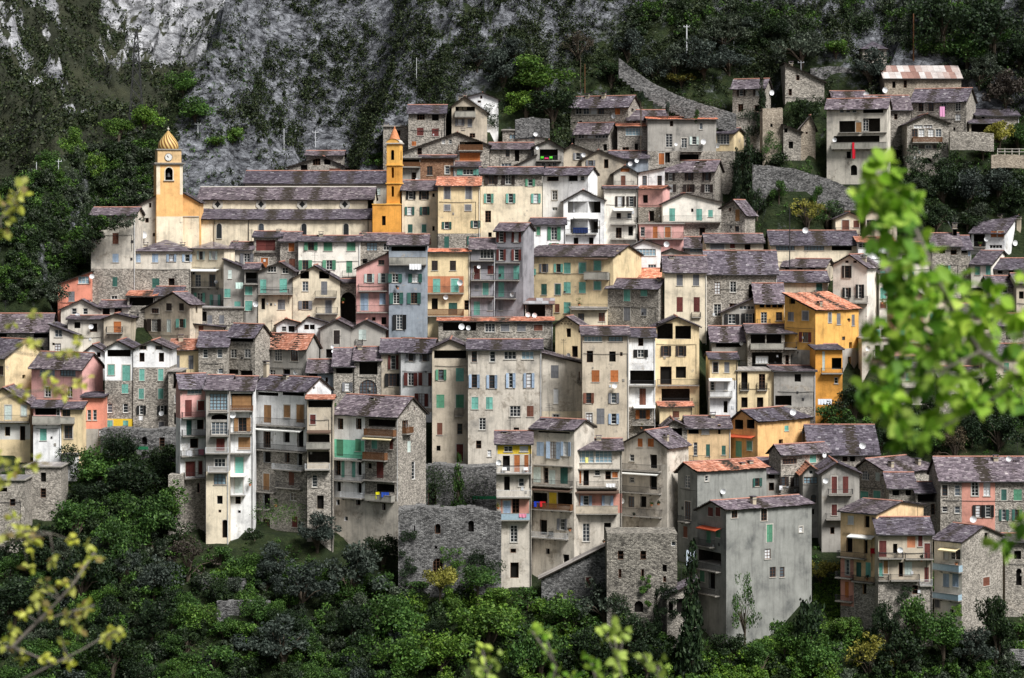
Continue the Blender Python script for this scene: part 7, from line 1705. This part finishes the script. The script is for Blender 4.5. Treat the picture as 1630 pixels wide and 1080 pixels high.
def branch(label, Y, stems, clusters, lsize, name='leafy_branch', cat='branch', seed=1, per=16):
    rr = random.Random(seed); P0 = at(*stems[0][0][:2], Y); t = thing(name, P0, label, cat)
    b = MB()
    for st in stems:
        pts = [at(px, py, Y + rr.uniform(-.06, .06)) for px, py, *_ in st[:-1]]; r0, r1 = st[-1]
        pts = [tuple(p[k]-P0[k] for k in range(3)) for p in pts]; n = len(pts)
        b.tube(pts, [r0 + (r1-r0)*i/max(1, n-1) for i in range(n)], 'twig', 7)
    nodes = [at(p[0], p[1], Y) for st in stems for p in st[:-1]]
    for (px, py, rp, mat) in clusters:
        c = at(px, py, Y); q = min(nodes, key=lambda n_: (n_[0]-c[0])**2 + (n_[2]-c[2])**2); f = [tuple(v[k]-P0[k] for k in range(3)) for v in (q, c)]
        if sum((f[0][k]-f[1][k])**2 for k in range(3)) < 1e-6: continue
        m_ = tuple((f[0][k]+f[1][k])/2 + (.012*rr.uniform(-1, 1)) for k in range(3)); b.tube([f[0], m_, f[1]], [.0022, .0018, .001], 'twig', 5)
    put('stem', b.mesh('stem', True), t)
    for (px, py, rp, mat) in clusters:
        c = at(px, py, Y + rr.uniform(-.25, .25)); R = rp*Y/F*(.85 if mat == 'fg_bloom' else 1); lb = MB(); m_ = 'fg_leaf' if mat in ('fg_leaf', 'fg_dark') else mat
        for i in range(max(5, int(per*(.6 + rp/40)))):
            o_ = unit(rr); q = tuple(o_[k]*R*rr.uniform(.1, .75) for k in range(3)); d = unit(rr, (o_[0]*1.2, 0, o_[2]*1.2-.5)); mm = 'fg_dark' if (mat == 'fg_leaf' and rr.random() < .22) else mat
            if mat == 'fg_bloom' and rr.random() < .12: mm = 'fg_brown'
            blade(lb, q, d, unit(rr, (0, -.6, 1)), lsize*rr.uniform(.5, 1.3), lsize*rr.uniform(.26, .48), mm, rr)
        put('leaf_cluster' if mat != 'fg_bloom' else 'blossom_cluster', lb.mesh('leaves', True), t, tuple(c[k]-P0[k] for k in range(3)))
def foreground():
    fg_mats(); rr = random.Random(21)
    Y = 7.0
    main = [(1700, 640), (1625, 605), (1560, 560), (1520, 500), (1490, 440), (1465, 380), (1440, 330), (1415, 290), (1400, 268)]
    subs = [[(1560, 560), (1500, 590), (1440, 600), (1400, 590)], [(1530, 520), (1590, 540), (1630, 530)], [(1490, 440), (1440, 450), (1400, 430)], [(1625, 605), (1560, 650), (1500, 680), (1440, 700)], [(1465, 380), (1420, 400), (1395, 380)]]
    cl = []
    spec = '''1405 268 26|1385 290 24|1420 300 30|1445 290 22|1400 320 28|1430 335 32|1450 320 20|1395 352 24|1425 370 34|1455 360 28|1400 385 22|1440 405 34|1470 395 24|1420 425 26|1455 440 34|1480 425 22|1495 455 26|1430 460 26|1465 475 34|1500 490 34|1440 495 30|1405 500 26|1525 520 32|1480 525 36|1440 530 30|1550 500 30|1580 500 26|1600 520 26|1560 545 34|1515 560 36|1470 565 32|1430 570 30|1400 575 26|1380 600 26|1415 610 30|1450 615 34|1490 610 36|1530 600 34|1570 585 32|1605 570 30|1625 545 24|1625 600 26|1590 620 28|1545 640 30|1500 655 30|1460 660 30|1430 670 24|1410 640 22|1475 690 22|1440 700 18|1380 625 18|1420 715 14|1615 500 20|1625 640 16|1525 450 16|1370 310 12|1392 520 18|1535 480 24|1575 470 16'''
    for s in spec.split('|'): a = s.split(); cl.append((float(a[0]), float(a[1]), float(a[2])*.95, 'fg_leaf'))
    branch('large out of focus branch of bright green leaves hanging over the right side', Y, [main + [(.008, .002)]] + [s + [(.004, .0015)] for s in subs], [c for i, c in enumerate(cl) if i % 6 != 3], .050, seed=4, per=14)
    branch('small blurred sprig of green leaves entering at the lower right edge', Y, [[(1700, 800), (1650, 850), (1600, 870), (.005, .002)]], [(1592, 868, 16, 'fg_leaf'), (1615, 855, 20, 'fg_leaf'), (1632, 835, 16, 'fg_leaf')], .042, seed=6, per=9)
    branch('tiny blurred green leaf tip cut by the right edge', Y, [[(1720, 470), (1660, 440), (1626, 430), (.004, .002)]], [(1628, 436, 10, 'fg_leaf')], .04, seed=8, per=11)
    # bottom shoots
    sh = [((775, 1120), (775, 1070), (768, 1035), [(770, 1040, 18), (790, 1050, 14), (762, 1060, 14), (783, 1075, 16)], 'blurred young shoot of pale green buds at the bottom, leftmost'),
          ((870, 1130), (885, 1060), (848, 1005), [(845, 1004, 12), (866, 1008, 11), (872, 1036, 14)], 'blurred pair of pale green buds at the bottom centre'),
          ((1000, 1130), (985, 1060), (978, 1010), [(975, 998, 17), (966, 1012, 14), (992, 1008, 13), (982, 1048, 13), (988, 1062, 10)], 'blurred tall shoot of pale green buds at the bottom, the highest one'),
          ((950, 1130), (948, 1080), (940, 1048), [(938, 1046, 13), (948, 1066, 8)], 'blurred small bud shoot left of the highest one'),
          ((1070, 1130), (1055, 1090), (1045, 1060), [(1050, 1060, 17), (1030, 1052, 9), (1024, 1042, 8)], 'blurred pale green bud shoot at the bottom right of centre'),
          ((900, 1130), (895, 1100), (888, 1075), [(888, 1074, 15), (910, 1078, 9)], 'blurred bud shoot just rising above the bottom edge')]
    for i, (a, m_, e, cs, lab) in enumerate(sh):
        branch(lab, 9.0, [[a, m_, e, (.004, .002)]] + [[m_, c[:2], (.003, .0015)] for c in cs], [(x, y, r, 'fg_leaf' if i % 2 else 'fg_bud') for x, y, r in cs], .034, 'young_shoot', 'shoot', 30+i, 9)
    # yellow blossom twigs at the left
    Y = 9.5
    st1 = [(-60, 1040), (20, 1030), (60, 990), (95, 955), (120, 925), (150, 880), (.008, .003)]
    c1 = [(20, 1000, 18), (10, 1025, 18), (70, 930, 17), (95, 925, 14), (45, 905, 12), (62, 960, 13), (78, 980, 12), (105, 985, 12), (130, 970, 12), (140, 965, 10), (125, 1000, 12), (110, 935, 12), (85, 890, 10), (120, 995, 11), (100, 1020, 10), (75, 1050, 12), (35, 1048, 13), (110, 1055, 10), (130, 900, 10), (150, 890, 9), (140, 870, 10), (55, 860, 10), (60, 940, 10), (40, 975, 9)]
    branch('blurred twig of yellow green blossom clusters at the lower left', Y, [st1, [(60, 990), (110, 975), (150, 965), (.004, .002)], [(20, 1030), (80, 1055), (115, 1050), (.004, .002)], [(-20, 880), (40, 855), (80, 850), (.004, .002)]], [(x, y, r, 'fg_bloom') for x, y, r in c1], .031, 'blossom_twig', 'branch', 50, 9)
    c2 = [(25, 832, 15), (50, 845, 18), (38, 850, 14), (15, 820, 10), (48, 870, 11), (8, 850, 8), (115, 860, 8), (50, 740, 14), (20, 745, 16), (5, 730, 16), (60, 735, 10), (5, 770, 8)]
    branch('blurred yellow blossom twig in front of the stone houses at left', Y, [[(-60, 900), (0, 860), (40, 845), (.005, .002)], [(-60, 790), (0, 750), (55, 738), (.005, .002)]], [(x, y, r, 'fg_bloom') for x, y, r in c2], .032, 'blossom_twig', 'branch', 51, 9)
    c3 = [(40, 547, 13), (60, 555, 12), (105, 565, 12), (125, 540, 14), (120, 560, 10), (135, 605, 10), (125, 612, 11), (92, 618, 12), (80, 610, 9), (105, 622, 10), (35, 628, 12), (22, 620, 10), (68, 605, 9), (58, 500, 12), (18, 515, 10), (85, 563, 8)]
    branch('blurred blossom twig crossing the pink house at left', Y, [[(-60, 600), (20, 560), (80, 570), (125, 550), (.004, .0015)], [(-60, 660), (30, 625), (95, 620), (138, 600), (.004, .0015)], [(-40, 520), (18, 512), (60, 500), (.003, .0015)]], [(x, y, r, 'fg_bloom') for x, y, r in c3], .030, 'blossom_twig', 'branch', 52, 8)
    c4 = [(5, 315, 16), (25, 310, 14), (15, 345, 14), (35, 295, 12), (5, 370, 12), (28, 330, 12), (38, 310, 8)]
    branch('blurred yellow blossom tip at the left edge beside the ridge', Y, [[(-50, 400), (0, 350), (20, 320), (36, 292), (.004, .0015)]], [(x, y, r, 'fg_bloom') for x, y, r in c4], .031, 'blossom_twig', 'branch', 53, 9)
    c5 = [(178, 1002, 13), (192, 1010, 8), (170, 1018, 10)]
    branch('blurred single blossom cluster on a thin twig at the bottom left', Y, [[(-20, 1110), (60, 1070), (130, 1035), (175, 1008), (.005, .002)]], [(x, y, r, 'fg_bloom') for x, y, r in c5], .033, 'blossom_twig', 'branch', 54, 10)
M['fg_bud'] = leaf_mat('fg_bud', (.28, .40, .06), (.42, .55, .12), (.60, .70, .22), .4)
# ------------------------------------------------------------------ build
import time as _t
_t0 = _t.time()
for h in HOUSES:
    gz = min(ground((x-CX)*h['Y']/F, h['Y']-.5) for x in (h['xl'], (h['xl']+h['xr'])/2, h['xr']))
    build_house(h, gz)
church(); bell_tower(); ochre_wing(); orange_turret(); orange_block()
setting_bits(); items()
print('houses', _t.time()-_t0, STATS, max(h['Y'] for h in HOUSES))
plant_trees(); scrub(); print('trees', _t.time()-_t0)
foreground(); print('all', _t.time()-_t0, len(D.objects))
